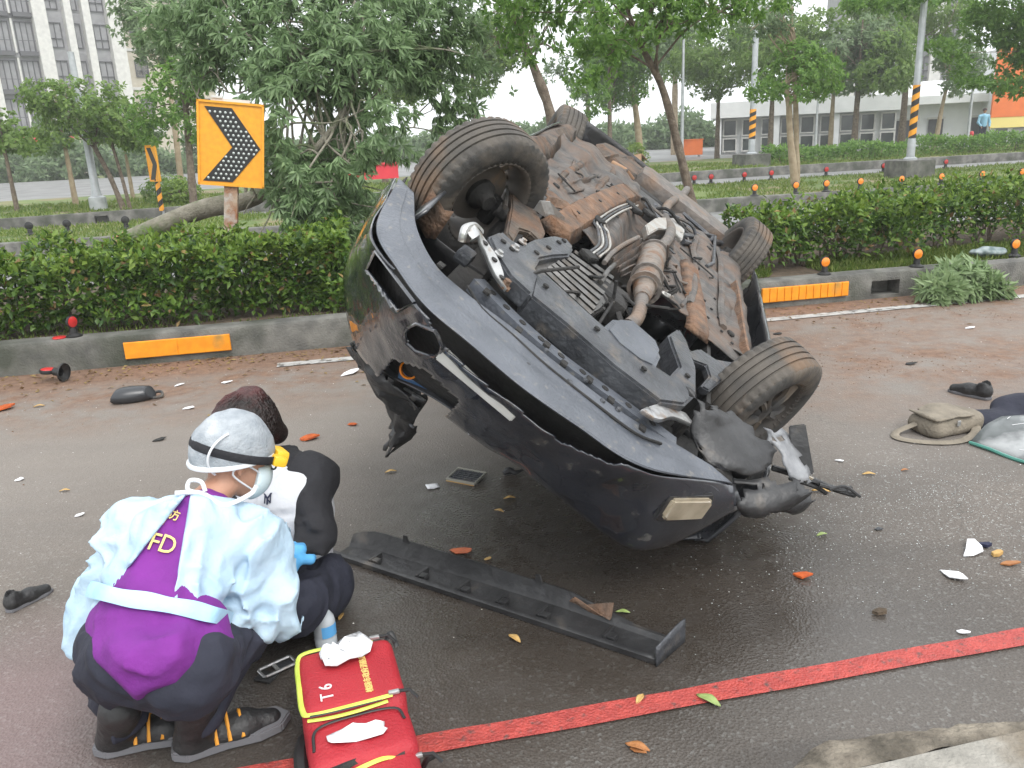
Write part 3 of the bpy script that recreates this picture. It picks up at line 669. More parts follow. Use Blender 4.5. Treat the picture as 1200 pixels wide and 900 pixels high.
M_RUST = mat('rusted_steel', (.26, .1, .04), (.4, .3, .22), 9, .8, bump=.5, bscale=60, c3=(.45, .43, .4), s3=6)
M_LENSR = mat('red_lens', (.62, .03, .03), (.45, .02, .02), 30, .3, coat=.5)
M_LENSO = mat('amber_lens', (.86, .27, .015), (.72, .2, .01), 60, .3, coat=.5)
M_TEAL = mat('teal_hoarding', (.05, .33, .3), rough=.6)
M_BROWN = mat('brown_box', (.35, .2, .12), (.42, .27, .17), 5, .8)
M_REDB = mat('red_banner', (.7, .05, .07), (.6, .04, .06), 3, .6)

def local_frame(o, xdir):
    x = np.array([xdir[0], xdir[1], 0]); x = x / np.linalg.norm(x); M = np.eye(4); M[:3, 0] = x; M[:3, 1] = np.array([-x[1], x[0], 0]); M[:3, 2] = (0, 0, 1); M[:3, 3] = o; return M
class LB(MB):
    """boxes given as x0,x1,y0,y1,z0,z1 in the thing's own frame"""
    def b(s, x0, x1, y0, y1, z0, z1): return s.box(((x0 + x1) / 2, (y0 + y1) / 2, (z0 + z1) / 2), (x1 - x0, y1 - y0, z1 - z0))
# -- apartment block, upper left. Local x runs along its front, y into the building
def bld(name, label, x0px, x1px, ybase, n0, n1, depth):
    a = tn(x0px, ybase, n0); b = tn(x1px, ybase, n1); a[2] = b[2] = .26; d = b - a
    t = thing(name, label, 'building', tuple(a), rz=math.atan2(d[1], d[0])); return t, float(np.linalg.norm(d))
apt, AW = bld('apartment_building', 'grey and white high rise apartment block with dark glazed balconies', -45, 172, 238, 80, 88, 10)
H = 30.0; FL = 3.15
LB().b(0, AW, .6, 11, 3.4, H).build('wall', M_GREYW, apt)
LB().b(-.3, AW + 2.5, -.6, 11.5, 0, 3.4).build('podium', M_BEIGE, apt)
LB().b(-.5, AW + 2.7, -1.0, .3, 3.4, 3.75).build('podium_cornice', M_STONE, apt)
bays = [(.01, .13, 'balcony'), (.15, .285, 'balcony'), (.315, .425, 'balcony'), (.44, .545, 'balcony'), (.61, .70, 'window'), (.755, .805, 'slot'), (.86, .955, 'window')]
for u, pw_ in ((.3, .22), (.578, .55), (.73, .3), (.83, .32), (.985, .6)):
    LB().b(u * AW - pw_, u * AW + pw_, -.25, .9, 3.75, H).build('pilaster', M_STONE, apt)
wcache = {}
def window(parent, w, h, loc, kind):
    """frame with recessed panes; alike windows share their meshes"""
    key = (round(w, 2), round(h, 2), kind)
    if key not in wcache:
        f = LB(); k = .07
        f.b(0, w, -.06, .1, 0, k); f.b(0, w, -.06, .1, h - k, h); f.b(0, k, -.06, .1, k, h - k); f.b(w - k, w, -.06, .1, k, h - k)
        nm = {'balcony': 3, 'window': 2, 'slot': 1, 'hall': 1}[kind]
        for i in range(1, nm): f.b(w * i / nm - .03, w * i / nm + .03, -.05, .08, k, h - k)
        if kind == 'balcony': f.b(-.05, w + .05, -.5, .05, -.35, 0.0); f.b(0, w, -.5, -.46, .85, .9)
        if kind == 'window': f.b(k, w - k, -.045, .075, h * .35, h * .35 + .05)
        fo = f.build('window', M_FRAME if kind != 'hall' else M_STONE, parent); po = []
        for i in range(nm):
            po.append(LB().b(w * i / nm + .035, w * (i + 1) / nm - .035, .1, .13, k, h - k).build('pane', M_GLASS, fo))
        wcache[key] = (fo, po); fo.location = loc; return fo
    fo, po = wcache[key]; o = fo.copy(); COL.objects.link(o); o.parent = parent; o.location = loc
    for q in po:
        c = q.copy(); COL.objects.link(c); c.parent = o
    return o
for fl in range(8):
    z = 4.0 + fl * FL
    LB().b(0, AW * .55, .42, .62, z - .35, z - .02).build('slab_edge', M_FRAME if fl % 3 == 0 else M_GREYW, apt)
    for u0, u1, kd in bays:
        window(apt, (u1 - u0) * AW - .25, 2.1 if kd != 'balcony' else 2.45, (u0 * AW + .13, .52, z + (.55 if kd != 'balcony' else .1)), kd)
    for u in (.14, .432):
        LB().b(u * AW - .08, u * AW + .08, .3, .62, z, z + FL - .4).build('mullion', M_STONE, apt)
rb_ = LB(); rb_.b(AW * .2, AW * .62, -1.1, -1.02, 2.9, 3.3); rb_.build('red_fascia', M_REDB, apt)
for u in (.08, .2, .32, .55, .78, .9): LB().b(u * AW, u * AW + 1.3, -.66, -.61, .1, 2.3).build('shopfront', M_GLASS, apt)
tw, TWW = bld('apartment_building', 'beige tower wing rising behind the sparse tree', 160, 270, 236, 92, 98, 10)
LB().b(0, TWW, 0, 9, 0, 36).build('wall', M_BEIGE, tw)
for i in range(9): LB().b(-.1, TWW + .1, -.12, .0, 4 + i * 3.6, 4.25 + i * 3.6).build('string_course', M_STONE, tw)
for i in range(8):
    for u in (.2, .55, .8): window(tw, 1.3, 1.6, (u * TWW, -.1, 5.2 + i * 3.6), 'window')
# small arch on the podium wall seen by the sign
ar = MB(); ar.lathe([(.95, 0), (1.15, 0), (1.15, .15), (.95, .15)], frame((TWW * .18, -.02, 2.6), (1, 0, 0), (0, -1, 0)), 28); ar.build('round_arch', M_STONE, tw)

# -- white glazed hall and tower at the right
hall, HW = bld('glazed_hall', 'long white hall with a grid of tall glass panes', 838, 1045, 186, 44, 40, 8)
LB().b(0, HW, .5, 8, 0, 2.0).build('wall', M_WHITEW, hall); LB().b(-.3, HW + .3, -.3, 8.2, 1.9, 2.7).build('roof', M_WHITEW, hall)
nb = 9
for i in range(nb):
    x0 = HW * i / nb + .35
    if i % 3 == 0: LB().b(x0 - .35, x0 - .05, -.12, .55, 0, 1.9).build('column', M_WHITEW, hall)
    for k, (z0, hh) in enumerate(((.1, .75), (.92, .9))): window(hall, HW / nb - .25, hh, (x0 + .02, .36, z0), 'hall')
shop, SW_ = bld('shop_building', 'white shop with dark doorways behind the right striped pole', 1030, 1172, 181, 41, 38, 8)
LB().b(0, SW_, .3, 7, 0, 2.15).build('wall', M_WHITEW, shop)
rf = MB(); rf.prism([(-.6, 2.1), (7.4, 2.1), (7.4, 2.6), (1.6, 3.3), (-.6, 2.5)], SW_ + .8, frame((-.4, 0, 0), (0, 1, 0), (1, 0, 0))); rf.build('roof', M_WHITEW, shop)
for u0, u1 in ((.13, .3), (.40, .52), (.75, .97)):
    LB().b(u0 * SW_, u1 * SW_, .2, .28, 0, 1.35).build('doorway', M_FRAME, shop)
    LB().b(u0 * SW_ - .08, u1 * SW_ + .08, .14, .26, 1.35, 1.45).build('lintel', M_STONE, shop)
osh, OW = bld('shop_building', 'orange and yellow fronted shop at the right edge', 1160, 1290, 179, 37, 35, 8)
LB().b(0, OW, .3, 7, 0, 4.5).build('wall', M_WHITEW, osh)
LB().b(-.1, OW, .1, .3, 1.3, 4.6).build('orange_fascia', M_ORANGE, osh); LB().b(-.1, OW, .12, .3, .8, 1.3).build('yellow_fascia', M_YELW, osh)
for i in range(5): LB().b(.25 + i * .75, .75 + i * .75, .22, .29, .05, .75).build('door_panel', M_GREYW if i % 2 else M_GLASS, osh)
twr, RW_ = bld('office_tower', 'grey and white tower rising over the right trees', 985, 1120, 170, 78, 74, 10)
LB().b(0, RW_, .5, 12, 0, 30).build('wall', M_GREYW, twr)
for u in (.0, .12, .55, .72, .95): LB().b(u * RW_ - .1, u * RW_ + .9, -.2, .6, 0, 30).build('pilaster', M_STONE, twr)
for i in range(9):
    for u in (.24, .62, .84): window(twr, 1.9 if u < .3 else 1.2, 2.0, (u * RW_, .42, 2 + i * 3.2), 'window')
# boards and boxes on the far verge
def board(name, label, x, y0, y1, n, w, m, cat, d=.25):
    b = tn(x, y1, n); zt = tn(x, y0, n)[2]; zb = max(.27, b[2]); t = thing(name, label, cat, (b[0], b[1], .27), rz=RA)
    LB().b(-w / 2, w / 2, -d / 2, d / 2, zb - .27 + .1, zt - .27).build('panel', m, t)
    for sx in (-.42, .42): LB().b(sx * w - .05, sx * w + .05, d / 2, d / 2 + .08, 0, zt - .35).build('post', M_GALV, t)
    fr_ = LB(); fr_.b(-w / 2 - .04, w / 2 + .04, -d / 2 - .03, d / 2 + .02, zt - .27, zt - .23); fr_.build('top_rail', m, t); return t
board('sign_board', 'plain orange sign board beyond the third road', 811, 164, 190, 42, 1.05, M_ORANGE, 'sign')
board('hoarding', 'low teal hoarding beyond the rear left tyre', 702, 178, 194, 37, 1.0, M_TEAL, 'hoarding')
board('hoarding', 'small yellow panel next to the teal hoarding', 717, 175, 190, 36, .45, M_YELW, 'hoarding')
board('banner', 'red banner glimpsed through the fallen crown left of the front tyre', 428, 194, 216, 19.2, 1.5, M_REDB, 'banner', .08)
# -- striped street-light poles
def stripes(m_a, m_b, name, sc):
    m = bpy.data.materials.new(name); m.use_nodes = True; N = m.node_tree.nodes; L = m.node_tree.links; p = N['Principled BSDF']; p.inputs['Roughness'].default_value = .5
    tc = N.new('ShaderNodeTexCoord'); sx = N.new('ShaderNodeSeparateXYZ'); L.new(tc.outputs['Object'], sx.inputs[0])
    a = N.new('ShaderNodeMath'); a.operation = 'ARCTAN2'; L.new(sx.outputs[1], a.inputs[0]); L.new(sx.outputs[0], a.inputs[1])
    q = N.new('ShaderNodeMath'); q.operation = 'MULTIPLY_ADD'; q.inputs[1].default_value = -1 / (2 * math.pi); L.new(a.outputs[0], q.inputs[0])
    z = N.new('ShaderNodeMath'); z.operation = 'MULTIPLY'; z.inputs[1].default_value = sc; L.new(sx.outputs[2], z.inputs[0]); L.new(z.outputs[0], q.inputs[2])
    fr = N.new('ShaderNodeMath'); fr.operation = 'FRACT'; L.new(q.outputs[0], fr.inputs[0])
    gt = N.new('ShaderNodeMath'); gt.operation = 'GREATER_THAN'; gt.inputs[1].default_value = .5; L.new(fr.outputs[0], gt.inputs[0])
    mx = N.new('ShaderNodeMixRGB'); mx.inputs[1].default_value = (*m_a, 1); mx.inputs[2].default_value = (*m_b, 1); L.new(gt.outputs[0], mx.inputs[0]); L.new(mx.outputs[0], p.inputs['Base Color']); return m
M_STRIPE = stripes((.8, .33, .02), (.02, .02, .02), 'yellow_black_wrap', 3.6)
def lamp_pole(label, x, yb, n, r, y0, y1, plinth, hgt=8.0):
    b = tn(x, yb, n); z0 = .235 if n < 24 else .27; t = thing('street_light', label, 'street light', (b[0], b[1], z0), 'striped street light poles', rz=RA)
    LB().b(-plinth, plinth, -plinth, plinth, -.1, .42).build('plinth', M_CONC, t, bevel=.02)
    MB().lathe([(r * 1.9, .42), (r * 1.9, .46), (r * 1.15, .5), (r * 1.1, .9), (r, 1.0), (r * .8, hgt), (0, hgt)], None, 18).build('pole', M_GALV, t, smooth=True)
    za, zb = tn(x, y1, n)[2] - z0, tn(x, y0, n)[2] - z0
    MB().lathe([(r * 1.03, za), (r * 1.06, za), (r * 1.03, zb), (r * .98, zb)], None, 24).build('warning_wrap', M_STRIPE, t, smooth=True)
    a = MB(); a.tube([(0, 0, hgt - .1), (0, -.6, hgt + .3), (0, -1.8, hgt + .4)], [.05, .045, .04], 8); a.build('arm', M_GALV, t, smooth=True)
    MB().bevbox((0, -2.1, hgt + .38), (.3, .7, .12), .04).build('lamp_head', M_GALV, t); return t
lamp_pole('tall grey street light with yellow black wrap on a concrete plinth, right one', 1065, 205, 18.9, .085, 100, 174, .42)
lamp_pole('street light with yellow black wrap left of the pale trunked tree', 880, 197, 28.5, .11, 128, 170, .5)
def plain_pole(name, label, x, yb, n, r, ytop, arm=True):
    b = tn(x, yb, n); h = tn(x, ytop, n)[2] - .25; t = thing(name, label, 'street light', (b[0], b[1], .25), rz=RA)
    MB().lathe([(r * 2.2, 0), (r * 2.2, .35), (r * 1.3, .4), (r, .6), (r * .75, h), (0, h)], None, 14).build('pole', M_GALV, t, smooth=True)
    if arm:
        MB().tube([(0, 0, h - .1), (.15, 0, h), (.55, 0, h + .03)], .025, 8).build('arm', M_GALV, t, smooth=True); MB().bevbox((.7, 0, h + .03), (.4, .16, .08), .03).build('lamp_head', M_STONE, t)
plain_pole('lamp_post', 'thin lamp post between the tree and the glazed hall', 955, 180, 33, .05, 105)
plain_pole('lamp_post', 'tall thin mast rising behind the slim trunk', 799, 186, 33, .07, 40, False)
plain_pole('lamp_post', 'grey lamp pole on a block before the apartment block', 116, 244, 23.8, .1, 60, False)
plain_pole('lamp_post', 'thin leaning lamp post in front of the shop doorway', 1133, 170, 35, .07, 95, False)
plain_pole('lamp_post', 'slim post beside the dark doorway of the white shop', 1057, 172, 36, .04, 118, False)

# -- chevron signs
def chevron(label, c, w, h, rz, tilt, post_h, post_m, big):
    t = thing('chevron_sign', label, 'sign', c, 'chevron curve signs', rz=rz)
    t.rotation_euler = (0, 0, rz)
    z0 = post_h
    pn = thing  # noqa
    Rt = np.array(Matrix.Rotation(tilt, 3, 'Y'))
    def pl(mb, nm, m, **k):
        mb.v = [tuple(Rt @ (np.array(v) - np.array([0, 0, z0 + h / 2])) + np.array([0, 0, z0 + h / 2])) for v in mb.v]; return mb.build(nm, m, t, **k)
    pl(MB().bevbox((0, -.03, z0 + h / 2), (w, .025, h), .008), 'panel', M_YEL)
    rim = MB()
    for x, zc, dx, dz in ((-w / 2, h / 2, .02, h + .02), (w / 2, h / 2, .02, h + .02), (0, 0, w + .02, .02), (0, h, w + .02, .02)): rim.box((x, -.035, z0 + zc), (dx, .045, dz))
    pl(rim, 'rim', M_YEL)
    A = [(-.40, .94), (.02, .94), (.46, .47), (.02, .04), (-.44, .04), (.02, .47)]
    if not big: A = [(x, z) for x, z in A]
    ch = MB().prism([(x * w, z * h) for x, z in A], .006, frame((0, -.044, z0), (1, 0, 0), (0, -1, 0))); pl(ch, 'chevron', M_BLK)
    if big:
        dt = MB(); pts = []
        P_ = np.array(A) * [w, h]
        def inside(q):
            c_ = False; n_ = len(P_)
            for i in range(n_):
                a, b = P_[i], P_[(i + 1) % n_]
                if (a[1] > q[1]) != (b[1] > q[1]) and q[0] < (b[0] - a[0]) * (q[1] - a[1]) / (b[1] - a[1]) + a[0]: c_ = not c_
            return c_
        st = .046
        for i in range(-14, 15):
            for j in range(0, 30):
                q = np.array([i * st + (j % 2) * st / 2, j * st * .87 + .02])
                if all(inside(q + np.array(d) * .017) for d in ((1, 0), (-1, 0), (0, 1), (0, -1))): pts.append(q)
        for q in pts: dt.lathe([(0, .009), (.011, .004), (.0122, 0)], frame((q[0], -.050, z0 + q[1]), (1, 0, 0), (0, -1, 0)), 8)
        o = pl(dt, 'glass_beads', mat('reflector_bead', (.42, .46, .44), rough=.2, spec=.8)); o['kind'] = 'stuff'
        pl(MB().box((.0, .0, z0 + h + .022), (.34, .06, .03)).box((-.12, -.02, z0 + h + .045), (.1, .05, .02)), 'top_bracket', M_STONE)
    pw = .125 if big else .05
    MB().bevbox((0, .03, (z0 + h * .8) / 2 - .1), (pw, pw, z0 + h * .8 + .2), .008).build('post', post_m, t)
    if not big: MB().lathe([(.06, .0), (.06, z0 + .05)], None, 12).build('warning_wrap', M_STRIPE, t)
    return t
b = tn(263, 300, 8.55); zz0 = tn(264, 216, 8.55)[2]
chevron('large orange chevron arrow sign with beaded black arrow above the left hedge', (b[0], b[1], .2), .58, .75, R_(12), R_(-1.0), zz0 - .2, M_RUST, True).rotation_euler = (0, R_(8), R_(12))
b = tn(189, 242, 22.5); zz0 = tn(189, 212, 22.5)[2]; zz1 = tn(189, 172, 22.5)[2]
chevron('small distant chevron arrow sign on a striped post', (b[0], b[1], .25), .62, .85, R_(-48), 0, zz0 - .25, M_GALV, False)

# -- kerb reflector plates
def plate(label, x0, x1, yt, yb, ribs, m):
    a = tn(x0, (yt + yb) / 2, 6.865); b_ = tn(x1, (yt + yb) / 2, 6.865); c = (a + b_) / 2; w = s_of(b_) - s_of(a)
    t = thing('reflector_plate', label, 'reflector', (c[0], c[1], .125), 'reflector plates on the kerb', rz=RA)
    MB().bevbox((0, -.012, 0), (w, .012, .135), .003).build('backing', m, t)
    if ribs:
        for i in range(ribs):
            MB().bevbox((-w / 2 + (i + .5) * w / ribs, -.020, 0), (w / ribs * .9, .012, .125), .004).build('panel', m, t)
    else:
        for i in range(2): MB().bevbox((-w / 4 + i * w / 2, -.019, 0), (w / 2 - .006, .008, .127), .003).build('panel', m, t)
    return t
M_PLT = mat('reflective_yellow', (.84, .32, .012), (.74, .26, .01), 16, .4, c3=(.42, .22, .05), s3=5, r3=(.6, .75), spec=.5)
plate('plain scuffed yellow reflector plate on the kerb left of the car', 145, 271, 391, 418, 0, M_PLT)
plate('ribbed yellow reflector plate on the kerb right of the car', 892, 993, 328, 350, 12, M_PLT)

# -- round delineators
def delineator(label, c, m, s=1.0, group=None, rz=0.0, lean=0.0):
    t = thing('delineator', label, 'reflector', tuple(c), group, rz=rz); t.rotation_euler = (0, lean, rz); t.scale = (s,) * 3
    b = MB(); b.lathe([(.06, 0), (.062, .012), (.03, .03), (.026, .075), (0, .08)], None, 16); b.build('base', M_BLK, t, smooth=True)
    d = MB(); d.lathe([(0, -.012), (.048, -.012), (.052, 0), (.048, .012), (0, .012)], frame((0, 0, .12), (1, 0, 0), (0, -1, 0)), 20); d.build('rim', M_BLK, t, smooth=True)
    l = MB(); l.lathe([(0, .02), (.03, .018), (.043, .0125)], frame((0, 0, .12), (1, 0, 0), (0, -1, 0)), 20); l.build('lens', m, t, smooth=True)
    return t
def kz(x, y, n, z): 
    p = tn(x, y, n); return (p[0], p[1], z)
delineator('round amber reflector on the kerb above the ribbed yellow plate', kz(966, 320, 6.97, .25), M_LENSO, 1.0, 'amber reflectors on the near kerb', RA)
delineator('round amber reflector on the kerb just left of the fallen branch', kz(1074, 312, 6.97, .25), M_LENSO, 1.05, 'amber reflectors on the near kerb', RA)
delineator('round amber reflector on the kerb at the right picture edge', kz(1188, 301, 7.1, .25), M_LENSO, 1.05, 'amber reflectors on the near kerb', RA)
for i, (x, y) in enumerate(((884, 230), (932, 228), (968, 222), (1008, 216), (1056, 213), (1103, 208), (1151, 204), (1198, 198))):
    delineator('yellow reflector %s on the near kerb of the second median' % ['leftmost, beside the pale trunk', 'in front of the pale trunk', 'first right of the pale trunk', 'second right of the pale trunk', 'before the right plinth', 'first right of the right plinth', 'second right of the right plinth', 'at the right picture edge'][i], kz(x, y, 15.9, .255), M_LENSO, 1.45, 'yellow reflectors on the second median', RA)
for i, (x, y) in enumerate(((870, 221), (914, 217), (950, 213), (981, 210), (1024, 207), (1102, 201), (1145, 199), (1188, 196), (803, 226), (848, 223))):
    p = tn(x, y, 19.0); s = s_of(p); q = RW(s, R3N(s) - .1, .24)
    delineator('red reflector %s on the far kerb of the second median' % ['left of the pale trunk', 'just left of the pale trunk', 'right of the pale trunk', 'second right of the pale trunk', 'left of the right plinth', 'right of the right plinth', 'second right of the right plinth', 'nearest the right edge', 'left of the slim trunk', 'right of the slim trunk'][i], q, M_LENSR, 1.5, 'red reflectors on the second median', RA)
for i, (x, y) in enumerate(((38, 285), (82, 282), (150, 277), (206, 274))):
    delineator('dark reflector seen from behind over the left hedge, %s' % ['leftmost', 'second from left', 'third from left', 'nearest the leaning trunk'][i], kz(x, y, 17.5, .235), M_BLK, 1.5, 'reflectors over the left hedge', RA)
# ================================================================== the overturned car (own frame: x nose, y its left, z its roof)
CAR_E = (R_(141.08), R_(4.82), R_(-103.5)); CAR_T = np.array([.988, 4.873, 1.262])
def eul3(a, b, c):
    return np.array(Matrix.Rotation(c, 3, 'Z') @ Matrix.Rotation(b, 3, 'Y') @ Matrix.Rotation(a, 3, 'X'))
CR = eul3(*CAR_E)
car = thing('overturned_car', 'dark grey saloon car lying tilted upside down with its muddy underside showing', 'car', tuple(CAR_T)); car.rotation_euler = CAR_E
def C2(x, y, z):        # a line of sight on the car's own level z
    o = CR.T @ (np.array([0, 0, CAM_H]) - CAR_T); d = CR.T @ (_f + (x - 600) / FPX * _r + (450 - y) / FPX * _u)
    return o + (z - o[2]) / d[2] * d
def C2x(x, y, X):
    o = CR.T @ (np.array([0, 0, CAM_H]) - CAR_T); d = CR.T @ (_f + (x - 600) / FPX * _r + (450 - y) / FPX * _u)
    return o + (X - o[0]) / d[0] * d
def crush(P, floor=.015, amp=.03):
    P = np.asarray(P, float); Wd = P @ CR.T + CAR_T; low = Wd[..., 2] < floor
    nz = np.abs(vnoise(Wd, 5)) * amp; Wd[..., 2] = np.where(low, floor + nz, Wd[..., 2]); return (Wd - CAR_T) @ CR
M_PAINT = mat('dark_grey_car_paint', (.035, .037, .042), (.05, .052, .058), 3, .28, coat=.6, spec=.5, c3=(.2, .19, .17), s3=7, r3=(.62, .78), rvar=.12, bump=.08, bscale=20)
M_SCUFF = mat('scuffed_bumper', (.010, .012, .018), (.022, .025, .034), 6, .16, spec=.5, coat=1.0, c3=(.17, .165, .15), s3=13, r3=(.62, .82), bump=.3, bscale=35, rvar=.15)
M_PLAS = mat('grey_plastic_tray', (.072, .08, .095), (.112, .122, .142), 5, .42, spec=.5, c3=(.17, .165, .155), s3=30, r3=(.6, .72), bump=.25, bscale=70, rvar=.12)
M_DPLAS = mat('black_plastic', (.02, .02, .021), (.04, .04, .041), 8, .45, bump=.3, bscale=30, c3=(.11, .095, .08), s3=8, r3=(.6, .75))
M_DARK = mat('engine_bay_dark', (.012, .012, .012), (.03, .028, .026), 6, .8, bump=.6, bscale=30)
M_STEEL = mat('subframe_steel', (.05, .053, .06), (.10, .105, .115), 7, .42, metal=.35, c3=(.2, .165, .13), s3=12, r3=(.55, .85), bump=.4, bscale=40, rvar=.15)
M_BRSTEEL = mat('bright_bent_steel', (.42, .42, .42), (.55, .55, .54), 12, .35, metal=.7, c3=(.3, .2, .13), s3=14, r3=(.58, .7), bump=.3)
M_MUD = mat('mud_over_underbody', (.05, .045, .041), (.12, .092, .07), 11, .75, bump=.8, bscale=34, c3=(.17, .085, .042), s3=8, r3=(.42, .8))
M_RUSTY = mat('rust_mud_rail', (.15, .076, .04), (.22, .13, .08), 15, .8, bump=.8, bscale=45, c3=(.075, .062, .052), s3=10, r3=(.42, .72))
M_FLOOR = mat('dusty_floor_pan', (.055, .052, .049), (.115, .10, .088), 10, .6, bump=.5, bscale=30, c3=(.15, .085, .05), s3=6.5, r3=(.44, .82), rvar=.15)
M_ALU = mat('engine_aluminium', (.08, .08, .078), (.15, .145, .14), 9, .5, metal=.4, bump=.4, c3=(.08, .07, .06), s3=12, r3=(.46, .62))
M_EXH = mat('exhaust_pipe', (.11, .10, .093), (.19, .165, .145), 14, .5, metal=.3, c3=(.22, .14, .09), s3=5, r3=(.48, .8), bump=.3)
M_SHIELD = mat('heat_shield', (.5, .49, .47), (.62, .61, .58), 14, .35, metal=.7, bump=.6, bscale=60, c3=(.42, .27, .15), s3=8, r3=(.45, .95))
M_RUBBER = mat('tyre_rubber', (.035, .034, .033), (.065, .062, .058), 9, .75, c3=(.15, .125, .1), s3=6, r3=(.48, .7), bump=.2, bscale=80)
M_TREAD = mat('dusty_tyre_tread', (.06, .055, .049), (.095, .083, .07), 7, .8, c3=(.15, .10, .065), s3=5, r3=(.52, .7), bump=.2, bscale=80)
M_RIM = mat('wheel_alloy', (.07, .07, .07), (.13, .125, .12), 6, .5, metal=.4, c3=(.16, .13, .1), s3=7)
M_BARREL = mat('dirty_wheel_barrel', (.06, .055, .05), (.12, .1, .085), 8, .7, c3=(.22, .13, .07), s3=5, r3=(.6, .75))
M_LAMP = mat('fog_lamp_glass', (.24, .2, .14), (.36, .31, .23), 14, .15, spec=.8, coat=.5)
M_GLZ = mat('crazed_car_glass', (.05, .07, .065), (.3, .35, .34), 30, .2, spec=.6)
M_BLUE = mat('blue_washer_part', (.03, .09, .2), rough=.4)

# --- body shell
XS = np.array([-2.3, -2.22, -1.9, -1.5, -1.15, -.85, -.4, .1, .5, .95, 1.3, 1.7, 2.1, 2.42])
HWs = np.array([.70, .80, .85, .87, .88, .885, .89, .89, .89, .885, .88, .87, .84, .74])
TOP = np.array([.86, .98, 1.04, 1.07, 1.22, 1.40, 1.44, 1.43, 1.30, 1.0, .95, .89, .78, .66])
BLT = np.array([.82, .92, .95, .96, .96, .95, .94, .93, .92, .91, .88, .83, .73, .62])
ZB = np.array([.42, .38, .33, .27, .24, .22, .22, .22, .22, .22, .24, .28, .34, .40])
X = np.linspace(-2.3, 1.98, 92); hw, tp, bl, zb = (np.interp(X, XS, a) for a in (HWs, TOP, BLT, ZB))
def section(i, side):
    w, t, b, z0 = hw[i], tp[i], bl[i], zb[i]; cab = max(0., min(1., (t - b - .08) / .3)); rw = w * (1 - .27 * cab)
    pts = [(w * .955, z0), (w * .985, z0 + .06)] + [(w * (1 + .012 * math.sin(3.14 * q)), z0 + .06 + (b - .05 - z0 - .06) * q) for q in np.linspace(.1, 1, 9)]
    pts += [(w * .985, b - .01), (w * .965, b)] + [(w * .965 + (rw - w * .965) * q, b + (t - .07 - b) * q) for q in (.2, .4, .6, .8, 1)] + [(rw * .93, t - .025), (rw * .8, t - .006), (rw * .45, t + .006), (0, t + .012)]
    return [(X[i], side * y, z) for y, z in pts]
for side, nm in ((1, 'left'), (-1, 'right')):
    G_ = np.array([section(i, side) for i in range(len(X))]); G_ = crush(G_ + .012 * vnoise(G_, 6)[..., None] * np.array([0, side, .6]), .015, .06)
    v = G_.reshape(-1, 3); a, b = G_.shape[:2]; F = []; MI = []
    for i in range(a - 1):
        for j in range(b - 1):
            q = (i * b + j, (i + 1) * b + j, (i + 1) * b + j + 1, i * b + j + 1); c = np.array([section(i, side)[j], section(i + 1, side)[j + 1]]).mean(0)
            if any((c[0] - wx) ** 2 + (c[2] - .32) ** 2 < .395 ** 2 and abs(c[1]) > .6 for wx in (1.35, -1.35)): continue
            win = 13 <= j <= 16 and ((-1.15 < c[0] < -.93) or (-.85 < c[0] < -.08) or (.0 < c[0] < .72))
            F.append(q); MI.append(1 if win or (j >= 13 and (.5 < c[0] < .93 or -1.15 < c[0] < -.85)) else 0)
    mb = MB(); mb.add(v, F); mb.mi = MI
    o = mb.build('side_body', [M_PAINT, M_GLZ], car, smooth=True, angle=50, solid=.012)
for side in (1, -1):      # door gaps, handles
    for x in (.78, -.12, -.98):
        P = [(x + (.02 if x > 0 else -.0), side * (np.interp(x, X, hw) * 1.008 + .004), z) for z in np.linspace(.34, .88, 6)]; MB().tube(crush(P), .006, 5).build('door_gap', M_DARK, car)
    for x in (.1, -.8): MB().tube(crush([(x - .1, side * .905, .8), (x - .06, side * .925, .8), (x + .06, side * .925, .8), (x + .1, side * .905, .8)]), .012, 6).build('door_handle', M_PAINT, car, smooth=True)
# rear panel, tail lamps
mb = MB(); ys = np.linspace(-.74, .74, 12); mb.grid(crush([[(-2.31 - .05 * math.cos(y * 1.8), y, z) for y in ys] for z in np.linspace(.38, .9, 6)])); mb.build('rear_panel', M_PAINT, car, smooth=True, solid=.012)
for side in (1, -1): MB().bevbox(crush([(-2.33, side * .6, .8)])[0], (.05, .26, .14), .02).build('tail_lamp', M_LENSR, car)
mb = MB(); mb.grid([[(-2.36 + .1 * (abs(y) / .8) ** 3, y, z) for y in np.linspace(-.82, .82, 14)] for z in (.3, .34, .5, .56)]); mb.build('rear_bumper', M_DPLAS, car, smooth=True, solid=.01)

# --- front bumper: superellipse plan, section from tray edge round the lip to the bonnet line
XF0, XE, YW, YO = 2.60, 1.78, .845, .115
def plan(th, d):      # th -90..90 deg, inset d
    e = 2 / 4.0; s, c = math.sin(th), math.cos(th); a, b = XF0 - XE - d, YW - d * .9
    return XE + a * abs(c) ** e, YO + b * math.copysign(abs(s) ** e, s)
TH = np.radians(np.linspace(-90, 90, 150))
def bump_sheet(sec, hole=None, jit=.004, th=TH):
    P = np.array([[(*plan(t, d), z) for d, z in sec] for t in th]); P0_ = P.copy()
    P = P + (vnoise(P, 7)[..., None] * jit * 2) * np.array([1, 1, 1]); P = crush(P, .01, .02)
    a, b = P.shape[:2]; F = []
    for i in range(a - 1):
        for j in range(b - 1):
            c = (P0_[i, j] + P0_[i + 1, j + 1]) / 2
            if hole is not None and hole(c): continue
            F.append((i * b + j, (i + 1) * b + j, (i + 1) * b + j + 1, i * b + j + 1))
    return MB().add(P.reshape(-1, 3), F)
def on_bumper(px, py, lift=.012):
    for X_ in np.linspace(2.9, 1.8, 400):
        p = C2x(px, py, X_); u_ = abs((p[0] - XE) / (XF0 - XE + .012)); v_ = abs((p[1] - YO) / (YW + .01))
        if u_ ** 4 + v_ ** 4 < 1: return p + np.array([lift, 0, 0])
    return p
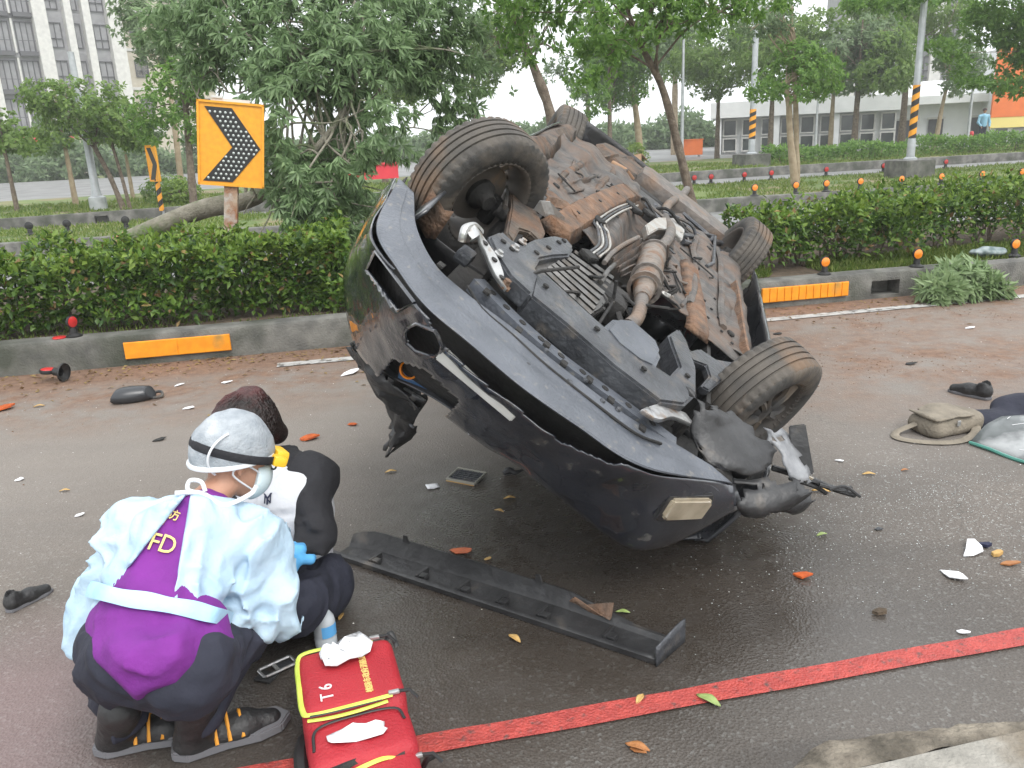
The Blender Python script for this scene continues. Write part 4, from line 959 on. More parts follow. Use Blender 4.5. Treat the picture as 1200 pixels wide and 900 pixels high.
# tray (apron) under the nose and the bumper skin, lofted between measured edges
def inpoly(q, poly):
    c_ = False; n_ = len(poly)
    for i in range(n_):
        a, b = poly[i], poly[(i + 1) % n_]
        if (a[1] > q[1]) != (b[1] > q[1]) and q[0] < (b[0] - a[0]) * (q[1] - a[1]) / (b[1] - a[1]) + a[0]: c_ = not c_
    return c_
RA_ = smoothpath([(484, 226), (488, 268), (510, 310), (548, 345), (600, 384), (660, 432), (730, 484), (800, 526), (834, 546)], 16)
RB_ = smoothpath([(468, 209), (441, 268), (466, 316), (500, 360), (552, 404), (612, 454), (676, 500), (756, 548), (858, 566)], 16)
zA = np.interp(np.linspace(0, 1, len(RA_)), [0, .2, 1], [.285, .30, .315]); zB = np.interp(np.linspace(0, 1, len(RB_)), [0, .15, .4, 1], [.29, .315, .305, .325])
g_ = []; 
for q, st in zip((0, 0, .12, .35, .42, .43, .6, .8, .94, .985, 1, 1), (.03, .0, 0, 0, 0, -.006, -.006, -.005, -.004, -.001, .006, .03)):
    g_.append([C2(*(a + (b - a) * q), za + (zb - za) * q + st) for a, b, za, zb in zip(RA_, RB_, zA, zB)])
g_ = np.array(g_); g_[..., 2] += vnoise(g_, 5) * .008
MB().grid(g_).build('front_apron', M_PLAS, car, smooth=True, solid=.004, angle=28)
RC_ = smoothpath([(466, 208), (438, 266), (462, 316), (494, 362), (546, 406), (606, 456), (670, 503), (750, 550), (814, 562), (862, 568)], 22)
RD_ = smoothpath([(449, 224), (411, 300), (403, 345), (413, 402), (448, 444), (505, 476), (572, 522), (650, 580), (752, 644), (866, 596)], 22)
XC = np.interp(np.linspace(0, 1, len(RC_)), np.linspace(0, 1, 10), [C2(466, 208, .295)[0], C2(438, 266, .32)[0], C2(462, 316, .318)[0], C2(494, 362, .31)[0], C2(546, 406, .31)[0], C2(606, 456, .31)[0], C2(670, 503, .312)[0], C2(750, 550, .318)[0], C2(814, 562, .324)[0], C2(862, 568, .33)[0]])
XD = np.interp(np.linspace(0, 1, len(RD_)), np.linspace(0, 1, 10), [1.86, 1.95, 2.05, 2.2, 2.34, 2.44, 2.5, 2.52, 2.46, 2.24])
duct = [(431, 315), (443, 293), (489, 353), (468, 364)]; fogh = [(500 + 22 * math.cos(a), 398 + 17 * math.sin(a) + .5 * 22 * math.cos(a) * .6) for a in np.linspace(0, 6.28, 20)]
slit = [(503, 370), (546, 407), (606, 457), (670, 504), (735, 543), (720, 545), (655, 518), (590, 468), (540, 424), (512, 394)]
torn = [(462, 420), (500, 432), (540, 470), (520, 492), (470, 462), (440, 448)]
NR = 34; QX = []; G3 = []
for r_ in range(NR):
    q = r_ / (NR - 1); px = RC_ + (RD_ - RC_) * q; X_ = XC + (XD - XC) * q + .05 * math.sin(q * math.pi) ** .7
    QX.append(px); G3.append([C2x(x, y, xx) for (x, y), xx in zip(px, X_)])
QX = np.array(QX); G3 = np.array(G3); G3 = G3 + vnoise(G3, 6)[..., None] * .012 + vnoise(G3, 18)[..., None] * .004; nS = G3.shape[1]; F = []; Fi = []
for i in range(NR - 1):
    for j in range(nS - 1):
        c = (QX[i, j] + QX[i + 1, j + 1]) / 2; f = (i * nS + j, i * nS + j + 1, (i + 1) * nS + j + 1, (i + 1) * nS + j); Fi.append(f)
        if inpoly(c, duct) or inpoly(c, fogh) or inpoly(c, slit) or inpoly(c, torn): continue
        F.append(f)
MB().add(crush(G3, .01, .02).reshape(-1, 3), F).build('front_bumper', M_SCUFF, car, smooth=True, solid=.006, angle=50)
core = G3 - np.array([.09, 0, 0]); core[..., 1] *= .985; MB().add(core.reshape(-1, 3), Fi).build('bumper_core', M_DARK, car, smooth=True, solid=.006)
# duct frame and the fog lamp tube
for poly, rr in ((duct, .006), (fogh[:-1], .006)):
    P = []
    for (x, y) in list(poly) + [poly[0]]:
        k = np.argmin(((QX - np.array([x, y])) ** 2).sum(-1)); P.append(G3.reshape(-1, 3)[k] + np.array([.004, 0, 0]))
    MB().tube(P, rr, 6).build('duct_rim', M_SCUFF, car, smooth=True)
# bonnet behind the bumper, pushed flat towards the road
rows = []
for q in np.linspace(0, 1, 12): rows.append([np.array([p[0] - .035 + (1.15 - p[0]) * q, p[1] * (1 - .06 * q), p[2] - .02 + min(.93 - p[2], .2) * q]) for p in G3[-1, ::3]])
rows = np.array(rows); rows[..., 2] += vnoise(rows, 4) * .04; MB().grid(crush(rows, .012, .04)).build('bonnet', M_PAINT, car, smooth=True, solid=.006, angle=50)
# clips and notches along the tray
for i, (x, y) in enumerate(((516, 312), (607, 388), (660, 427), (570, 343), (715, 470), (752, 503), (640, 405), (690, 446))):
    p = C2(x, y, .312); MB().bevbox(p + np.array([-.0, 0, -.004]), (.035, .025, .012), .003).build('clip', M_DARK, car)
for i, (x, y) in enumerate(((640, 411), (686, 446), (724, 480), (618, 428), (667, 447), (706, 470), (668, 450))):
    p = C2(x, y, .308); MB().lathe([(0, -.008), (.008, -.007), (.011, 0)], frame(p, (1, 0, 0), (0, 0, 1)), 8).build('bolt', M_STEEL, car)
P = [C2(x, y, .306) for x, y in ((548, 335), (565, 362), (600, 392), (640, 428), (700, 475), (745, 508), (775, 520))]; MB().tube(smoothpath(P, 4), .005, 6).build('tray_seam', M_DARK, car)
# bars in the slit, the pale crossbar, bits in the brake duct
P = [C2x(524, 406, 2.52), C2x(606, 483, 2.56)]; mbx = MB(); k1 = np.argmin(((QX - np.array([518, 414])) ** 2).sum(-1)); k2 = np.argmin(((QX - np.array([602, 492])) ** 2).sum(-1)); P = [G3.reshape(-1, 3)[k1] + np.array([.022, 0, -.012]), G3.reshape(-1, 3)[k2] + np.array([.022, 0, -.012])]; a_, b_ = P; up_ = np.array([0, 0, 1.]); d_ = unit(b_ - a_); sd = unit(np.cross(d_, [1, 0, 0.]))
for p, w in ((a_, .04), (b_, .028)): pass
mbx.add([a_ - sd * .024, a_ + sd * .024, b_ + sd * .014, b_ - sd * .014, *(q + np.array([-.02, 0, 0]) for q in (a_ - sd * .024, a_ + sd * .024, b_ + sd * .014, b_ - sd * .014))], [(0, 1, 2, 3), (7, 6, 5, 4), (0, 4, 5, 1), (1, 5, 6, 2), (2, 6, 7, 3), (3, 7, 4, 0)]); mbx.build('pale_crossbar', mat('pale_crossbar', (.36, .36, .34), (.45, .45, .43), 9, .5, bump=.2), car, bevel=.004)
for k in range(7):
    p = C2x(455 + k * 5, 310 + k * 8, 2.2 + .01 * k); MB().tube([p, p + RNG.normal(size=3) * .05], [.012, .008], 6).build('duct_wreckage', [M_DPLAS, M_BRSTEEL][k % 3 == 0], car)
MB().bevbox(C2x(468, 338, 2.18), (.05, .08, .06), .015).build('duct_wreckage', M_STEEL, car)
MB().bevbox(C2x(490, 442, 2.3), (.06, .14, .07), .02, eul3(.5, .2, .3)).build('washer_pump', M_BLUE, car)
MB().lathe([(.03, 0), (.035, .01), (.035, .03), (.028, .035)], frame(C2x(481, 432, 2.33), (0, 1, 0), (1, 0, -.3)), 16).build('orange_ring', M_LENSO, car)
# right fog lamp
def on_bumper(px, py, lift=.012):
    for X_ in np.linspace(2.9, 1.8, 400):
        p = C2x(px, py, X_); u_ = abs((p[0] - XE) / (XF0 - XE + .012)); v_ = abs((p[1] - YO) / (YW + .01))
        if u_ ** 4 + v_ ** 4 < 1: return p + np.array([lift, 0, 0])
    return p
k = np.argmin(((QX - np.array([802, 594])) ** 2).sum(-1)); c = G3.reshape(-1, 3)[k]; ki, kj = divmod(k, nS); tg = G3[ki, kj + 6] - G3[ki, kj - 6]; dn = G3[min(NR - 1, ki + 4), kj] - G3[ki - 4, kj]; nl = np.cross(tg, dn); nl = nl / np.linalg.norm(nl); nl = nl if nl[0] > 0 else -nl; c = c - nl * .012; fx = frame(c, tg, nl)
lm = MB().prism([(x_ * 1.45, y_ * 1.1) for x_, y_ in ((-.068, -.026), (-.055, -.04), (.062, -.044), (.072, .018), (.062, .034), (-.062, .04))], .03, fx); lm.build('fog_lamp', M_LAMP, car, bevel=.008)
MB().prism([(x_ * 1.4, y_ * 1.1) for x_, y_ in ((-.085, -.04), (-.06, -.054), (.074, -.058), (.087, .018), (.074, .046), (-.077, .052))], .02, frame(c - nl * .006, tg, nl)).build('fog_lamp_bezel', M_DPLAS, car, bevel=.006)
# radiator support: perforated bar behind the tray
P = [C2(x, y, .325) for x, y in ((560, 330), (600, 372), (655, 420), (720, 468), (790, 520))]; P = smoothpath(P, 5)
mb = MB(); nn = np.array([0, 0, 1.]); t_ = unit(np.gradient(P, axis=0)); sd = unit(np.cross(t_, nn))
mb.grid([[p - s_ * .035, p - s_ * .035 - nn * .012, p + s_ * .03 - nn * .012, p + s_ * .03 + nn * .04, p - s_ * .035 + nn * .04] for p, s_ in zip(P, sd)], close_v=True); mb.build('radiator_support', M_PLAS, car)
for i in range(2, len(P) - 1, 2): MB().lathe([(0, -.002), (.014, -.002), (.014, .004)], frame(P[i] - nn * .013, (1, 0, 0), (0, 0, 1)), 8).build('slot_hole', M_DARK, car)

# --- engine bay box (dark) and side liners
mb = MB(); mb.grid(crush([[(x, y, .5 + .03 * math.sin(9 * x + 5 * y)) for y in np.linspace(-.62, .62, 8)] for x in np.linspace(.9, 2.35, 8)])); mb.build('engine_bay', M_DARK, car, solid=.01)
for side in (1, -1):
    mb = MB(); ang = np.linspace(-1.2, 1.2, 20)
    mb.grid([[(1.35 + .415 * math.sin(a), side * y, .32 + .415 * math.cos(a)) for a in ang] for y in (.48, .6, .72, .86)]); mb.build('wheel_liner', M_DPLAS, car, smooth=True, solid=.006)
    mb = MB(); mb.grid([[(-1.35 + .415 * math.sin(a), side * y, .32 + .415 * math.cos(a)) for a in ang] for y in (.5, .6, .72, .86)]); mb.build('wheel_liner', M_DPLAS, car, smooth=True, solid=.006)
    MB().box((1.35, side * .5, .52), (.95, .02, .45)).build('inner_wing', M_DARK, car)

# --- front subframe: left plate with boot-shaped foot, crossmember, right horn
def plate_px(poly, z0, z1, name, m, bev=.01, dz=None):
    pts = [C2(x, y, z0) for x, y in poly]; k = len(pts); mb = MB()
    mb.add([tuple(p) for p in pts] + [(p[0] - .01, p[1], z1) for p in pts], [tuple(range(k)), tuple(range(k, 2 * k))[::-1]] + [(i, (i + 1) % k, k + (i + 1) % k, k + i) for i in range(k)])
    return mb.build(name, m, car, bevel=bev, smooth=True, angle=35)
plate_px([(573, 276), (588, 270), (600, 281), (612, 287), (628, 279), (648, 275), (664, 279), (673, 290), (668, 299), (650, 300), (634, 303), (628, 313), (633, 324), (624, 346), (598, 322), (584, 300)], .235, .31, 'subframe', M_STEEL)
plate_px([(628, 318), (642, 322), (690, 366), (740, 410), (786, 440), (797, 428), (788, 404), (784, 392), (796, 384), (806, 400), (817, 432), (817, 462), (804, 474), (775, 470), (720, 428), (665, 380), (622, 345)], .24, .34, 'subframe', M_STEEL)
for x, y in ((590, 283), (600, 292), (584, 297), (643, 290), (655, 284), (629, 296), (700, 385), (755, 432), (806, 440), (640, 335), (661, 282)):
    p = C2(x, y, .232); MB().lathe([(0, -.004), (.012, -.004), (.012, .004)], frame(p, (1, 0, 0), (0, 0, 1)), 8).build('bolt_hole', M_DARK, car)
for x, y in ((585, 297), (604, 290), (613, 283)):
    p = C2(x, y, .228); MB().lathe([(0, -.012), (.012, -.012), (.013, -.003), (.02, 0), (.02, .006)], frame(p, (1, 0, 0), (0, 0, 1)), 6).build('bolt', M_BRSTEEL, car)
# bent bright bracket hanging off the left corner
P = smoothpath([C2(545, 276, .22), C2(556, 273, .2), C2(563, 285, .22), C2(574, 303, .24), C2(583, 325, .26), C2(592, 340, .28)], 4)
mb = MB(); t_ = unit(np.gradient(P, axis=0)); sd = unit(np.cross(t_, [0, 0, 1.])); wv = np.linspace(.034, .02, len(P))
mb.grid([[p - s_ * w, p - s_ * w - nn * .012, p + s_ * w - nn * .012, p + s_ * w] for p, s_, w in zip(P, sd, wv)]); mb.build('bent_bracket', M_BRSTEEL, car, smooth=True, solid=.006)
for i in (9, 13, 17): MB().lathe([(0, -.003), (.012, -.003), (.012, .003)], frame(P[i] - nn * .016, (1, 0, 0), (0, 0, 1)), 8).build('bolt_hole', M_DARK, car)
MB().lathe([(0, -.02), (.014, -.02), (.016, 0), (.026, .003), (.026, .012)], frame(P[-2] - nn * .012, (1, 0, 0), (0, 0, 1)), 6).build('bolt', M_RUSTY, car)
MB().tube(smoothpath([C2(541, 283, .24), C2(545, 268, .2), C2(556, 265, .2), C2(563, 272, .22)], 4), .014, 7).build('bent_bracket', M_BRSTEEL, car, smooth=True)
MB().bevbox(C2(545, 300, .3), (.09, .06, .05), .015).build('tow_bracket', M_STEEL, car)
P = smoothpath([C2(752, 482, .28), C2(764, 487, .27), C2(780, 484, .28), C2(806, 494, .3)], 4)
mb = MB(); t_ = unit(np.gradient(P, axis=0)); sd = unit(np.cross(t_, nn)); mb.grid([[p - s_ * .03, p - s_ * .028 - nn * .012, p + s_ * .028 - nn * .012, p + s_ * .03] for p, s_ in zip(P, sd)]); mb.build('bent_bracket', M_BRSTEEL, car, smooth=True, solid=.006)

# --- engine sump with casting ribs, gearbox cover
mb = MB(); mb.bevbox(C2(668, 335, .3) + np.array([-.02, 0, .03]), (.5, .32, .12), .03, eul3(0, 0, .1)); mb.build('oil_sump', M_ALU, car, smooth=True)
for i in range(9):
    a = np.array([633 + i * 5.0, 319 - i * 3.0]); b2 = np.array([690 + i * 3.5, 374 - i * 6.0])
    MB().tube([C2(*a, .262), C2(*b2, .262)], .0125, 4, flat=.8).build('sump_rib', M_ALU, car)
plate_px([(708, 382), (722, 370), (740, 372), (772, 400), (778, 414), (770, 432), (752, 424), (724, 402)], .235, .33, 'gearbox_cover', M_PLAS, .022)
MB().bevbox(C2(706, 352, .33), (.22, .2, .14), .03).build('gearbox', M_DARK, car)
for k in range(26):
    p = C2(RNG.uniform(640, 790), 0, .3) if False else C2(690 + 70 * RNG.normal() * .6, 0, .3) if False else None
    s_ = RNG.random(); px = 640 + 130 * s_ + RNG.normal() * 10; py = 395 + 75 * s_ + RNG.normal() * 9
    a = C2(px, py, .36); b2 = a + RNG.normal(size=3) * np.array([.05, .07, .03]); MB().tube(smoothpath([a, (a + b2) / 2 + RNG.normal(size=3) * .02, b2], 3), RNG.uniform(.006, .016), 6).build('engine_hose', [M_DPLAS, M_STEEL, M_DARK][k % 3], car, smooth=True)
for k in range(30):
    px = 700 + RNG.normal() * 26; py = 352 + RNG.normal() * 16 + (px - 700) * .5; a = C2(px, py, .30)
    if k % 2: MB().bevbox(a, RNG.uniform(.02, .07, 3), .006, eul3(*RNG.uniform(-1, 1, 3))).build('gearbox_fitting', [M_ALU, M_DARK, M_STEEL][k % 3], car)
    else: MB().tube(smoothpath([a, a + RNG.normal(size=3) * .05, a + RNG.normal(size=3) * .08], 3), .007, 6).build('wiring', M_DARK, car, smooth=True)

# --- exhaust: front pipe, catalyst, mid pipe, rear pipe, muffler
P = smoothpath([C2(736, 382, .27), C2(747, 372, .25), C2(752, 352, .24), C2(755, 338, .245), C2(757, 325, .25)], 5); MB().tube(P, np.interp(np.linspace(0, 1, len(P)), [0, .8, 1], [.03, .03, .026]), 14).build('front_pipe', M_EXH, car, smooth=True)
P = smoothpath([C2(752, 350, .24), C2(757, 330, .24), C2(761, 315, .245), C2(765, 300, .25), C2(770, 291, .26)], 5)
MB().tube(P, np.interp(np.linspace(0, 1, len(P)), [0, .12, .3, .75, .9, 1], [.034, .05, .068, .072, .06, .03]), 18).build('catalytic_converter', mat('catalyst_casing', (.16, .135, .115), (.25, .205, .17), 14, .5, metal=.3, c3=(.19, .105, .06), s3=11, r3=(.5, .62), bump=.4), car, smooth=True)
for k in (.18, .32, .8):
    i = int(k * (len(P) - 1)); d = unit(P[i + 1] - P[i]); MB().lathe([(.062, -.012), (.08, -.012), (.08, .012), (.062, .012)], frame(P[i], np.cross(d, [0, 0, 1]), d), 20).build('flange', M_EXH, car)
P = smoothpath([C2(768, 294, .25), C2(776, 288, .24), C2(783, 280, .23), C2(786, 268, .25), C2(779, 255, .28), C2(783, 240, .27), C2(800, 228, .26), C2(805, 222, .3)], 5); MB().tube(P, .032, 12).build('rear_pipe', M_EXH, car, smooth=True)
plate_px([(757, 263), (770, 254), (790, 255), (803, 270), (800, 281), (788, 270), (772, 268), (760, 275)], .25, .3, 'heat_shield', M_SHIELD, .006)
MB().bevbox((-1.75, -.25, .33), (.42, .9, .2), .07).build('muffler', M_EXH, car, smooth=True)
for k in range(16):
    a = C2(775 + RNG.normal() * 7, 325 + RNG.normal() * 14, .27); MB().tube(smoothpath([a, a + RNG.normal(size=3) * .04, a + RNG.normal(size=3) * .07], 3), .007, 5).build('wiring', [M_DARK, M_EXH][k % 2], car, smooth=True)
MB().bevbox(C2(782, 346, .27), (.12, .05, .02), .006, eul3(.3, .2, .3)).build('torn_shield', M_SHIELD, car)

# --- floor pan with tunnel, dented and folded on its left
xs, ys = np.linspace(-1.15, 1.0, 60), np.linspace(-.76, .76, 56); Pf = np.zeros((60, 56, 3))
for i, x in enumerate(xs):
    for j, y in enumerate(ys):
        z = .275 + .11 * math.exp(-((y + .02) / .13) ** 4) - .012 * math.sin(6.3 * (y / .25)) * (abs(y) > .2)
        z -= .05 * max(0, 1 - abs(x + .55) / .09) * (y > .1) + .03 * max(0, 1 - abs(x - .1) / .05) * (y > .1)
        Pf[i, j] = (x, y, z)
Pf[..., 2] += vnoise(Pf, 4.5) * .03 + vnoise(Pf, 13) * .012 - np.where(Pf[..., 1] > .15, np.abs(vnoise(Pf + 3, 2.2)) * .03 * np.clip((.4 - Pf[..., 0]), 0, 1), 0)
mb = MB().grid(Pf); mb.build('floor_pan', M_FLOOR, car, smooth=True, solid=.006)
def rail(px, z, w, h, name, m, jit=.01):
    P = smoothpath([C2(x, y, z) if len(q) == 0 else C2(x, y, q[0]) for x, y, *q in px], 5); P = P + RNG.normal(size=P.shape) * jit * .3; t_ = unit(np.gradient(P, axis=0)); sd = unit(np.cross(t_, nn)); mb = MB()
    mb.grid([[p - s_ * w * 1.5 + nn * h, p - s_ * w + nn * .004, p - s_ * w * .85, p + s_ * w * .85, p + s_ * w + nn * .004, p + s_ * w * 1.5 + nn * h] for p, s_ in zip(P, sd)])
    for e in (0, -1): 
        p, s_ = P[e], sd[e]; mb.add([p - s_ * w * 1.5 + nn * h, p - s_ * w, p + s_ * w, p + s_ * w * 1.5 + nn * h], [(0, 1, 2, 3)])
    return mb.build(name, m, car, smooth=True, angle=35, solid=.004), P
o, P = rail([(812, 308), (816, 340), (820, 362), (822, 388)], .255, .045, .03, 'floor_rail', M_RUSTY)
o, P = rail([(655, 262, .235), (690, 243, .225), (720, 228, .22), (738, 222, .215)], .22, .06, .07, 'floor_rail', M_RUSTY)
for i in (3, 7, 11): MB().lathe([(0, -.003), (.011, -.003), (.011, .004)], frame(P[i] - nn * .004, (1, 0, 0), (0, 0, 1)), 8).build('bolt_hole', M_DARK, car)
o, P = rail([(738, 222, .215), (746, 226, .22), (752, 240, .25)], .22, .06, .07, 'floor_rail', M_MUD)
# right sill flange (rust edge), left sill twisted up
P = smoothpath([C2(x, y, .235) for x, y in ((864, 330), (868, 350), (873, 385), (878, 410), (883, 428))], 5)
mb = MB(); mb.grid([[p, p + np.array([0, .012, -.0]), p + np.array([0, .02, .05])] for p in P]); mb.build('sill_flange', M_RUSTY, car, solid=.006)
mb = MB(); mb.grid([[p + np.array([0, .01, .045]) + vnoise(p[None], 8)[0] * .02, np.array([p[0], p[1] + .1, .272]) + vnoise(p[None] + 1, 8)[0] * .015, np.array([p[0], p[1] + .22, .268]), np.array([p[0], p[1] + .32, .272])] for p in P]); mb.build('sill_underside', M_FLOOR, car, smooth=True, solid=.005)
for x, y in ((826, 352), (830, 372), (834, 362), (846, 388), (838, 350), (858, 402), (842, 372)):
    p = C2(x, y, .262); MB().lathe([(0, -.003), (.009, -.003), (.009, .004)], frame(p, (1, 0, 0), (0, 0, 1)), 7).build('drain_hole', M_DARK, car)
mb = MB(); xsx = np.linspace(-1.0, .95, 40); Ps = np.array([[(x, .70, .24), (x, .74, .18 + .02 * math.sin(7 * x)), (x, .80, .17), (x, .86, .22), (x, .885, .3)] for x in xsx]); Ps[..., 2] += vnoise(Ps, 4) * .04 + .06 * np.clip((.5 - Ps[..., 0]) / 1.4, 0, 1); Ps[..., 1] += vnoise(Ps + 9, 4) * .03; mb.grid(Ps); mb.build('left_sill', M_MUD, car, smooth=True, solid=.006)
# crumpled panels standing up along the far left (rear floor edge and torn wheel-arch sheet)
def crumple(px, z, up, name, m, amp=.05, fr=7):
    A = smoothpath([C2(x, y, z) for x, y in px], 6); rows = []
    for q in np.linspace(0, 1, 6): rows.append(A + np.array([0, 0, -up * q]) + np.array([-.1 * q, .05 * q, 0]) + (vnoise(A + q * .6, fr)[:, None] * amp) * np.array([1, .6, 1.]))
    MB().grid(rows).build(name, m, car, smooth=True, solid=.006, angle=30)
crumple([(648, 212), (680, 203), (706, 196), (728, 194), (745, 198)], .34, .05, 'torn_floor_sheet', M_MUD, .04, 6)
crumple([(650, 232), (690, 222), (716, 212), (736, 210)], .29, .03, 'torn_floor_sheet', M_FLOOR, .04, 8)
crumple([(640, 240), (655, 246), (668, 256), (676, 270)], .26, .05, 'torn_floor_sheet', M_RUSTY, .06, 9)
MB().bevbox(C2(730, 200, .3), (.2, .14, .03), .01, eul3(.2, .25, .5)).build('torn_bracket', M_BROWN, car)
mb = MB(); a = C2(633, 235, .2); b2 = C2(662, 255, .22); mb.grid([[a, a + nn * .05], [(a + b2) / 2 + np.array([0, .03, -.02]), (a + b2) / 2 + nn * .05], [b2, b2 + nn * .05]]); mb.build('torn_white_sheet', M_BRSTEEL, car, solid=.006)
# ribbed heat shield sheet beside the catalyst and brake lines
mb = MB(); A = [C2(x, y, .24) for x, y in ((715, 300), (724, 292), (738, 283), (750, 277))]; Bp = [C2(x, y, .3) for x, y in ((730, 325), (740, 320), (752, 315), (757, 302))]; A, Bp = smoothpath(A, 6), smoothpath(Bp, 6)
mb.grid([[a + (b2 - a) * q + nn * (.012 * math.sin(q * 30)) for q in np.linspace(0, 1, 26)] for a, b2 in zip(A, Bp)]); mb.build('ribbed_shield', M_FLOOR, car, smooth=True, solid=.004)
MB().tube(smoothpath([C2(708, 308, .24), C2(718, 296, .225), C2(732, 286, .225), C2(748, 278, .235)], 5), .012, 8).build('hose', M_EXH, car, smooth=True)
for k in range(4):
    o_ = np.array([k * 4.2, k * 1.6]); P = smoothpath([C2(*(np.array(q) + o_), .24) for q in ((690, 296), (702, 285), (700, 268), (696, 257), (716, 243), (735, 236))], 5); MB().tube(P, .0065, 6).build('brake_line', M_SHIELD if k % 2 else M_STEEL, car, smooth=True)
for x, y in ((700, 258), (738, 240), (690, 300), (745, 246), (760, 250)): MB().bevbox(C2(x, y, .24), (.08, .07, .03), .01, eul3(0, 0, .5)).build('line_clip', M_DARK, car)
P = smoothpath([C2(704, 331, .25), C2(712, 318, .23), C2(720, 310, .24)], 5); MB().tube(P, .011, 8).build('hose', M_ALU, car, smooth=True)
for k in range(6):
    a = C2(748 + k * 7, 236 + k * 3, .26); b2 = C2(772 + k * 11, 262 + k * 4, .27); MB().tube(smoothpath([a, (a + b2) / 2 + RNG.normal(size=3) * .03, b2], 4), .012, 6).build('underbody_pipe', [M_DARK, M_STEEL, M_EXH][k % 3], car, smooth=True)
# --- rear suspension
for a, b2, r in (((795, 275, .27), (845, 285, .3), .022), ((800, 283, .27), (848, 296, .3), .02), ((780, 262, .28), (842, 279, .3), .018), ((838, 278, .27), (836, 308, .26), .012), ((800, 250, .3), (838, 282, .3), .016), ((765, 240, .3), (820, 278, .28), .022), ((836, 308, .26), (828, 312, .26), .012)):
    MB().tube([C2(*a), C2(*b2)], r, 8).build('suspension_link', M_STEEL, car, smooth=True)
MB().bevbox((-1.35, -.1, .36), (.14, 1.1, .1), .03).build('rear_axle_beam', M_DARK, car)
MB().bevbox((-.98, .0, .36), (.4, .9, .14), .05).build('fuel_tank', M_DPLAS, car)
MB().lathe([(.3, 0), (.3, .16), (.26, .2), (0, .2)], frame((-1.85, .3, .5), (1, 0, 0), (0, 0, -1)), 24).build('spare_wheel_well', M_MUD, car, smooth=True)
mb = MB(); mb.grid([[(x, y, .50 + .02 * math.sin(20 * y)) for y in np.linspace(-.7, .7, 20)] for x in np.linspace(-2.28, -1.1, 8)]); mb.build('boot_floor', M_MUD, car, smooth=True, solid=.006)

# --- wheels
def tyre_mesh(R0=.325, Wt=.215, n=144):
    prof = []   # (radius, across)
    hw_ = Wt / 2
    side = [(.205, -hw_ * .80), (.215, -hw_ * .92), (.245, -hw_ * 1.0), (.28, -hw_ * .99), (.303, -hw_ * .93)]
    prof += side + [(.314, -hw_ * .86), (.318, -hw_ * .80)]
    tr = []
    grooves = [-.052, -.018, .018, .052]; y = -hw_ * .74; pts = []
    for gx in grooves: pts += [(gx - .0055, 0), (gx - .0045, 1), (gx + .0045, 1), (gx + .0055, 0)]
    pts = [(-hw_ * .74, 0)] + pts + [(hw_ * .74, 0)]
    for yy, g_ in pts: prof.append((R0 - .006 * (yy / (hw_ * .74)) ** 2 - .009 * g_, yy))
    prof += [(.318, hw_ * .80), (.314, hw_ * .86)] + [(r, -y_) for r, y_ in side[::-1]]
    P = np.zeros((n, len(prof), 3)); mi_row = [0 if abs(p[1]) > hw_ * .9 else 1 for p in prof]
    for i in range(n):
        a = 2 * math.pi * i / n; cut = (i % 3 == 0)
        for j, (r, y_) in enumerate(prof):
            rr = r - (.010 if cut and hw_ * .62 < abs(y_) < hw_ * .95 else 0)
            P[i, j] = (rr * math.cos(a), y_, rr * math.sin(a))
    mb = MB(); a, b = P.shape[:2]; F = []; MI = []
    for i in range(a):
        for j in range(b - 1):
            F.append((i * b + j, ((i + 1) % a) * b + j, ((i + 1) % a) * b + j + 1, i * b + j + 1)); MI.append(1 if abs(prof[j][1] + prof[j + 1][1]) / 2 < hw_ * .88 else 0)
    mb.add(P.reshape(-1, 3), F); mb.mi = MI; return mb
def wheel(c, side, steer, camber=0.0):
    """rim is the part, tyre, spokes and brake its pieces; local y points outwards"""
    MBr = MB(); MBr.grid(np.array([[(r * math.cos(a), y, r * math.sin(a)) for r, y in ((.212, .095), (.205, .088), (.19, .06), (.185, 0), (.19, -.06), (.2, -.09), (.212, -.098))] for a in np.linspace(0, 2 * math.pi, 48, endpoint=False)]), close_u=True)
    w = MBr.build('wheel', M_BARREL, car, smooth=True, solid=.006)
    w.matrix_local = Matrix.Translation(Vector(c)) @ Matrix.Rotation(steer, 4, 'Z') @ Matrix.Rotation(camber, 4, 'X') @ (Matrix.Identity(4) if side > 0 else Matrix.Rotation(math.pi, 4, 'Z'))
    tyre_mesh().build('tyre', [M_RUBBER, M_TREAD], w, smooth=True, angle=50)
    sp = MB()
    for k in range(5):
        a = 2 * math.pi * k / 5
        for da in (-.13, .13): sp.tube([(.045 * math.cos(a), .07, .045 * math.sin(a)), (.12 * math.cos(a + da), .075, .12 * math.sin(a + da)), (.19 * math.cos(a + da * 1.3), .06, .19 * math.sin(a + da * 1.3))], [.022, .016, .018], 6)
    sp.lathe([(0, .085), (.05, .08), (.065, .06), (.06, .03)], frame((0, 0, 0), (1, 0, 0), (0, 1, 0)), 20); sp.build('spokes', M_RIM, w, smooth=True)
    d = MB(); d.lathe([(.05, .02), (.14, .02), (.142, .016), (.142, -.002), (.14, -.006), (.05, -.006)], frame((0, 0, 0), (1, 0, 0), (0, 1, 0)), 36); d.build('brake_disc', M_BARREL, w, smooth=True)
    h = MB(); h.lathe([(0, -.09), (.035, -.09), (.045, -.05), (.07, -.03), (.07, .03)], frame((0, 0, 0), (1, 0, 0), (0, 1, 0)), 18); h.bevbox((-.1, -.02, .05), (.06, .08, .14), .02); h.build('hub_and_caliper', M_DARK, w, smooth=True)
    return w
wheel((1.35, .77, .32), 1, R_(34), R_(0)); wheel((1.35, -.77, .32), -1, R_(34), R_(0))
wheel((-1.35, .80, .48), 1, R_(-14), R_(8)); wheel((-1.35, -.73, .31), -1, R_(-6), R_(-4))
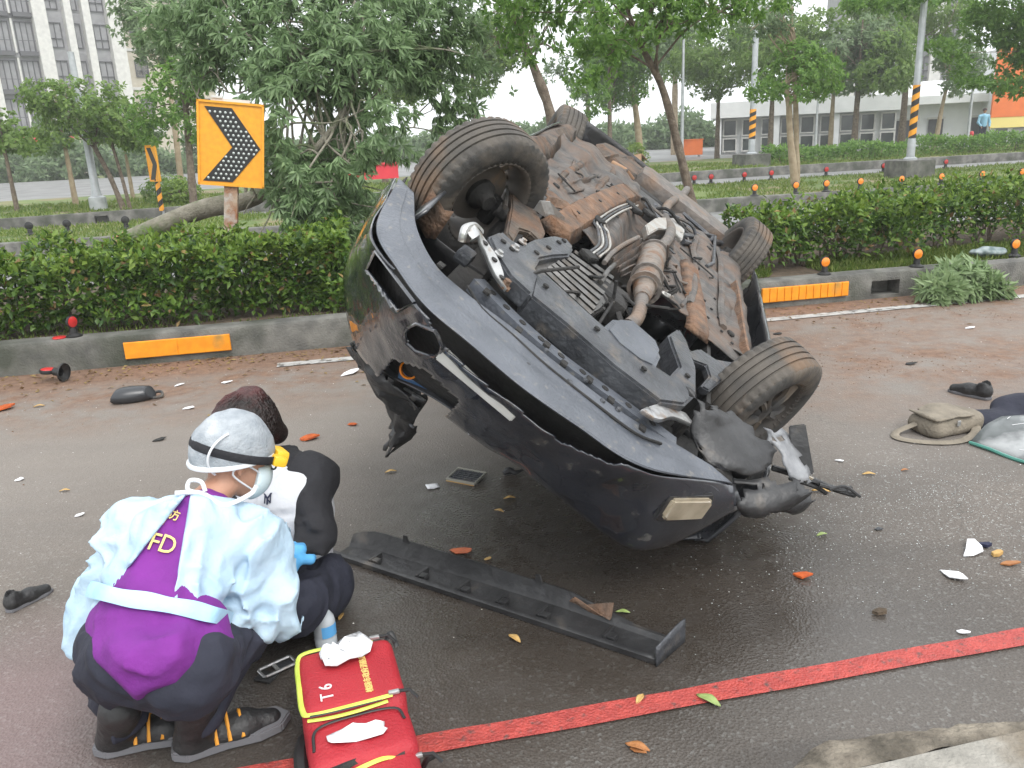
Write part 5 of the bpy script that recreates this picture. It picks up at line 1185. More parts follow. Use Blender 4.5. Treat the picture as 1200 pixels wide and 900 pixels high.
# front suspension: wishbones, track rods, struts, anti-roll links
plate_px([(590, 178), (600, 192), (612, 222), (632, 252), (640, 272), (634, 284), (622, 272), (610, 268), (602, 283), (594, 272), (600, 240), (598, 205), (586, 184)], .27, .31, 'lower_arm', M_MUD, .008)
plate_px([(806, 412), (820, 408), (838, 420), (860, 424), (872, 432), (866, 440), (846, 446), (832, 458), (822, 452), (832, 440), (828, 428), (812, 422)], .26, .30, 'lower_arm', M_STEEL, .008)
for y in (1, -1):
    MB().tube([(1.3, y * .35, .34), (1.22, y * .62, .33)], .013, 8).build('track_rod', M_STEEL, car, smooth=True)
    MB().lathe([(.022, 0), (.05, .08), (.05, .4), (.06, .42)], frame((1.35, y * .6, .34), (1, 0, 0), (0, -y * .15, 1)), 16).build('strut', M_DARK, car, smooth=True)
    MB().tube([(1.35, y * .3, .33), (1.35, y * .5, .33), (1.38, y * .66, .32)], [.03, .02, .035], 10).build('drive_shaft', M_DARK, car, smooth=True)
a = C2(594, 222, .28); MB().tube([a, C2(592, 243, .28)], .011, 8).build('anti_roll_link', M_ALU, car, smooth=True)
MB().lathe([(0, .0), (.02, .0), (.022, .018), (0, .02)], frame(a, (1, 0, 0), (0, .3, -1)), 12).build('ball_joint', M_ALU, car, smooth=True)
mb = MB(); A = C2(532, 248, .33); mb.grid([[A + np.array([0, u * .12, v * .14 + .02 * math.sin(u * 5)]) for u in (0, .3, .6, 1)] for v in (0, .35, .7, 1)]); mb.build('rust_patch_sheet', M_RUSTY, car, smooth=True, solid=.005)

# --- torn pieces at the nose: left wing liner hanging, right corner wreckage
def sheet_px(poly, name, m, rows=6, depth=.0, amp=.03):
    rows = rows * 2
    """curved torn sheet through a list of (outer px, inner px, x) pairs"""
    A = smoothpath([C2x(x, y, X_) for x, y, X_ in poly[0]], 5); Bq = smoothpath([C2x(x, y, X_) for x, y, X_ in poly[1]], 5); n_ = min(len(A), len(Bq)); g_ = []
    for q in np.linspace(0, 1, rows): r_ = A[:n_] + (Bq[:n_] - A[:n_]) * q; r_ = r_ + np.array([1, 0, 0]) * (depth * math.sin(q * math.pi)) + vnoise(r_, 9)[:, None] * amp * np.array([1, .4, .4]); g_.append(r_)
    g_ = crush(g_); a, b = g_.shape[:2]; F = []
    for i in range(a - 1):
        for j in range(b - 1):
            c = (g_[i, j] + g_[i + 1, j + 1]) / 2; edge = min(i, a - 2 - i, j, b - 2 - j)
            if edge < 2 and vnoise(c[None], 26)[0] > .16 - .08 * (edge == 0): continue
            F.append((i * b + j, i * b + j + 1, (i + 1) * b + j + 1, (i + 1) * b + j))
    g_ = g_ + vnoise(g_, 30)[..., None] * .022
    return MB().add(g_.reshape(-1, 3), F).build(name, m, car, smooth=True, solid=.004, angle=32)
sheet_px([[(412, 398, 2.02), (420, 425, 2.05), (438, 455, 2.08), (446, 480, 2.08), (450, 505, 2.06), (449, 529, 2.04)], [(470, 395, 2.22), (484, 428, 2.25), (498, 462, 2.28), (496, 478, 2.24), (486, 505, 2.16), (462, 529, 2.06)]], 'torn_wing_liner', M_DPLAS, 9, .06, .09)
sheet_px([[(455, 452, 2.1), (462, 470, 2.1), (468, 490, 2.1), (466, 508, 2.08)], [(480, 462, 2.2), (486, 474, 2.2), (484, 490, 2.18), (474, 508, 2.12)]], 'torn_wing_liner', M_DPLAS, 5, -.05, .05)
for k in range(5): MB().bevbox(C2x(462 + k * 5, 470 + k * 9 - (k > 2) * 8, 2.2), (.015, .05, .012), .003, eul3(.4, .2, .3 * k)).build('liner_rib', M_STEEL, car)
sheet_px([[(413, 400, 2.1), (425, 428, 2.12), (450, 452, 2.16), (490, 478, 2.22)], [(420, 396, 2.2), (440, 425, 2.28), (465, 446, 2.34), (500, 470, 2.4)]], 'torn_wing_edge', M_DPLAS, 5, .04, .05)
P = smoothpath([C2x(456, 438, 2.2), C2x(470, 452, 2.24), C2x(498, 470, 2.3)], 4); MB().tube(P, .006, 6).build('chrome_strip', M_BRSTEEL, car, smooth=True)
sheet_px([[(808, 450, 2.1), (812, 480, 2.15), (808, 512, 2.2), (838, 540, 2.22), (850, 548, 2.2)], [(850, 470, 1.98), (868, 482, 1.98), (885, 496, 1.98), (905, 520, 2.02), (912, 545, 2.06)]], 'right_liner_wreckage', M_DPLAS, 8, .06, .1)
sheet_px([[(895, 500, 1.95), (905, 525, 2.0), (915, 548, 2.05), (920, 558, 2.05)], [(915, 502, 1.9), (938, 528, 1.92), (952, 552, 1.95), (955, 562, 1.95)]], 'torn_headlamp_housing', mat('grey_headlamp_shell', (.14, .145, .155), (.25, .255, .265), 10, .4, bump=.4), 6, .05, .06)
fr9 = frame(C2x(938, 528, 1.92), (.5, -.6, .5), (1, .2, -.3)); MB().prism([(-.1, -.03), (.07, -.05), (.1, -.02), (.09, .035), (-.1, .03)], .02, fr9).build('black_flap', M_DPLAS, car, bevel=.004)
sheet_px([[(860, 560, 2.2), (880, 562, 2.18), (905, 558, 2.14), (925, 556, 2.1)], [(868, 600, 2.25), (895, 604, 2.22), (925, 596, 2.18), (955, 575, 2.1)]], 'torn_bumper_corner', M_DPLAS, 6, .05, .03)
sheet_px([[(905, 566, 2.1), (920, 560, 2.08), (935, 560, 2.05), (952, 568, 2.02)], [(915, 598, 2.14), (930, 602, 2.12), (945, 596, 2.1), (958, 582, 2.06)]], 'torn_lamp_bowl', M_DPLAS, 6, .06, .03)
for pts, r in ((((905, 548), (950, 562), (975, 572), (1002, 580)), .012), (((960, 568), (985, 574), (998, 571)), .008), (((972, 574), (990, 570), (1008, 582)), .006), (((925, 560), (955, 570), (968, 578)), .009)):
    MB().tube(smoothpath([C2x(x, y, 1.98 - .02 * i) for i, (x, y) in enumerate(pts)], 4), r, 6).build('dangling_trim', M_DPLAS, car, smooth=True)
p = C2x(944, 560, 1.96); MB().prism([(-.02, -.02), (.025, -.01), (.015, .025), (-.015, .02)], .01, frame(p, (0, 1, 0), (1, 0, 0))).build('pale_chip', M_LAMP, car)

# plugs, clips, wiring runs and mud clods over the floor
for k in range(46):
    x, y = RNG.uniform(-.95, .85), RNG.uniform(-.62, .62)
    if abs(y) < .14: continue
    z = .262 - .012 * math.sin(6.3 * (y / .25)); t_ = k % 4
    if t_ == 0: MB().lathe([(0, -.006), (.02, -.005), (.024, .004)], frame((x, y, z), (1, 0, 0), (0, 0, 1)), 10).build('floor_plug', M_DARK, car)
    elif t_ == 1: MB().bevbox((x, y, z), RNG.uniform(.02, .06, 3) * np.array([1, 1, .4]), .005, eul3(0, 0, RNG.uniform(-1, 1))).build('floor_clip', M_DPLAS, car)
    elif t_ == 2: MB().tube(smoothpath([(x, y, z), (x + RNG.normal() * .08, y + RNG.normal() * .05, z - .012), (x + RNG.normal() * .16, y + RNG.normal() * .08, z)], 4), .005, 5).build('wiring', M_DARK, car, smooth=True)
    else: MB().bevbox((x, y, z + .004), (RNG.uniform(.12, .3), .02, .018), .006, eul3(0, 0, RNG.normal() * .15)).build('floor_stiffener', M_FLOOR, car)
for y in (.36, -.36, .56, -.56):
    P = smoothpath([(x, y + .01 * RNG.normal(), .262 + .008 * RNG.normal()) for x in np.linspace(-1.0, .8, 7)], 4); MB().tube(P, .022, 6, flat=.6).build('floor_swage', M_MUD if y > 0 else M_FLOOR, car, smooth=True)
# ================================================================== people
M_SKIN = mat('skin', (.50, .28, .19), (.44, .23, .15), 12, .5, bump=.1, bscale=120)
M_GOWN = mat('pale_blue_gown', (.44, .62, .78), (.55, .71, .83), 5, .55, bump=.35, bscale=26, transl=.15, c3=(.30, .55, .76), s3=3.2, r3=(.56, .72))
M_PURP = mat('purple_shirt', (.19, .022, .25), (.155, .018, .21), 10, .85, bump=.2, bscale=60)
M_NAVY = mat('navy_trousers', (.014, .016, .028), (.024, .026, .042), 9, .85, bump=.4, bscale=25)
M_CAP = mat('white_mesh_cap', (.27, .30, .33), (.38, .41, .44), 26, .7, bump=.35, bscale=160, c3=(.6, .62, .64), s3=9, r3=(.55, .8))
M_CAPH = mat('cap_hem', (.72, .74, .76), rough=.7)
M_MASK = mat('face_mask', (.62, .74, .78), rough=.7)
M_GLOVE = mat('blue_glove', (.10, .38, .72), (.13, .44, .78), 14, .4)
M_YLAMP = mat('yellow_headlamp', (.85, .5, .03), rough=.4)
M_BOOT = mat('boot_leather', (.016, .016, .017), (.03, .03, .03), 14, .5, bump=.3)
M_SOLE = mat('boot_sole', (.15, .15, .16), rough=.7)
M_LACE = mat('orange_trim', (.75, .32, .03), rough=.6)
M_WHT = mat('white_jersey', (.62, .63, .66), (.54, .55, .58), 6, .85, bump=.3, bscale=30)
M_BLKF = mat('black_jersey', (.012, .012, .015), (.02, .02, .024), 9, .85, bump=.3, bscale=40)
M_HAIR = mat('dark_hair', (.014, .010, .009), (.03, .018, .016), 40, .45, bump=.6, bscale=90, c3=(.10, .018, .018), s3=5, r3=(.5, .7))
M_YTXT = mat('yellow_print', (.78, .6, .2), rough=.6); M_NTXT = mat('navy_print', (.015, .018, .05), rough=.7)
def hold(o, t):
    o.parent = t; o.matrix_parent_inverse = Matrix.Translation(-t.location); return o
def V3(*a): return np.array(a, float)
def nrm(a): a = np.array(a, float); return a / np.linalg.norm(a)
def finger_list(w, d, n, sc=1.0, curl=.5):
    """wrist point, pointing direction, palm normal -> capsules of palm, four fingers and thumb"""
    d = nrm(d); n = nrm(n - (np.array(n) @ d) * d); s = np.cross(d, n); out = []
    pc = w + d * .05 * sc
    for k, (off, ln) in enumerate(((-.030, .062), (-.010, .072), (.011, .068), (.031, .052))):
        a = w + d * .088 * sc + s * off * sc; out.append((w + d * .02 * sc + s * off * .7 * sc, a, .014 * sc, .0125 * sc))
        b = a + nrm(d * (1 - curl * .4) + n * curl * .5) * ln * .5 * sc; c = b + nrm(d * (1 - curl) + n * curl) * ln * .55 * sc
        out += [(a, b, .0105 * sc, .0095 * sc), (b, c, .0095 * sc, .0078 * sc)]
    a = w + d * .03 * sc - s * .03 * sc; b = a + nrm(d * .6 - s * .7 + n * .3) * .045 * sc; c = b + nrm(d * .9 - s * .2 + n * .4) * .035 * sc
    return out + [(a, b, .0135 * sc, .0115 * sc), (b, c, .011 * sc, .009 * sc)]
def union(P, caps, k=.03, ells=()):
    f = None
    for a, b, ra, rb in caps:
        q = sd_caps(P, a, b, ra, rb); f = q if f is None else smin(f, q, k)
    for e in ells:
        q = sd_ell(P, *e); f = q if f is None else smin(f, q, k)
    return f
def bounds(caps, pad=.06):
    A = np.array([c[0] for c in caps] + [c[1] for c in caps]); r = max(max(c[2], c[3]) for c in caps) + pad; return A.min(0) - r, A.max(0) + r
def head_parts(H, fw, up):
    fw = nrm(fw); up = nrm(up - (np.array(up) @ fw) * fw); sd = np.cross(up, fw); M = np.stack([fw, sd, up], 1)
    ells = [(H + up * .02 - fw * .012, (.098, .077, .098), M), (H + fw * .03 - up * .035, (.062, .06, .085), M), (H + fw * .088 - up * .018, (.02, .014, .03), M), (H + fw * .045 - up * .095, (.045, .04, .028), M),
            (H + sd * .078 - up * .012 - fw * .01, (.02, .011, .034), M), (H - sd * .078 - up * .012 - fw * .01, (.02, .011, .034), M), (H + fw * .083 - up * .062, (.016, .026, .009), M), (H + fw * .078 + up * .022, (.016, .05, .012), M)]
    return ells, M, fw, up, sd
def face_bits(t, H, M, fw, up, sd):
    for s in (1, -1):
        e = MB(); e.lathe([(.012 * math.sin(a), .012 * math.cos(a)) for a in np.linspace(.05, 3.1, 7)], frame(H + fw * .078 + sd * s * .03 + up * .0, sd, fw), 10); hold(e.build('eye', mat('eye_white', (.6, .6, .58), rough=.2), None, smooth=True), t)
def ring(c, ax, ay, rx, ry, tube_r, flat, n=40, a0=0, a1=2 * math.pi):
    full = abs(a1 - a0 - 2 * math.pi) < 1e-6; A = np.linspace(a0, a1, n, endpoint=not full); az = np.cross(ax, ay); rows = []
    for a in A:
        p = c + ax * rx * math.cos(a) + ay * ry * math.sin(a); o_ = nrm(ax * math.cos(a) / rx + ay * math.sin(a) / ry)
        rows.append([p + o_ * tube_r * math.cos(q) + az * flat * math.sin(q) for q in np.linspace(0, 2 * math.pi, 8, endpoint=False)])
    return MB().grid(rows, close_u=full, close_v=True)

# ---------------- the crouching medic, seen from behind
AD = at_depth
Pv, Wt_, Ch, Nk, Hd = AD(174, 768, 2.12), AD(182, 715, 2.18), AD(207, 648, 2.29), AD(240, 592, 2.36), AD(278, 536, 2.44)
Ls, Le, Lh = AD(160, 625, 2.30), AD(134, 692, 2.40), AD(228, 690, 2.70); Rs, Re, Rh = AD(290, 640, 2.40), AD(306, 710, 2.42), AD(338, 662, 2.60)
LH, RH = AD(142, 772, 2.14), AD(212, 780, 2.12)
Ra = ground_at(236, 850, .10); La = ground_at(146, 858, .09); Rk = AD(286, 742, 2.42); Lk = AD(132, 745, 2.52)
med = thing('person', 'crouching medic in pale blue gown, purple shirt and white mesh cap, seen from behind', 'person', (float(Pv[0]), float(Pv[1]), 0))
hfw, hup = nrm(V3(.80, .52, -.30)), V3(.15, .1, 1.)
ells, HM, hfw, hup, hsd = head_parts(Hd, hfw, hup)
legs = [(RH, Rk, .075, .058), (Rk, Ra, .05, .03), (LH, Lk, .075, .058), (Lk, La, .05, .03)]
toeR = ground_at(212, 884, .03); toeL = ground_at(170, 884, .03); ftR = ground_at(290, 868, .035); ftL = ground_at(120, 872, .035)
feetR = [(Ra, ftR, .04, .035)]
handR = finger_list(Rh, V3(-.1, .9, .1), V3(-.2, 0, -1.)); handL = finger_list(Lh, V3(.5, .7, .0), V3(.2, .1, -1.))
arms = [(Rs, Re, .048, .04), (Re, Rh, .038, .026), (Ls, Le, .048, .04), (Le, Lh, .038, .026)]
torso = [(Pv, Wt_, .10, .105), (Wt_, Ch, .115, .125), (Ch, (Ls + Rs) / 2 + V3(0, -.02, .02), .125, .09), (Ls, Rs, .07, .07), (LH, RH, .085, .085), (Nk, Hd - hup * .04, .052, .05), ((Ls + Rs) / 2, Nk, .07, .055)]
allc = torso + arms + legs + handR + handL + [(Ra - V3(0, 0, .01), ground_at(262, 862, .045), .028, .018), (La - V3(0, 0, .01), ground_at(160, 864, .045), .028, .018)]
lo, hi = bounds(torso + arms + legs, .1)
hold(sdf_obj('body', lambda P: union(P, allc, .022, ells) + .006 + .022 * np.clip((.26 - P[..., 2]) / .06, 0, 1), lo, hi, .0105, M_SKIN), med)
face_bits(med, Hd, HM, hfw, hup, hsd)
spine = nrm(Nk - Pv); backn = nrm(np.cross(np.cross(spine, V3(.25, -.75, .6)), spine))           # out of the back
side_ = np.cross(spine, backn)
fold = lambda P, a, s: vnoise(P, s) * a
def wr(P, k=1.0):
    q = vnoise(P, 6.5); Q = np.stack([P @ side_.astype(np.float32) * 17, P @ backn.astype(np.float32) * 17, P @ spine.astype(np.float32) * 5], -1) + 2.2 * vnoise(P, 4)[..., None]
    r_ = vnoise(Q); r2 = vnoise(np.stack([Q[..., 2] * 2.6, Q[..., 0] * .5, Q[..., 1] * .5], -1) + 7)
    return k * (.030 * q + .050 * (np.abs(r_) - .12) + .036 * (np.abs(r2) - .12) + .006 * vnoise(P, 34))
# shirt: torso down over the seat, tail hanging at the middle
tail = [(AD(150, 812, 2.02), AD(165, 770, 2.0), .03, .07), (AD(185, 800, 2.0), AD(195, 770, 2.02), .03, .06)]
shc = [(Pv + backn * .012, Wt_, .130, .124), (Wt_, Ch, .127, .137), (Ch, (Ls + Rs) / 2 + V3(0, -.02, .02), .137, .1), (Ls, Rs, .082, .082), (LH + spine * .05, RH + spine * .06, .108, .108), ((Ls + Rs) / 2, Nk, .082, .062)] + tail
hemA, hemB = AD(95, 790, 2.1), AD(290, 742, 2.1)
def shirt(P):
    f = union(P, shc, .05) + wr(P, .75)
    low = (P - AD(165, 815, 2.05)) @ nrm(spine * 1.0)      # hem
    cut = -low - .02 + .55 * np.abs((P - AD(165, 815, 2.05)) @ side_) * 1.0
    return np.maximum(f, cut)
hold(sdf_obj('shirt', shirt, lo, hi, .009, M_PURP), med)
# trousers
tc = [(LH, RH, .112, .112), (RH, Rk, .112, .09), (Rk, Ra + V3(.0, .01, .03), .085, .06), (LH, Lk, .112, .09), (Lk, La + V3(0, .01, .03), .085, .06), (Pv, Wt_, .12, .11), (RH + V3(.02, 0, -.02), Ra + V3(0, .05, .12), .10, .07), (LH + V3(0, 0, -.02), La + V3(0, .05, .12), .10, .07)]
hold(sdf_obj('trousers', lambda P: np.maximum(union(P, tc, .035) + wr(P, 1.15), .055 - P[..., 2]), lo - V3(.05, .05, .05), hi, .0095, M_NAVY), med)
# gown: shoulders and wide sleeves, open down the back
Fl = AD(104, 728, 2.32)
gc = [(Ch + backn * -.005, (Ls + Rs) / 2 + V3(0, -.02, .02), .165, .125), (Ls, Rs, .106, .106), (Wt_ - backn * .02, Ch, .15, .16), (Rs, Re, .096, .106), (Re, Rh, .1, .04), (Ls, Le, .088, .095), (Le, Lh, .09, .055), ((Ls + Rs) / 2, Nk - spine * .06, .09, .055), (Re, Re + V3(.02, .0, -.05), .1, .07), (Le, Fl, .07, .04), (Fl, AD(86, 768, 2.28), .042, .026), (Ls + V3(-.01, -.02, -.04), Fl, .06, .04), (Rs + V3(0, -.02, -.06), AD(275, 728, 2.3), .08, .05)]
A0, A1, B1 = AD(225, 569, 2.2), AD(131, 692, 2.1), AD(203, 700, 2.1)
view = nrm(Ch - V3(0, 0, CAM_H))
pl_l = nrm(np.cross(A1 - A0, view)); pl_r = nrm(np.cross(B1 - A0, view))
mid_ = AD(170, 690, 2.1)
sl_, sr_ = np.sign((mid_ - A0) @ pl_l), np.sign((mid_ - A0) @ pl_r)
def gown(P):
    f = union(P, gc, .04) + wr(P, 1.35)
    wedge = np.minimum((P - A0) @ pl_l * sl_, (P - A0) @ pl_r * sr_)      # >0 inside the opening
    onback = (P - (Ch + backn * .02)) @ backn
    f = np.maximum(f, np.minimum(wedge, onback + .03))
    beltcut = -((P - AD(172, 722, 2.15)) @ spine)                          # keep above the belt on the back
    beltcut = np.where(np.abs((P - AD(175, 722, 2.15)) @ side_) < .14, beltcut, -1.)
    return np.maximum(f, beltcut)
hold(sdf_obj('gown', gown, lo - V3(.12, .08, .05), hi + V3(.08, .08, .08), .0075, M_GOWN, smooth_it=1), med)
# waist tie, knot and neck tie
def surf_hit(fn, x, y, dep=2.2, off=.004, back=.5):
    c = AD(x, y, dep); vd = nrm(c - V3(0, 0, CAM_H)); q = c - vd * back
    for _ in range(200):
        d_ = float(fn(q[None].astype(np.float32))[0]); q = q + vd * max(.0008, d_ * .6)
        if d_ < .001: break
    e = .012; gr = nrm([float(fn((q + e * v)[None].astype(np.float32))[0] - fn((q - e * v)[None].astype(np.float32))[0]) for v in np.eye(3)])
    return q + gr * off, gr
both = lambda P: np.minimum(shirt(P), gown(P))
bp = [surf_hit(both, x, y, 2.2, .012)[0] for x, y in ((108, 688), (125, 695), (150, 701), (178, 706), (205, 711), (230, 718), (252, 724), (272, 728))]
Pb = smoothpath(bp, 6); mb = MB(); mb.grid([[p + spine * .021 * (1 + .08 * math.sin(i * .5)), p + backn * .012, p - spine * .021 * (1 + .08 * math.cos(i * .4)), p - backn * .006] for i, p in enumerate(Pb)], close_v=True); hold(mb.build('waist_tie', mat('blue_tie', (.36, .6, .8), (.44, .66, .83), 8, .6, bump=.3), None, smooth=True, angle=80), med)
mb = MB(); kn = AD(236, 578, 2.30)
mb.tube(smoothpath([kn, kn + V3(-.035, .0, .012), kn + V3(-.03, .01, .035), kn + V3(.0, .01, .03), kn + V3(.012, 0, .005)], 5), .006, 6); mb.tube(smoothpath([AD(205, 578, 2.28), kn, AD(262, 592, 2.3), AD(292, 580, 2.36), AD(300, 570, 2.4)], 6), .007, 6); hold(mb.build('neck_tie', M_CAPH, None, smooth=True), med)
# print on the back of the shirt, partly covered by the gown
def print_on(txt, x, y, dep, size, fn, m, t, name, rot=0.0, sx=1.0, off=.004, nn_=None, ups=None):
    c = AD(x, y, dep); vd = nrm(c - V3(0, 0, CAM_H)); q = c - vd * .35
    for _ in range(80):
        d_ = float(fn(q[None].astype(np.float32))[0]); q = q + vd * max(.0008, d_ * .7)
        if d_ < .001: break
    e = .01; gr = nrm([float(fn((q + e * v)[None].astype(np.float32))[0] - fn((q - e * v)[None].astype(np.float32))[0]) for v in np.eye(3)])
    up_ = ups if ups is not None else spine
    z_ = nrm(gr); y_ = nrm(up_ - (up_ @ z_) * z_); x_ = np.cross(y_, z_); Mx = np.eye(4); cr, sr = math.cos(rot), math.sin(rot)
    Mx[:3, 0] = x_ * cr + y_ * sr; Mx[:3, 1] = y_ * cr - x_ * sr; Mx[:3, 2] = z_; Mx[:3, 3] = q + z_ * off
    return hold(text_obj(name, txt, size, Mx, m, None, .0015, sx), t)
for ch, x, y, sz in (('T', 167, 640, .068), ('F', 181, 637, .068), ('D', 196, 640, .068), ('消', 188, 612, .04), ('防', 202, 606, .04)):
    print_on(ch, x, y, 2.2, sz, shirt, M_YTXT, med, 'print_letter', R_(-2), .85, .007)
# head gear
capc = Hd + hup * .022 - hfw * .018
def capf(P):
    f = sd_ell(P, capc, (.121, .099, .121), HM) + .006 * vnoise(P, 22) + .004 * vnoise(P, 50)
    hem = (P - (Hd - hup * .004 - hfw * .02)) @ nrm(hup - hfw * .28); return np.maximum(f, -hem)
hold(sdf_obj('mesh_cap', capf, capc - .16, capc + .16, .006, M_CAP), med)
nh = nrm(hup - hfw * .28); ax = nrm(hfw - (hfw @ nh) * nh); hold(ring(Hd - hup * .0 - hfw * .018, ax, hsd, .119, .097, .006, .008).build('cap_hem', M_CAPH, None, smooth=True), med)
mb = MB(); A = np.linspace(.5, 2.5, 16); mb.tube([capc - hfw * (.122 * math.sin(a)) * .75 + hup * .122 * math.cos(a) * .62 + hsd * (-.06) + hsd * (-.03) * math.sin(a * 1.3) for a in A], .0035, 6); hold(mb.build('cap_seam', M_CAPH, None, smooth=True), med)
n2 = nrm(hup + hfw * .10); ax = nrm(hfw - (hfw @ n2) * n2); sc_ = Hd + hup * .024 - hfw * .012
hold(ring(sc_, ax, hsd, .127, .103, .003, .0125).build('headlamp_strap', M_BLKF, None, smooth=True), med)
lc = sc_ + ax * .135; Rm = np.stack([ax, hsd, n2], 1); mb = MB(); mb.bevbox(lc, (.042, .08, .05), .012, Rm); mb.bevbox(lc - hsd * .055 - ax * .02, (.04, .05, .03), .008, Rm); hold(mb.build('headlamp', M_YLAMP, None, smooth=True), med)
mb = MB(); mb.lathe([(0, .004), (.016, .003), (.018, -.004)], frame(lc + ax * .017, hsd, ax), 16); hold(mb.build('headlamp_lens', M_LAMP, None, smooth=True), med)
gcn = Hd + hfw * .098 + hup * .002; mb = MB()
for s in (1, -1):
    fr_ = ring(gcn + hsd * s * .034, hsd, hup, .03, .022, .003, .003, 20); mb.v += []; mb.add(fr_.v, fr_.f); mb.tube([gcn + hsd * s * .064 + hup * .006, Hd + hsd * s * .086 + hup * .006 - hfw * .01], .0028, 6)
hold(mb.build('glasses', M_BLK, None, smooth=True), med)
def maskf(P):
    f = sd_ell(P, Hd + hfw * .035 - hup * .05, (.075, .068, .075), HM) ; s_ = (P - (Hd + hfw * .048 - hup * .05)) @ hfw
    return np.maximum(np.maximum(f - .003, -s_), (P - (Hd - hup * .012)) @ hup)
hold(sdf_obj('face_mask', maskf, Hd - .16, Hd + .16, .006, M_MASK), med)
mb = MB()
for s in (1, -1): mb.tube(smoothpath([Hd + hfw * .06 - hup * .03 + hsd * s * .06, Hd + hsd * s * .083 - hup * .0, Hd - hfw * .03 - hup * .03 + hsd * s * .078, Hd + hfw * .05 - hup * .085 + hsd * s * .055], 5), .003, 5)
hold(mb.build('mask_loop', M_CAPH, None, smooth=True), med)
for nm, hl, w_, ff in (('glove', handR, Rh, Re), ('glove', handL, Lh, Le)):
    cc = hl + [(w_, w_ + nrm(ff - w_) * .06, .031, .034)]; l_, h_ = bounds(cc, .02); hold(sdf_obj(nm, lambda P, cc=cc: union(P, cc, .012) - .0035, l_, h_, .005, M_GLOVE), med)
# boots
def boot(an, toe, heel):
    d = nrm(toe - heel); cc = [(heel + V3(0, 0, .035), an + V3(0, 0, .07), .048, .056), (heel + V3(0, 0, .03), heel + d * .13 + V3(0, 0, .03), .042, .045), (heel + d * .13 + V3(0, 0, .03), heel + d * .21 + V3(0, 0, .018), .045, .036)]
    l_, h_ = bounds(cc, .03)
    b = hold(sdf_obj('boot', lambda P: np.maximum(union(P, cc, .03) + .003 * vnoise(P, 40), .022 - P[..., 2]), l_, h_, .006, M_BOOT), med)
    s_ = np.cross(V3(0, 0, 1), d); prof = [(-.05, .03), (-.055, -.02), (-.02, -.042), (.08, -.04), (.16, -.05), (.22, -.038), (.25, 0), (.22, .04), (.15, .05), (.06, .04), (-.02, .044)]
    Mx = np.eye(4); Mx[:3, 0] = d; Mx[:3, 1] = s_; Mx[:3, 2] = (0, 0, 1); Mx[:3, 3] = (heel[0], heel[1], .002); so_ = MB().prism([(x_ * 1.08, y_ * 1.18) for x_, y_ in prof], .03, Mx).build('sole', M_SOLE, None, bevel=.005); so_.parent = b
    lc = MB()
    for k in range(3): 
        a = heel + d * (.06 + .035 * k); lc.tube(smoothpath([a + s_ * .054 + V3(0, 0, .035), a + V3(0, 0, .094 - .006 * k), a - s_ * .054 + V3(0, 0, .035)], 4), .0055, 5)
    lo_ = lc.build('boot_trim', M_LACE, None, smooth=True); lo_.parent = b
boot(Ra, ground_at(290, 860), ground_at(228, 880)); boot(La, ground_at(185, 866), ground_at(138, 876))

# ---------------- the seated patient
pP, pC, pN, pH = AD(352, 668, 2.96), AD(338, 595, 2.92), AD(320, 545, 2.92), AD(286, 507, 2.90)
pRs, pLs = AD(358, 566, 2.88), AD(286, 572, 3.02); pRe, pRw = AD(369, 626, 2.80), AD(344, 660, 2.70); pLe, pLw = AD(262, 628, 2.95), AD(290, 650, 2.78)
pRh_, pLh_ = AD(372, 685, 2.92), AD(330, 690, 2.98); pRk, pLk = AD(352, 712, 2.66), AD(280, 700, 2.72); pRa, pLa = ground_at(300, 720, .06), ground_at(250, 700, .06)
pat = thing('person', 'seated injured person in black sleeved white jersey leaning towards the medic', 'person', (float(pP[0]), float(pP[1]), 0))
pfw = nrm(V3(-.72, -.55, -.42)); pells, pM, pfw, pup, psd = head_parts(pH, pfw, V3(0, -.1, 1))
pt = [(pP, pC, .115, .125), (pC, (pRs + pLs) / 2, .125, .095), (pRs, pLs, .065, .065), ((pRs + pLs) / 2, pN, .07, .05), (pN, pH - pup * .04, .05, .05)]
pa = [(pRs, pRe, .046, .038), (pRe, pRw, .036, .026), (pLs, pLe, .046, .038), (pLe, pLw, .036, .026)]; pl = [(pRh_, pRk, .085, .062), (pRk, pRa, .055, .04), (pLh_, pLk, .085, .062), (pLk, pLa, .055, .04), (pP, pRh_, .1, .1), (pP, pLh_, .1, .1)]
phR, phL = finger_list(pRw, V3(-.6, -.6, -.1), V3(.2, -.3, -1.)), finger_list(pLw, V3(.2, -.9, .0), V3(.2, .1, -1.))
ft = [(pRa, pRa + V3(-.13, -.06, -.02), .035, .03), (pLa, pLa + V3(-.13, -.06, -.02), .035, .03)]
lo, hi = bounds(pt + pa + pl, .12)
hold(sdf_obj('body', lambda P: union(P, pt + pa + pl + phR + phL + ft, .022, pells) + .005, lo, hi, .0105, M_SKIN), pat)
face_bits(pat, pH, pM, pfw, pup, psd)
jc = [(pP, pC, .132, .142), (pC, (pRs + pLs) / 2, .142, .11), (pRs, pLs, .082, .08), ((pRs + pLs) / 2, pN - V3(0, 0, .03), .085, .068)]
sleeves = [(pRs, pRe, .074, .062), (pRe, pRw, .06, .045), (pLs, pLe, .07, .06), (pLe, pLw, .058, .045)]
def jersey(P): return np.maximum(union(P, jc, .04) + wr(P, .7), -(P - (pN - V3(0, 0, -.045))) @ V3(0, 0, -1.))
def bk_fn(P): return union(P, sleeves + [(pRs + V3(.015, .02, .015), pN + V3(.04, .04, -.02), .082, .07), (pLs, pN + V3(-.03, .05, -.02), .08, .068), (pRs + V3(.02, .03, .02), (pRs + pLs) / 2 + V3(0, .07, .02), .085, .09), (pC + V3(.03, .09, 0), pN + V3(.02, .06, -.05), .09, .07)], .03) + wr(P, 1.0)
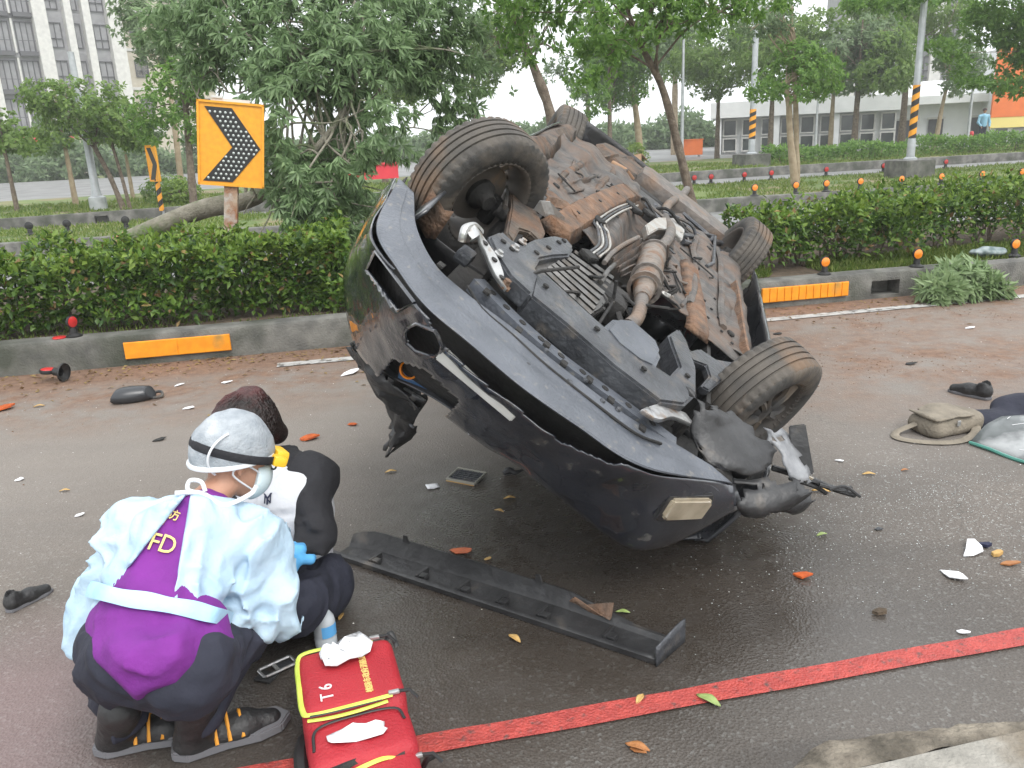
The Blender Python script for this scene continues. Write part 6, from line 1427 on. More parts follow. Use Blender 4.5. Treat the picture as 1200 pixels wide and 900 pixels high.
hold(sdf_obj('jersey', jersey, lo, hi, .009, M_WHT), pat); hold(sdf_obj('black_sleeves', bk_fn, lo, hi, .009, M_BLKF), pat)
hold(sdf_obj('trousers', lambda P: np.maximum(union(P, [(pRh_, pRk, .105, .085), (pRk, pRa, .08, .06), (pLh_, pLk, .105, .085), (pLk, pLa, .08, .06), (pP - V3(0, 0, .03), pRh_, .13, .12), (pP - V3(0, 0, .03), pLh_, .12, .12)], .04) + wr(P, .8), .004 - P[..., 2]), lo - .05, hi, .0095, M_NAVY), pat)
for a in (pRa, pLa):
    d = nrm(V3(-.9, -.42, 0)); cc = [(a + V3(0, 0, -.01), a + d * .16 + V3(0, 0, -.02), .042, .036)]; l_, h_ = bounds(cc, .03); hold(sdf_obj('shoe', lambda P, cc=cc: np.maximum(union(P, cc), .003 - P[..., 2]), l_, h_, .006, M_BOOT), pat)
for ch, dx in (('N', 0), ('Y', 0)):
    print_on(ch, 314, 586, 2.8, .042 if ch == 'N' else .058, lambda P: np.minimum(jersey(P), bk_fn(P)), M_NTXT, pat, 'emblem_letter', R_(4), .85, .004 if ch == 'N' else .0055, ups=V3(0, .2, 1.))
hc = pH + pup * .03 - pfw * .02
def hairf(P):
    f = sd_ell(P, hc, (.118, .098, .112), pM); f = smin(f, sd_ell(P, pH + pup * .1 - pfw * .05 + V3(.02, .02, 0), (.062, .06, .05), pM), .02); f = smin(f, sd_caps(P, pH - pfw * .07, pH - pfw * .09 - pup * .075, .06, .045), .03)
    f = f + .008 * vnoise(P * np.array([1, 1, .4], np.float32), 34)
    return np.maximum(f, (P - (pH + pfw * .06)) @ nrm(pfw * 1.0 - pup * .75))
hold(sdf_obj('hair', hairf, hc - .2, hc + .2, .006, M_HAIR), pat)
mb = MB(); bun = nrm(pup * .75 - pfw * .65)
for k in range(750):
    d0 = nrm(RNG.normal(size=3)); d0 = nrm(d0 - .55 * pfw + .15 * pup); P_ = []
    for q in np.linspace(0, 1, 6):
        dd = nrm(d0 * (1 - q) + bun * q * 1.1 + .05 * RNG.normal(size=3)); P_.append(hc + pM @ (np.array([.118, .098, .112]) * (pM.T @ dd)) * (1.015 + .05 * RNG.random() * (k % 9 == 0)))
    mb.tube(P_, [.0014, .0018, .0018, .0018, .0016, .001], 3, cap=False)
o = hold(mb.build('hair_strands', M_HAIR, None), pat); o['kind'] = 'stuff'

# ---------------- far person in blue by the shop
b = tn(1150, 166, 35.5); b[2] = .26; far = thing('person', 'distant person in light blue top standing before the shop doorway', 'person', tuple(b))
q = V3(0, 0, 0); L_ = lambda x, y, z: V3(x, y, z)
fc = [(L_(-.09, 0, .08), L_(-.1, 0, .5), .05, .065), (L_(-.1, 0, .5), L_(-.07, 0, .92), .065, .09), (L_(.12, 0, .08), L_(.11, 0, .5), .05, .065), (L_(.11, 0, .5), L_(.07, 0, .92), .065, .09)]
fu = [(L_(0, 0, .95), L_(0, 0, 1.35), .13, .15), (L_(-.19, 0, 1.38), L_(.19, 0, 1.38), .07, .07), (L_(-.2, 0, 1.38), L_(-.27, -.03, 1.1), .052, .045), (L_(-.27, -.03, 1.1), L_(-.2, -.18, .95), .042, .032), (L_(.2, 0, 1.38), L_(.29, 0, 1.1), .052, .045), (L_(.29, 0, 1.1), L_(.24, -.12, .88), .042, .032)]
fhd = [(L_(0, 0, 1.4), L_(0, -.01, 1.52), .055, .05)]; fe = [(L_(0, -.01, 1.63), (.078, .095, .11))]
hds = finger_list(L_(-.2, -.18, .95), V3(0, -.5, -.8), V3(.5, 0, 0)) + finger_list(L_(.24, -.12, .88), V3(0, -.3, -.9), V3(-.5, 0, 0))
o = sdf_obj('body', lambda P: union(P, fc + fu + fhd + hds, .02, fe) + .006, (-.45, -.4, 0), (.45, .3, 1.85), .018, M_SKIN); o.parent = far
o = sdf_obj('top', lambda P: np.maximum(union(P, fu, .04) - .012, .9 - P[..., 2]), (-.45, -.4, .8), (.45, .3, 1.6), .018, mat('light_blue_top', (.22, .42, .55), rough=.8)); o.parent = far
o = sdf_obj('trousers', lambda P: np.maximum(union(P, fc + [(L_(0, 0, .95), L_(0, 0, .9), .125, .12)], .03) - .012, P[..., 2] - 1.0), (-.35, -.3, .02), (.35, .3, 1.1), .018, M_NAVY); o.parent = far
o = sdf_obj('hair', lambda P: np.maximum(sd_ell(P, V3(0, .005, 1.66), (.09, .105, .1)), 1.62 - P[..., 2]), (-.15, -.15, 1.5), (.15, .15, 1.8), .014, M_HAIR); o.parent = far
# ================================================================== things lying about
M_PAPER = mat('white_paper', (.78, .78, .79), (.68, .68, .7), 12, .7, bump=.3)
M_BAGR = mat('red_bag_nylon', (.42, .022, .032), (.35, .016, .026), 6, .6, bump=.35, bscale=140, c3=(.36, .014, .024), s3=3)
M_LIME = mat('lime_zip_tape', (.62, .72, .12), (.52, .64, .08), 20, .6)
M_DRYL = mat('dry_leaf', (.52, .34, .12), (.44, .25, .08), 20, .6, bump=.3); M_BRNL = mat('brown_leaf', (.38, .16, .05), (.28, .11, .04), 20, .6, bump=.3); M_GRNL = mat('green_leaf', (.28, .36, .12), (.2, .28, .08), 20, .5)
M_ORNG = mat('orange_lens_shard', (.62, .13, .03), (.4, .08, .025), 45, .3, spec=.6)
M_KHAKI = mat('khaki_canvas', (.17, .148, .115), (.26, .225, .175), 9, .9, bump=.4, bscale=60)
M_CLEAR = mat('clear_plastic', (.55, .6, .63), (.66, .7, .73), 9, .18, spec=.6, alpha=.8)
M_WGL = mat('windscreen_dirty_glass', (.16, .175, .175), (.05, .055, .055), 5, .25, spec=.7, c3=(.34, .35, .35), s3=3, r3=(.5, .62)); M_TEALG = mat('glass_edge', (.08, .27, .22), rough=.15, spec=.8)
GA = ground_at
# --- sill trim panel torn off the car
a, b = GA(392, 652), GA(772, 778); tp_ = thing('car_trim_panel', 'long black torn off sill trim lying open side up on the wet lane', 'car part', tuple(a), rz=math.atan2(b[1] - a[1], b[0] - a[0])); L_ = float(np.linalg.norm(b - a))
n_ = 30; rows = []
for i, u in enumerate(np.linspace(0, 1, n_)):
    w = np.interp(u, [0, .1, .7, 1], [.085, .115, .12, .10]); h = np.interp(u, [0, .05, .72, .74, .86, .9, 1], [.05, .075, .06, .055, .025, .012, .012]) + .004 * vnoise(np.array([[u * 9, 0, 0]]))[0]; x = u * L_; bow = .008 * math.sin(u * 3.1)
    rows.append([(x, 0, .028), (x, -.012, .02), (x, -.012, .004), (x, .012, .001), (x, w * .5, .003), (x, w, .006), (x, w + .012, .02), (x, w + .03, h), (x, w + .034, h)])
MB().grid(rows).build('channel', M_DPLAS, tp_, smooth=True, angle=40, solid=.004)
for u in (.13, .3, .44, .56, .68, .86):
    MB().bevbox((u * L_, .045, .016), (.012, .07, .028), .003).build('clip', M_DPLAS, tp_); MB().bevbox((u * L_ + .02, .03, .018), (.03, .03, .02), .004).build('clip', M_DPLAS, tp_)
for u in (.18, .62): MB().prism([(0, 0), (.03, 0), (.022, .03), (.006, .03)], .006, frame((u * L_, .14, .07), (1, 0, 0), (0, -1, 0))).build('tab', M_DPLAS, tp_)
mb = MB(); mb.grid([[(L_ + .0 + .004 * k, y, z) for z in np.linspace(.002, .09 - .3 * abs(y - .12) ** 1.4, 4)] for k, y in enumerate(np.linspace(-.02, .15, 7))]); mb.build('end_plate', M_STEEL, tp_, smooth=True, solid=.004)
mb = MB(); mb.grid([[(L_ * u, .11 + .03 * q, .05 + .03 * math.sin(q * 3 + u * 20) * (u > .74)) for q in (0, .4, 1)] for u in np.linspace(.73, .84, 8)]); mb.build('torn_edge', M_RUSTY, tp_, smooth=True, solid=.003)

# --- red medical bag
bl_, br_, fr_b, fl_b = (GA(x, y, .2) for x, y in ((352, 768), (460, 739), (474, 816), (346, 838)))
bx_ = nrm(((br_ - bl_) + (fr_b - fl_b)) * V3(1, 1, 0)); by_ = np.cross(V3(0, 0, 1), bx_); bc = (bl_ + br_ + fr_b + fl_b) / 4; bw = float(np.linalg.norm(br_ - bl_) + np.linalg.norm(fr_b - fl_b)) / 2; bd = float(np.linalg.norm(bl_ - fl_b) + np.linalg.norm(br_ - fr_b)) / 2
bag = thing('medical_bag', 'open red medical backpack with lime zips lying by the red line', 'bag', (float(bc[0]), float(bc[1]), 0), rz=math.atan2(bx_[1], bx_[0]))
hw2, hd2 = bw / 2, bd / 2
def bagf(P):
    f = sd_box(P, (0, 0, .1), (hw2, hd2, .1), .03); f = smin(f, sd_box(P, (0, -hd2 - .07, .085), (hw2 * .98, .10, .085), .035), .02)
    return f + .006 * vnoise(P, 8) + .003 * vnoise(P, 22)
sdf_obj('body', lambda P: np.maximum(bagf(P), .003 - P[..., 2]), (-hw2 - .06, -hd2 - .25, 0), (hw2 + .06, hd2 + .06, .26), .007, M_BAGR).parent = bag
def pockf(P): return np.maximum(sd_box(P, (0, -hd2 - .17, .075), (hw2 * .94, .09, .075), .04) + .006 * vnoise(P + 3, 9), .003 - P[..., 2])
sdf_obj('front_pocket', pockf, (-hw2 - .06, -hd2 - .32, 0), (hw2 + .06, -hd2 + .02, .2), .007, M_BAGR).parent = bag
def zipp(pts, r, nm, m=M_LIME): MB().tube(smoothpath(pts, 6), r, 6, flat=.5, up=(0, 0, 1)).build(nm, m, bag, smooth=True)
z1 = .2; zipp([(hw2 * .62, hd2 * .93, z1), (0, hd2 * .95, z1), (-hw2 * .8, hd2 * .93, z1), (-hw2 * .97, hd2 * .7, z1 - .01), (-hw2 * .985, 0, z1 - .008), (-hw2 * .97, -hd2 * .75, z1 - .01), (-hw2 * .8, -hd2 * .97, z1 - .004), (0, -hd2 * .98, z1 - .002), (hw2 * .7, -hd2 * .96, z1)], .0075, 'zip_tape')
zipp([(-hw2 * .9, -hd2 * 1.0, z1 - .016), (-hw2 * .5, -hd2 * 1.05, z1 - .016), (0, -hd2 * 1.06, z1 - .014), (hw2 * .6, -hd2 * 1.0, z1 - .012)], .0065, 'zip_tape')
zipp([(-hw2 * .85, -hd2 * 1.02, z1 - .003), (-hw2 * .3, -hd2 * 1.03, z1 - .003), (hw2 * .5, -hd2 * 1.0, z1 - .002)], .004, 'zip_gap', M_BLK)
zipp([(hw2 * .86, -hd2 - .16, .12), (hw2 * .5, -hd2 - .115, .155), (0, -hd2 - .105, .16), (-hw2 * .6, -hd2 - .125, .155), (-hw2 * .9, -hd2 - .17, .13), (-hw2 * .95, -hd2 - .23, .1)], .0075, 'zip_tape')
zipp([(hw2 * .86, -hd2 - .165, .12), (hw2 * .45, -hd2 - .165, .150), (0, -hd2 - .175, .153), (-hw2 * .5, -hd2 - .2, .148), (-hw2 * .85, -hd2 - .235, .12)], .0075, 'zip_tape')
zipp([(hw2 * .7, -hd2 - .15, .148), (0, -hd2 - .14, .156), (-hw2 * .7, -hd2 - .17, .148)], .02, 'pocket_opening', M_DARK)
for pts in ([(hw2 * .84, -hd2 - .06, .17), (hw2 * .7, -hd2 - .02, .178), (0, -hd2 - .015, .18), (-hw2 * .75, -hd2 - .03, .176), (-hw2 * .86, -hd2 - .1, .165)],): zipp(pts, .004, 'piping', M_BLK)
zipp([(hw2 * .8, -hd2 - .25, .1), (hw2 * .4, -hd2 - .215, .148), (-hw2 * .4, -hd2 - .235, .146), (-hw2 * .85, -hd2 - .26, .1)], .004, 'piping', M_BLK)
for x, y, z in ((hw2 * .74, -hd2 * .95, .206), (hw2 * .66, hd2 * .92, .206), (hw2 * .9, -hd2 - .16, .13)):
    MB().bevbox((x, y, z), (.03, .012, .01), .003).build('zip_slider', M_BRSTEEL, bag); MB().tube([(x + .012, y, z), (x + .04, y - .01, z + .004), (x + .058, y - .03, z - .012)], .005, 6).build('zip_pull', M_BLK, bag, smooth=True)
MB().tube(smoothpath([(hw2 * .9, hd2 * .9, .19), (hw2 * 1.02, hd2 * .98, .205), (hw2 * 1.1, hd2 * .8, .17)], 4), .008, 6, flat=.4).build('strap', M_BLK, bag, smooth=True)
MB().tube(smoothpath([(hw2 * 1.0, -hd2 - .12, .05), (hw2 * 1.15, -hd2 - .12, .08), (hw2 * 1.25, -hd2 - .1, .06)], 4), .014, 6, flat=.4).build('strap', M_BLK, bag, smooth=True)
MB().tube(smoothpath([(-hw2 * 1.0, -hd2 * .2, .05), (-hw2 * 1.12, -hd2 * .8, .06), (-hw2 * 1.1, -hd2 * 1.6, .03), (-hw2 * .98, -hd2 - .2, .03)], 4), .018, 6, flat=.5).build('strap', M_BLK, bag, smooth=True)
def bag_text(nm, txt, x, y, size, m): 
    z = .2
    for zz in np.linspace(.26, .14, 240):
        if bagf(np.array([[x, y, zz]], np.float32))[0] < 0: z = zz; break
    Mx = np.eye(4); Mx[:3, 0] = (0, 1, 0); Mx[:3, 1] = (-1, 0, 0); Mx[:3, 3] = (x, y, z + .003); text_obj(nm, txt, size, Mx, m, bag, .0012)
for k, ch in enumerate('桃園市政府消防局'): bag_text('print_letter', ch, hw2 * .32, -hd2 * .68 + k * .0225, .022, M_YTXT)
for k, ch in enumerate('T6'): bag_text('print_letter', ch, -hw2 * .48, -hd2 * .62 + k * .042, .05, mat('white_print', (.75, .7, .7), rough=.6))
def crumpled(name, label, c, r, h, m, cat='paper', seed=0, group=None, rz=0., el=1.0):
    t = MB(); A = np.linspace(0, 2 * math.pi, 15, endpoint=False); rows = []
    for q in np.linspace(0, 1, 6):
        rr = [r * q * (1 + .9 * vnoise(np.array([[math.cos(a) * 1.6 + seed, math.sin(a) * 1.6, q * .5]]))[0]) for a in A]
        rows.append([(rr[i] * math.cos(a) * el, rr[i] * math.sin(a) / el, max(.003, h * (.45 + 2.4 * vnoise(np.array([[rr[i] * math.cos(a) / r * 3.6 + seed, rr[i] * math.sin(a) / r * 3.6, 3.]]))[0]) * (1 - .5 * q) + .004)) for i, a in enumerate(A)])
    t.grid(rows, close_v=True); o = t.build(name, m, None, smooth=True, angle=14, solid=.0015); o.location = tuple(c); o.rotation_euler = (0, 0, rz); return tag(o, label, cat, group)
tc_ = GA(404, 765, .21); crumpled('tissue', 'crumpled white tissue lying on the red bag', (tc_[0], tc_[1], .208), .062, .035, M_PAPER, 'tissue', 2, rz=.6, el=1.25)
pc_ = GA(420, 868, .15); crumpled('tissue', 'pale packing stuffed in the open front pocket of the red bag', (pc_[0], pc_[1], .168), .05, .02, M_PAPER, 'packing', 9, rz=.3, el=1.5)

# --- water bottle
c = GA(383, 757); bt = thing('water_bottle', 'small clear plastic bottle standing behind the red bag', 'bottle', tuple(c)); bt.scale = (1.12,) * 3
MB().lathe([(0, .002), (.030, .002), (.033, .01), (.033, .035), (.0315, .04), (.033, .045), (.033, .085), (.030, .1), (.018, .118), (.0125, .124), (.0125, .13)], None, 28).build('bottle', M_CLEAR, bt, smooth=True)
MB().lathe([(0, .152), (.013, .152), (.0145, .148), (.0145, .128), (.0125, .128)], None, 22).build('cap', M_PAPER, bt, smooth=True)
MB().grid([[(.0336 * math.cos(a), .0336 * math.sin(a), z) for z in (.045, .082)] for a in np.linspace(-1.6, .1, 12)]).build('label', mat('blue_label', (.12, .4, .75), rough=.4), bt, smooth=True)
MB().lathe([(0, .004), (.0305, .004), (.031, .06), (0, .06)], None, 24).build('water', mat('water_in_bottle', (.5, .56, .6), rough=.1), bt, smooth=True)
# --- metal buckle plate by the medic's boot
c = GA(326, 786); bk = thing('metal_bracket', 'small bright metal frame bracket lying by the medic\'s boot', 'bracket', (c[0], c[1], .0), rz=R_(40))
mb = MB()
for q in (((-.05, -.025), (.05, -.025), (.055, -.02), (.055, .02), (.05, .025), (-.05, .025), (-.055, .02), (-.055, -.02)),): mb.tube([(x, y, .016) for x, y in q] + [(q[0][0], q[0][1], .016)], .005, 6)
mb.build('frame', M_BRSTEEL, bk, smooth=True); MB().bevbox((-.005, 0, .014), (.012, .045, .006), .002).build('crossbar', M_SHIELD, bk); MB().bevbox((.02, 0, .012), (.05, .03, .004), .002).build('tongue', M_STEEL, bk)
MB().bevbox((-.045, -.012, .006), (.05, .06, .008), .003, eul3(0, 0, .5)).build('base', M_DPLAS, bk)
# --- grille, card
c = GA(547, 561); gv = thing('vent_grille', 'grey slatted vent grille lying on the lane under the nose', 'car part', (c[0], c[1], 0), rz=R_(-32)); gv.rotation_euler = (R_(8), R_(0), R_(-30))
mb = MB()
for x, y, dx, dy in ((0, -.055, .17, .01), (0, .055, .17, .01), (-.08, 0, .01, .1), (.08, 0, .01, .1)): mb.box((x, y, .014), (dx, dy, .016))
mb.build('frame', mat('pale_grille_frame', (.3, .29, .25), rough=.5), gv, bevel=.003)
MB().box((0, 0, .008), (.15, .1, .006)).build('backing', M_DARK, gv)
for k in range(6): MB().bevbox((0, -.042 + k * .0168, .015), (.15, .006, .008), .002).build('slat', M_STEEL, gv)
for k in range(4): MB().bevbox((-.05 + k * .033, 0, .0165), (.003, .095, .006), .001).build('rib', M_STEEL, gv)
MB().box((0, -.062, .006), (.16, .006, .01)).build('orange_edge', M_DRYL, gv)
def flat(name, label, x, y, w, h, rz, m, cat, group=None, lift=.003, warp=.004, z0=0.0):
    c = GA(x, y, z0); o = MB().grid([[(u * w, v * h, lift + warp * (1 + vnoise(np.array([[u * 2 + x, v * 2 + y, 0]]))[0] * 2)) for v in np.linspace(-.5, .5, 4)] for u in np.linspace(-.5, .5, 5)]).build(name, m, None, smooth=True, solid=.0015); o.location = tuple(c); o.rotation_euler = (0, 0, rz); return tag(o, label, cat, group)
flat('card', 'small white card beside the vent grille', 507, 571, .06, .055, .3, M_PAPER, 'card')
c = GA(590, 557); mb = MB(); mb.tube(smoothpath([(0, 0, .012), (.03, .01, .02), (.06, 0, .012), (.1, .015, .02)], 4), [.012, .014, .016, .018, .018, .016, .014, .012, .012, .01, .008, .006, .006], 7); mb.bevbox((.03, .02, .015), (.05, .04, .02), .005); o = mb.build('plastic_scrap', M_DPLAS, None, smooth=True); o.location = tuple(c); tag(o, 'black broken plastic scrap right of the vent grille', 'car part')
# --- shards
def shard(label, x, y, s, m, rz=0., cat='shard', group=None, el=1.6, th=.003, z0=0.):
    k = 7; A = np.sort(RNG.uniform(0, 2 * math.pi, k)); A = np.linspace(0, 2 * math.pi, k, endpoint=False) + RNG.uniform(-.3, .3, k); poly = [(s * el * math.cos(a) * RNG.uniform(.5, 1.1), s * math.sin(a) * RNG.uniform(.45, 1.1)) for a in A]
    c = GA(x, y, z0); mb = MB(); mb.prism(poly, th); mb.v = [(a, b, q + .12 * a + .003) for a, b, q in mb.v]; zmin = min(v[2] for v in mb.v); mb.v = [(a, b, q - zmin + .002) for a, b, q in mb.v]
    o = mb.build('shard', m, None, bevel=.0005); o.location = tuple(c); o.rotation_euler = (0, 0, rz); return tag(o, label, cat, group)
OG = 'orange lamp lens shards'
shard('orange lens shard left of the torn wing liner', 412, 498, .03, M_ORNG, -.4, group=OG)
shard('long orange lens shard behind the black trim panel', 541, 647, .032, M_ORNG, -.5, group=OG, el=2.2)
shard('small brown orange shard right of the long orange shard', 571, 656, .014, M_DRYL, .2, group=OG)
shard('orange brown lamp chunk on the wet lane right of the nose', 940, 676, .026, M_ORNG, -.1, group=OG, th=.008)
shard('orange scrap at the far left edge of the lane', 6, 480, .06, M_ORNG, .4, group=OG, th=.012)
shard('orange scrap at the bottom edge beside the red line', 748, 880, .022, M_BRNL, -.6, group=OG, el=1.4)
shard('yellow orange scrap behind the patient\'s shoulder', 362, 515, .045, M_ORNG, .1, group=OG, el=1.4, th=.01)
WG = 'white plastic fragments'
for lb, x, y, s in (('white torn fragment nearest the right edge with dark print', 1140, 646, .045), ('smaller white fragment in front of the printed one', 1118, 677, .034), ('tiny white chip near the red line at the right', 1128, 742, .014), ('white chip between the car corner and the khaki bag', 1073, 519, .014), ('small white chip below the khaki bag', 984, 541, .016), ('clear plastic scrap left of the torn wing', 410, 438, .05), ('white chip near the left kerb', 265, 449, .03), ('white chip behind the patient', 223, 479, .03), ('white flake left of the medic', 92, 605, .016), ('white flake far left on the lane', 22, 563, .02), ('white flake beside the black pouch', 210, 452, .025), ('pale flake in front of the kerb at the right', 1135, 385, .03)):
    shard(lb, x, y, s, M_PAPER, RNG.uniform(-1, 1), group=WG, el=1.7, th=.004)
shard('dark blue print patch on the white fragment', 1152, 641, .02, M_NTXT, -.4, group=WG, th=.012)
shard('yellow chip beside the white printed fragment', 1168, 651, .018, M_DRYL, .3, th=.014); shard('red brown chip at the right edge', 1183, 662, .022, M_BRNL, -.2, th=.006)
shard('dark chip left of the white fragments', 1030, 621, .016, M_STEEL, -.3); shard('brown clod of soil on the lane', 1031, 720, .02, M_SOIL, .3, th=.012)
shard('dark twig scrap near the white edge line', 888, 388, .04, M_DARK, .2); shard('dark scrap on the lane right of the rear wheel', 912, 392, .035, M_DARK, -.2); shard('dark scrap left of the shoe', 1068, 427, .03, M_DARK, 0); shard('black scrap left of the medic', 187, 516, .03, M_DARK, .5)
shard('cigarette butt like white stub on the pavement edge', 1010, 882, .012, M_PAPER, -.7, el=2.2, th=.008)
M_OLDC = mat('weathered_concrete', (.13, .11, .085), (.27, .235, .185), 12, .9, bump=.8, bscale=60, c3=(.07, .06, .045), s3=7, r3=(.5, .7))
P_ = smoothpath([a[:2] for a in pe], 10); rows = []
for q, z in ((0, .018), (.35, .022), (.75, .016), (1, .002)):
    rows.append([(p[0] - .02 * q, p[1] + (.035 + .11 * max(0, vnoise(np.array([[p[0] * 5, p[1] * 5, 1.]]))[0] + .35)) * q + .012 * vnoise(np.array([[p[0] * 30, p[1] * 30, q]]))[0], z + .012 * vnoise(np.array([[p[0] * 14, q * 3, 2.]]))[0]) for p in P_])
struct('broken_kerb_edge', MB().grid(rows), M_OLDC, smooth=True, angle=50)
# --- leaves
LG = 'fallen leaves on the road'
def leaf1(label, x, y, L, rz, m, wd=.4):
    c = GA(x, y); mb = MB(); U = np.linspace(0, 1, 8); rows = []
    for u in U:
        w = L * wd * .5 * math.sin(math.pi * min(1, u * .96 + .02)) ** .8; z = .004 + .12 * L * math.sin(u * 3) ** 2
        rows.append([(u * L - L / 2, -w, z + .1 * L * .6), (u * L - L / 2, -w * .5, z + .03 * L), (u * L - L / 2, 0, z), (u * L - L / 2, w * .5, z + .03 * L), (u * L - L / 2, w, z + .1 * L * .6)])
    mb.grid(rows); o = mb.build('leaf', m, None, smooth=True, solid=.001); o.location = tuple(c); o.rotation_euler = (0, 0, rz); tag(o, label, 'leaf', LG)
for lb, x, y, L, rz, m in (('yellow leaf right of the red bag', 603, 750, .06, -.9, M_DRYL), ('yellow leaf standing on the red line', 750, 821, .05, 1.0, M_DRYL), ('dry leaf behind the water bottle', 400, 724, .045, 1.4, M_DRYL), ('brown leaf in front of the red line', 747, 878, .07, -.5, M_BRNL), ('green leaf lying across the red line', 830, 823, .08, -.8, M_GRNL), ('pale green leaf right of the car nose', 963, 628, .05, .3, M_GRNL), ('green leaf on the torn end of the black trim', 730, 719, .05, -.2, M_GRNL), ('pale leaf left of the vent grille', 458, 554, .06, .2, M_DRYL), ('pale dry leaf below the broken headlamp', 962, 577, .08, -.3, M_DRYL), ('dry leaf between headlamp and khaki bag', 1018, 557, .06, -.1, M_DRYL), ('yellow fruit like leaf left of the medic', 76, 576, .05, .2, M_DRYL), ('dry leaf by the white chip at the kerb', 46, 477, .07, .3, M_DRYL), ('small dry leaf under the car nose', 585, 600, .05, -.6, M_DRYL), ('pale leaf under the car nose further left', 597, 585, .055, .1, M_DRYL), ('brown leaf behind the white fragments', 1060, 552, .04, .2, M_BRNL)): leaf1(lb, x, y, L, rz, m)
# --- pouch, shoes, khaki bag
c = GA(157, 470); t = thing('black_pouch', 'shiny black pouch lying on the lane by the left kerb', 'pouch', tuple(c), rz=R_(20))
sdf_obj('pouch', lambda P: np.maximum(np.maximum(sd_ell(P, (0, 0, .045), (.17, .075, .06)), np.abs(P[..., 0] - P[..., 1] * .5) - .14 + .4 * P[..., 2]) + .006 * vnoise(P, 16), .003 - P[..., 2]), (-.22, -.13, 0), (.22, .13, .14), .007, mat('black_vinyl', (.03, .032, .036), rough=.3, spec=.6)).parent = t
MB().tube(smoothpath([(.1, .06, .02), (.17, .05, .03), (.18, -.02, .015), (.12, -.06, .02)], 5), .01, 6).build('strap', M_DPLAS, t, smooth=True)
def shoe(label, x, y, rz, m, sc=1.0, tilt=0):
    c = GA(x, y); t = thing('shoe', label, 'shoe', tuple(c), rz=rz)
    cc = [(V3(-.09, 0, .05), V3(.02, 0, .045), .045, .042), (V3(.02, 0, .042), V3(.12, 0, .03), .045, .034), (V3(-.09, 0, .06), V3(-.08, 0, .1), .042, .042)]
    def f(P): return np.maximum(np.maximum(union(P, cc, .03), .012 - P[..., 2]), -(sd_ell(P, (-.075, 0, .125), (.05, .03, .05))))
    sdf_obj('upper', f, (-.16, -.08, 0), (.18, .08, .17), .006, m).parent = t
    MB().prism([(-.14, 0), (-.12, -.042), (0, -.042), (.1, -.045), (.16, -.02), (.16, .02), (.1, .045), (0, .042), (-.12, .042)], .02, frame((0, 0, .001), (1, 0, 0), (0, 0, 1))).build('sole', M_SOLE, t, bevel=.004)
    lc = MB()
    for k in range(4): lc.tube([(.0 + k * .022, -.03, .075 - .007 * k), (.01 + k * .022, .03, .08 - .007 * k)], .004, 5)
    lc.build('laces', M_BLK, t)['kind'] = 'stuff'; t.scale = (sc,) * 3; return t
shoe('black lost shoe lying behind the khaki bag', 1138, 464, R_(125), M_BOOT, .85)
shoe('black lost shoe lying on its side at the left picture edge', 33, 706, R_(60), M_BOOT, .6)
c = GA(1108, 506); t = thing('shoulder_bag', 'khaki canvas shoulder bag with strap lying beside the broken glass', 'bag', tuple(c), rz=R_(14))
sdf_obj('body', lambda P: np.maximum(sd_box(P, (.02, .03, .052), (.17, .11, .055), .05) + .035 * vnoise(P, 9), .003 - P[..., 2]), (-.22, -.15, 0), (.26, .22, .18), .008, M_KHAKI).parent = t
sdf_obj('flap', lambda P: np.maximum(sd_box(P, (-.02, .02, .105), (.13, .108, .012), .01) + .03 * vnoise(P, 9), .085 - P[..., 2]), (-.2, -.15, .09), (.16, .2, .16), .006, M_KHAKI).parent = t
MB().tube(smoothpath([(.2, .06, .06), (.1, -.1, .03), (-.05, -.16, .012), (-.2, -.12, .01), (-.3, -.02, .01), (-.26, .06, .012), (-.15, .05, .05)], 6), .022, 6, flat=.3).build('strap', M_KHAKI, t, smooth=True)
MB().bevbox((.0, -.085, .075), (.02, .006, .03), .002).build('buckle', M_BRSTEEL, t)
c = GA(1180, 498); t = thing('dark_cloth', 'dark cloth heap under the broken windscreen', 'cloth', tuple(c)); sdf_obj('heap', lambda P: np.maximum(smin(sd_ell(P, (-.12, .02, .03), (.2, .1, .05)), sd_ell(P, (.2, .12, .05), (.22, .12, .09)), .05) + .03 * vnoise(P, 9), .003 - P[..., 2]), (-.4, -.2, 0), (.5, .35, .2), .01, M_NAVY).parent = t
# --- broken windscreen at the right edge
g0, g1, g2, g3 = GA(1136, 521), GA(1330, 590), GA(1360, 500), GA(1172, 500, .06); t = thing('broken_windscreen', 'curved broken windscreen with green glass edge at the right picture edge', 'windscreen', tuple(g0))
rows = []
for u in np.linspace(0, 1, 14):
    a = g0 + (g1 - g0) * u; b = g3 + (g2 - g3) * u; rows.append([a + (b - a) * v - g0 + V3(0, 0, .012 + .10 * math.sin(v * 2.2) * (.5 + .5 * u) + .012 * vnoise(np.array([[u * 7, v * 7, 1]]))[0]) for v in np.linspace(0, 1, 10)])
MB().grid(rows).build('glass', M_WGL, t, smooth=True, solid=.006)
MB().tube([r_[0] for r_ in rows], .009, 6).build('glass_edge', M_TEALG, t, smooth=True)
cr_ = MB()
for k in range(26):
    i, j = RNG.integers(1, 12), RNG.integers(1, 8); p = np.array(rows[i][j]) + V3(0, 0, .006); q = np.array(rows[min(13, i + RNG.integers(0, 3))][min(9, j + RNG.integers(0, 3))]) + V3(0, 0, .006)
    if np.linalg.norm(p - q) > .01: cr_.tube([p, (p + q) / 2 + V3(.01, .01, .001), q], .0012, 3)
cr_.build('cracks', M_PAPER, t)['kind'] = 'stuff'
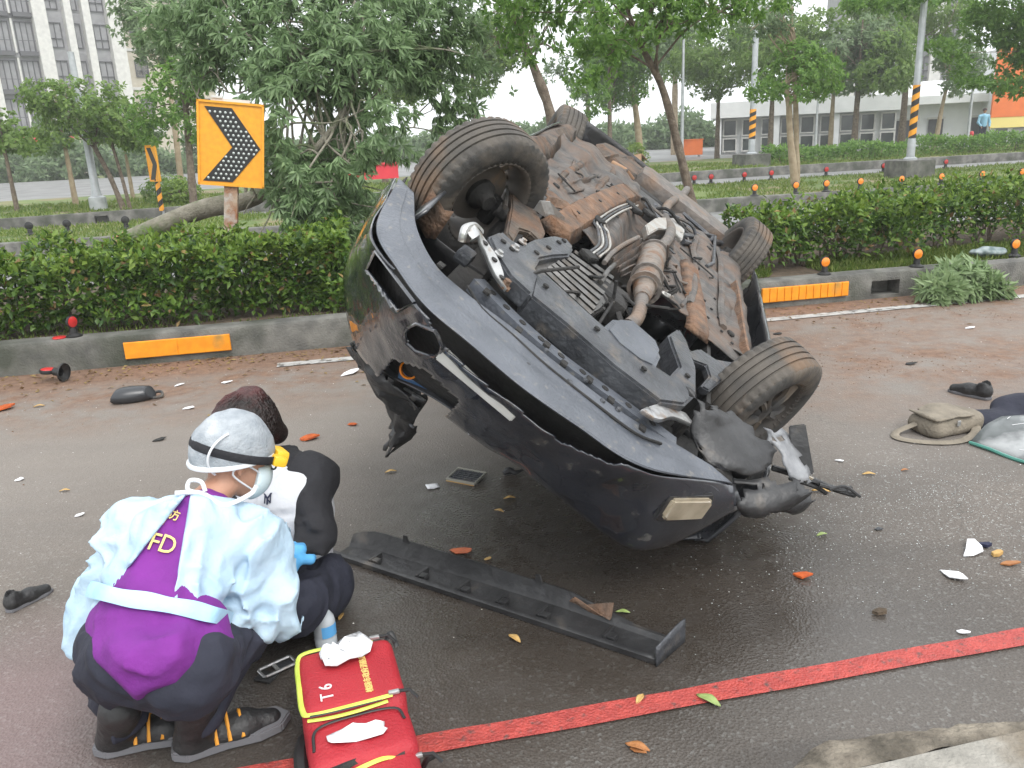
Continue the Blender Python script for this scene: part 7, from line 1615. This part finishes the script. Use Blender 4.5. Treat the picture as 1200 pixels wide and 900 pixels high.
# --- branch with leaves against the kerb
c = GA(1135, 352); t = thing('fallen_branch', 'leafy green branch lying against the right kerb', 'branch', tuple(c), rz=RA)
Pn = blob_points([(V3(-.05, .08, .14), (.34, .15, .15)), (V3(.2, .02, .09), (.25, .13, .1)), (V3(-.25, .02, .1), (.22, .13, .12)), (V3(.0, .12, .24), (.24, .12, .1))], 700, -.3, 4, .2); Pn = Pn[Pn[:, 2] > .02]
leaf_mesh('leaves', *whorls(Pn, unit(Pn - V3(0, .1, 0)) + V3(0, -.4, .2), 8, .14, .034, .6, .35), leafmat('branch_leaf', (.16, .24, .10), (.3, .4, .2), .35, .4), t, .05)
mb = MB()
for k in range(9): limb(mb, V3(.5, .1, .05), Pn[RNG.integers(len(Pn))], .011, .004, .05, 5)
mb.build('twigs', M_BARK, t, smooth=True)
c = GA(1160, 302, .25); t = thing('plastic_bundle', 'grey green plastic bundle resting on the kerb above the branch', 'bundle', (c[0], c[1], .25)); sdf_obj('bundle', lambda P: np.maximum(sd_ell(P, (0, .03, .05), (.2, .1, .06)) + .06 * np.abs(vnoise(P, 9)) + .02 * vnoise(P, 24), .004 - P[..., 2]), (-.4, -.2, 0), (.4, .3, .2), .012, mat('grey_green_sheet', (.07, .11, .11), (.3, .34, .34), 14, .35)).parent = t
# --- broken delineators at the left kerb
t = delineator('red reflector still standing on the left kerb', kz(86, 388, 6.97, .25), M_LENSR, 1.0, 'broken red reflectors', RA + 1.0)
t = delineator('toppled red reflector lying on the lane below the left kerb', tuple(GA(78, 447)), M_LENSR, 1.15, 'broken red reflectors', 0); t.rotation_euler = (R_(-85), R_(0), R_(80)); t.location.z = .07
o = MB().lathe([(0, .014), (.045, .012), (.052, .006), (.052, 0), (0, 0)], None, 20).build('reflector_disc', M_LENSR, None, smooth=True); o.location = kz(70, 397, 6.95, .254); tag(o, 'loose red reflector disc flat on the left kerb', 'reflector', 'broken red reflectors')
b = tn(1137, 170, 35.2); t = thing('fire_hydrant', 'small red hydrant beside the distant person', 'hydrant', (b[0], b[1], .26)); MB().lathe([(0, .75), (.08, .72), (.11, .62), (.09, .58), (.09, .1), (.14, .08), (.14, 0)], None, 16).build('body', M_LENSR, t, smooth=True); MB().tube([(-.17, 0, .48), (.17, 0, .48)], .05, 10).build('outlets', M_LENSR, t, smooth=True)
b = tn(735, 203, 29); t = thing('cardboard_box', 'brown open box on the far verge above the rear axle', 'box', (b[0], b[1], .27), rz=.4); mb = MB()
for x, y, dx, dy in ((0, -.3, .8, .02), (0, .3, .8, .02), (-.4, 0, .02, .58), (.4, 0, .02, .58)): mb.box((x, y, .3), (dx, dy, .6))
mb.box((0, 0, .012), (.76, .56, .02)); mb.build('carton', M_BROWN, t); MB().box((.55, 0, .5), (.3, .58, .015), eul3(0, .8, 0)).build('flap', M_BROWN, t)

# --- uncountable litter: glass crumbs, grit, crumbs of soil
def litter(name, label, k, fn, s0, s1, m, flatn=.5):
    P = fn(k); k = len(P); S = RNG.uniform(s0, s1, k)
    tet = np.array([(1, 0, 0), (-.5, .87, 0), (-.5, -.87, 0), (0.1, 0, 1.1)])
    a = RNG.uniform(0, 6.28, k); Rr = np.stack([np.stack([np.cos(a), -np.sin(a)], -1), np.stack([np.sin(a), np.cos(a)], -1)], -2)
    T_ = np.repeat(tet[None], k, 0) * RNG.uniform(.6, 1.3, (k, 4, 1)); XY = np.einsum('kij,knj->kni', Rr, T_[..., :2]); V = np.concatenate([XY, T_[..., 2:] * flatn], -1) * S[:, None, None] + np.concatenate([P, np.full((k, 1), .001)], 1)[:, None]
    b = np.arange(k)[:, None, None] * 4; F = (b + np.array([(0, 1, 3), (1, 2, 3), (2, 0, 3), (0, 2, 1)])[None]).reshape(-1, 3)
    me = bpy.data.meshes.new(name); me.from_pydata(V.reshape(-1, 3).tolist(), [], F.tolist()); me.materials.append(m); o = bpy.data.objects.new(name, me); COL.objects.link(o); tag(o, label, name.replace('_', ' '), kind='stuff')
def gl(k):
    a = np.array([[*GA(x, y)[:2]] for x, y in ((1000, 560), (1090, 580), (1010, 610), (1130, 560), (1180, 610), (930, 640))]); i = RNG.integers(0, len(a), k); return a[i] + RNG.normal(size=(k, 2)) * np.array([.33, .28])
litter('glass_crumbs', 'scattered crumbs of broken glass on the lane right of the car', 2600, gl, .0012, .0034, mat('glass_crumb', (.3, .34, .33), (.75, .79, .78), island=1, rough=.15, spec=.8))
def gr2(k):
    s = RNG.uniform(-5.5, 7, k); n = 2.0 + 4.6 * RNG.random(k) ** .6; return np.stack([s * CA_ - n * SA_, s * SA_ + n * CA_], 1)
litter('grit', 'pale grit and chips scattered over the lane', 1800, gr2, .0015, .005, mat('pale_grit', (.35, .32, .28), (.75, .73, .7), island=1, rough=.8))
def soilp(k):
    s = np.concatenate([RNG.uniform(-6, 1, k // 2), RNG.uniform(2, 7, k - k // 2)]); n = np.concatenate([6.85 - RNG.exponential(.35, k // 2), 5.4 + RNG.normal(size=k - k // 2) * .5]); n = np.minimum(n, 6.84); q = vnoise(np.stack([s, n, s * 0], 1), 1.9) > .03; s, n = s[q], n[q]; return np.stack([s * CA_ - n * SA_, s * SA_ + n * CA_], 1)
litter('soil_crumbs', 'red brown crumbs of soil along the kerb', 7000, soilp, .002, .009, mat('soil_crumb', (.12, .07, .04), (.24, .16, .1), island=1, rough=.95))
# ================================================================== damp air: far things pale
hz = MB().box((0, 60, 24), (260, 240, 50)); o = hz.build('haze', None, None); o.data.materials.clear()
hm = bpy.data.materials.new('damp_air'); hm.use_nodes = True; hm.node_tree.nodes.clear()
ho = hm.node_tree.nodes.new('ShaderNodeOutputMaterial'); hv = hm.node_tree.nodes.new('ShaderNodeVolumePrincipled')
hv.inputs['Color'].default_value = (.985, .99, .995, 1); hv.inputs['Density'].default_value = .0017
hm.node_tree.links.new(hv.outputs[0], ho.inputs['Volume']); o.data.materials.append(hm); tag(o, 'thin damp morning haze over the road', 'haze', kind='stuff')
o.display_type = 'WIRE'

print("tris", sum(len(o.data.polygons) for o in bpy.data.objects if o.type=="MESH"))
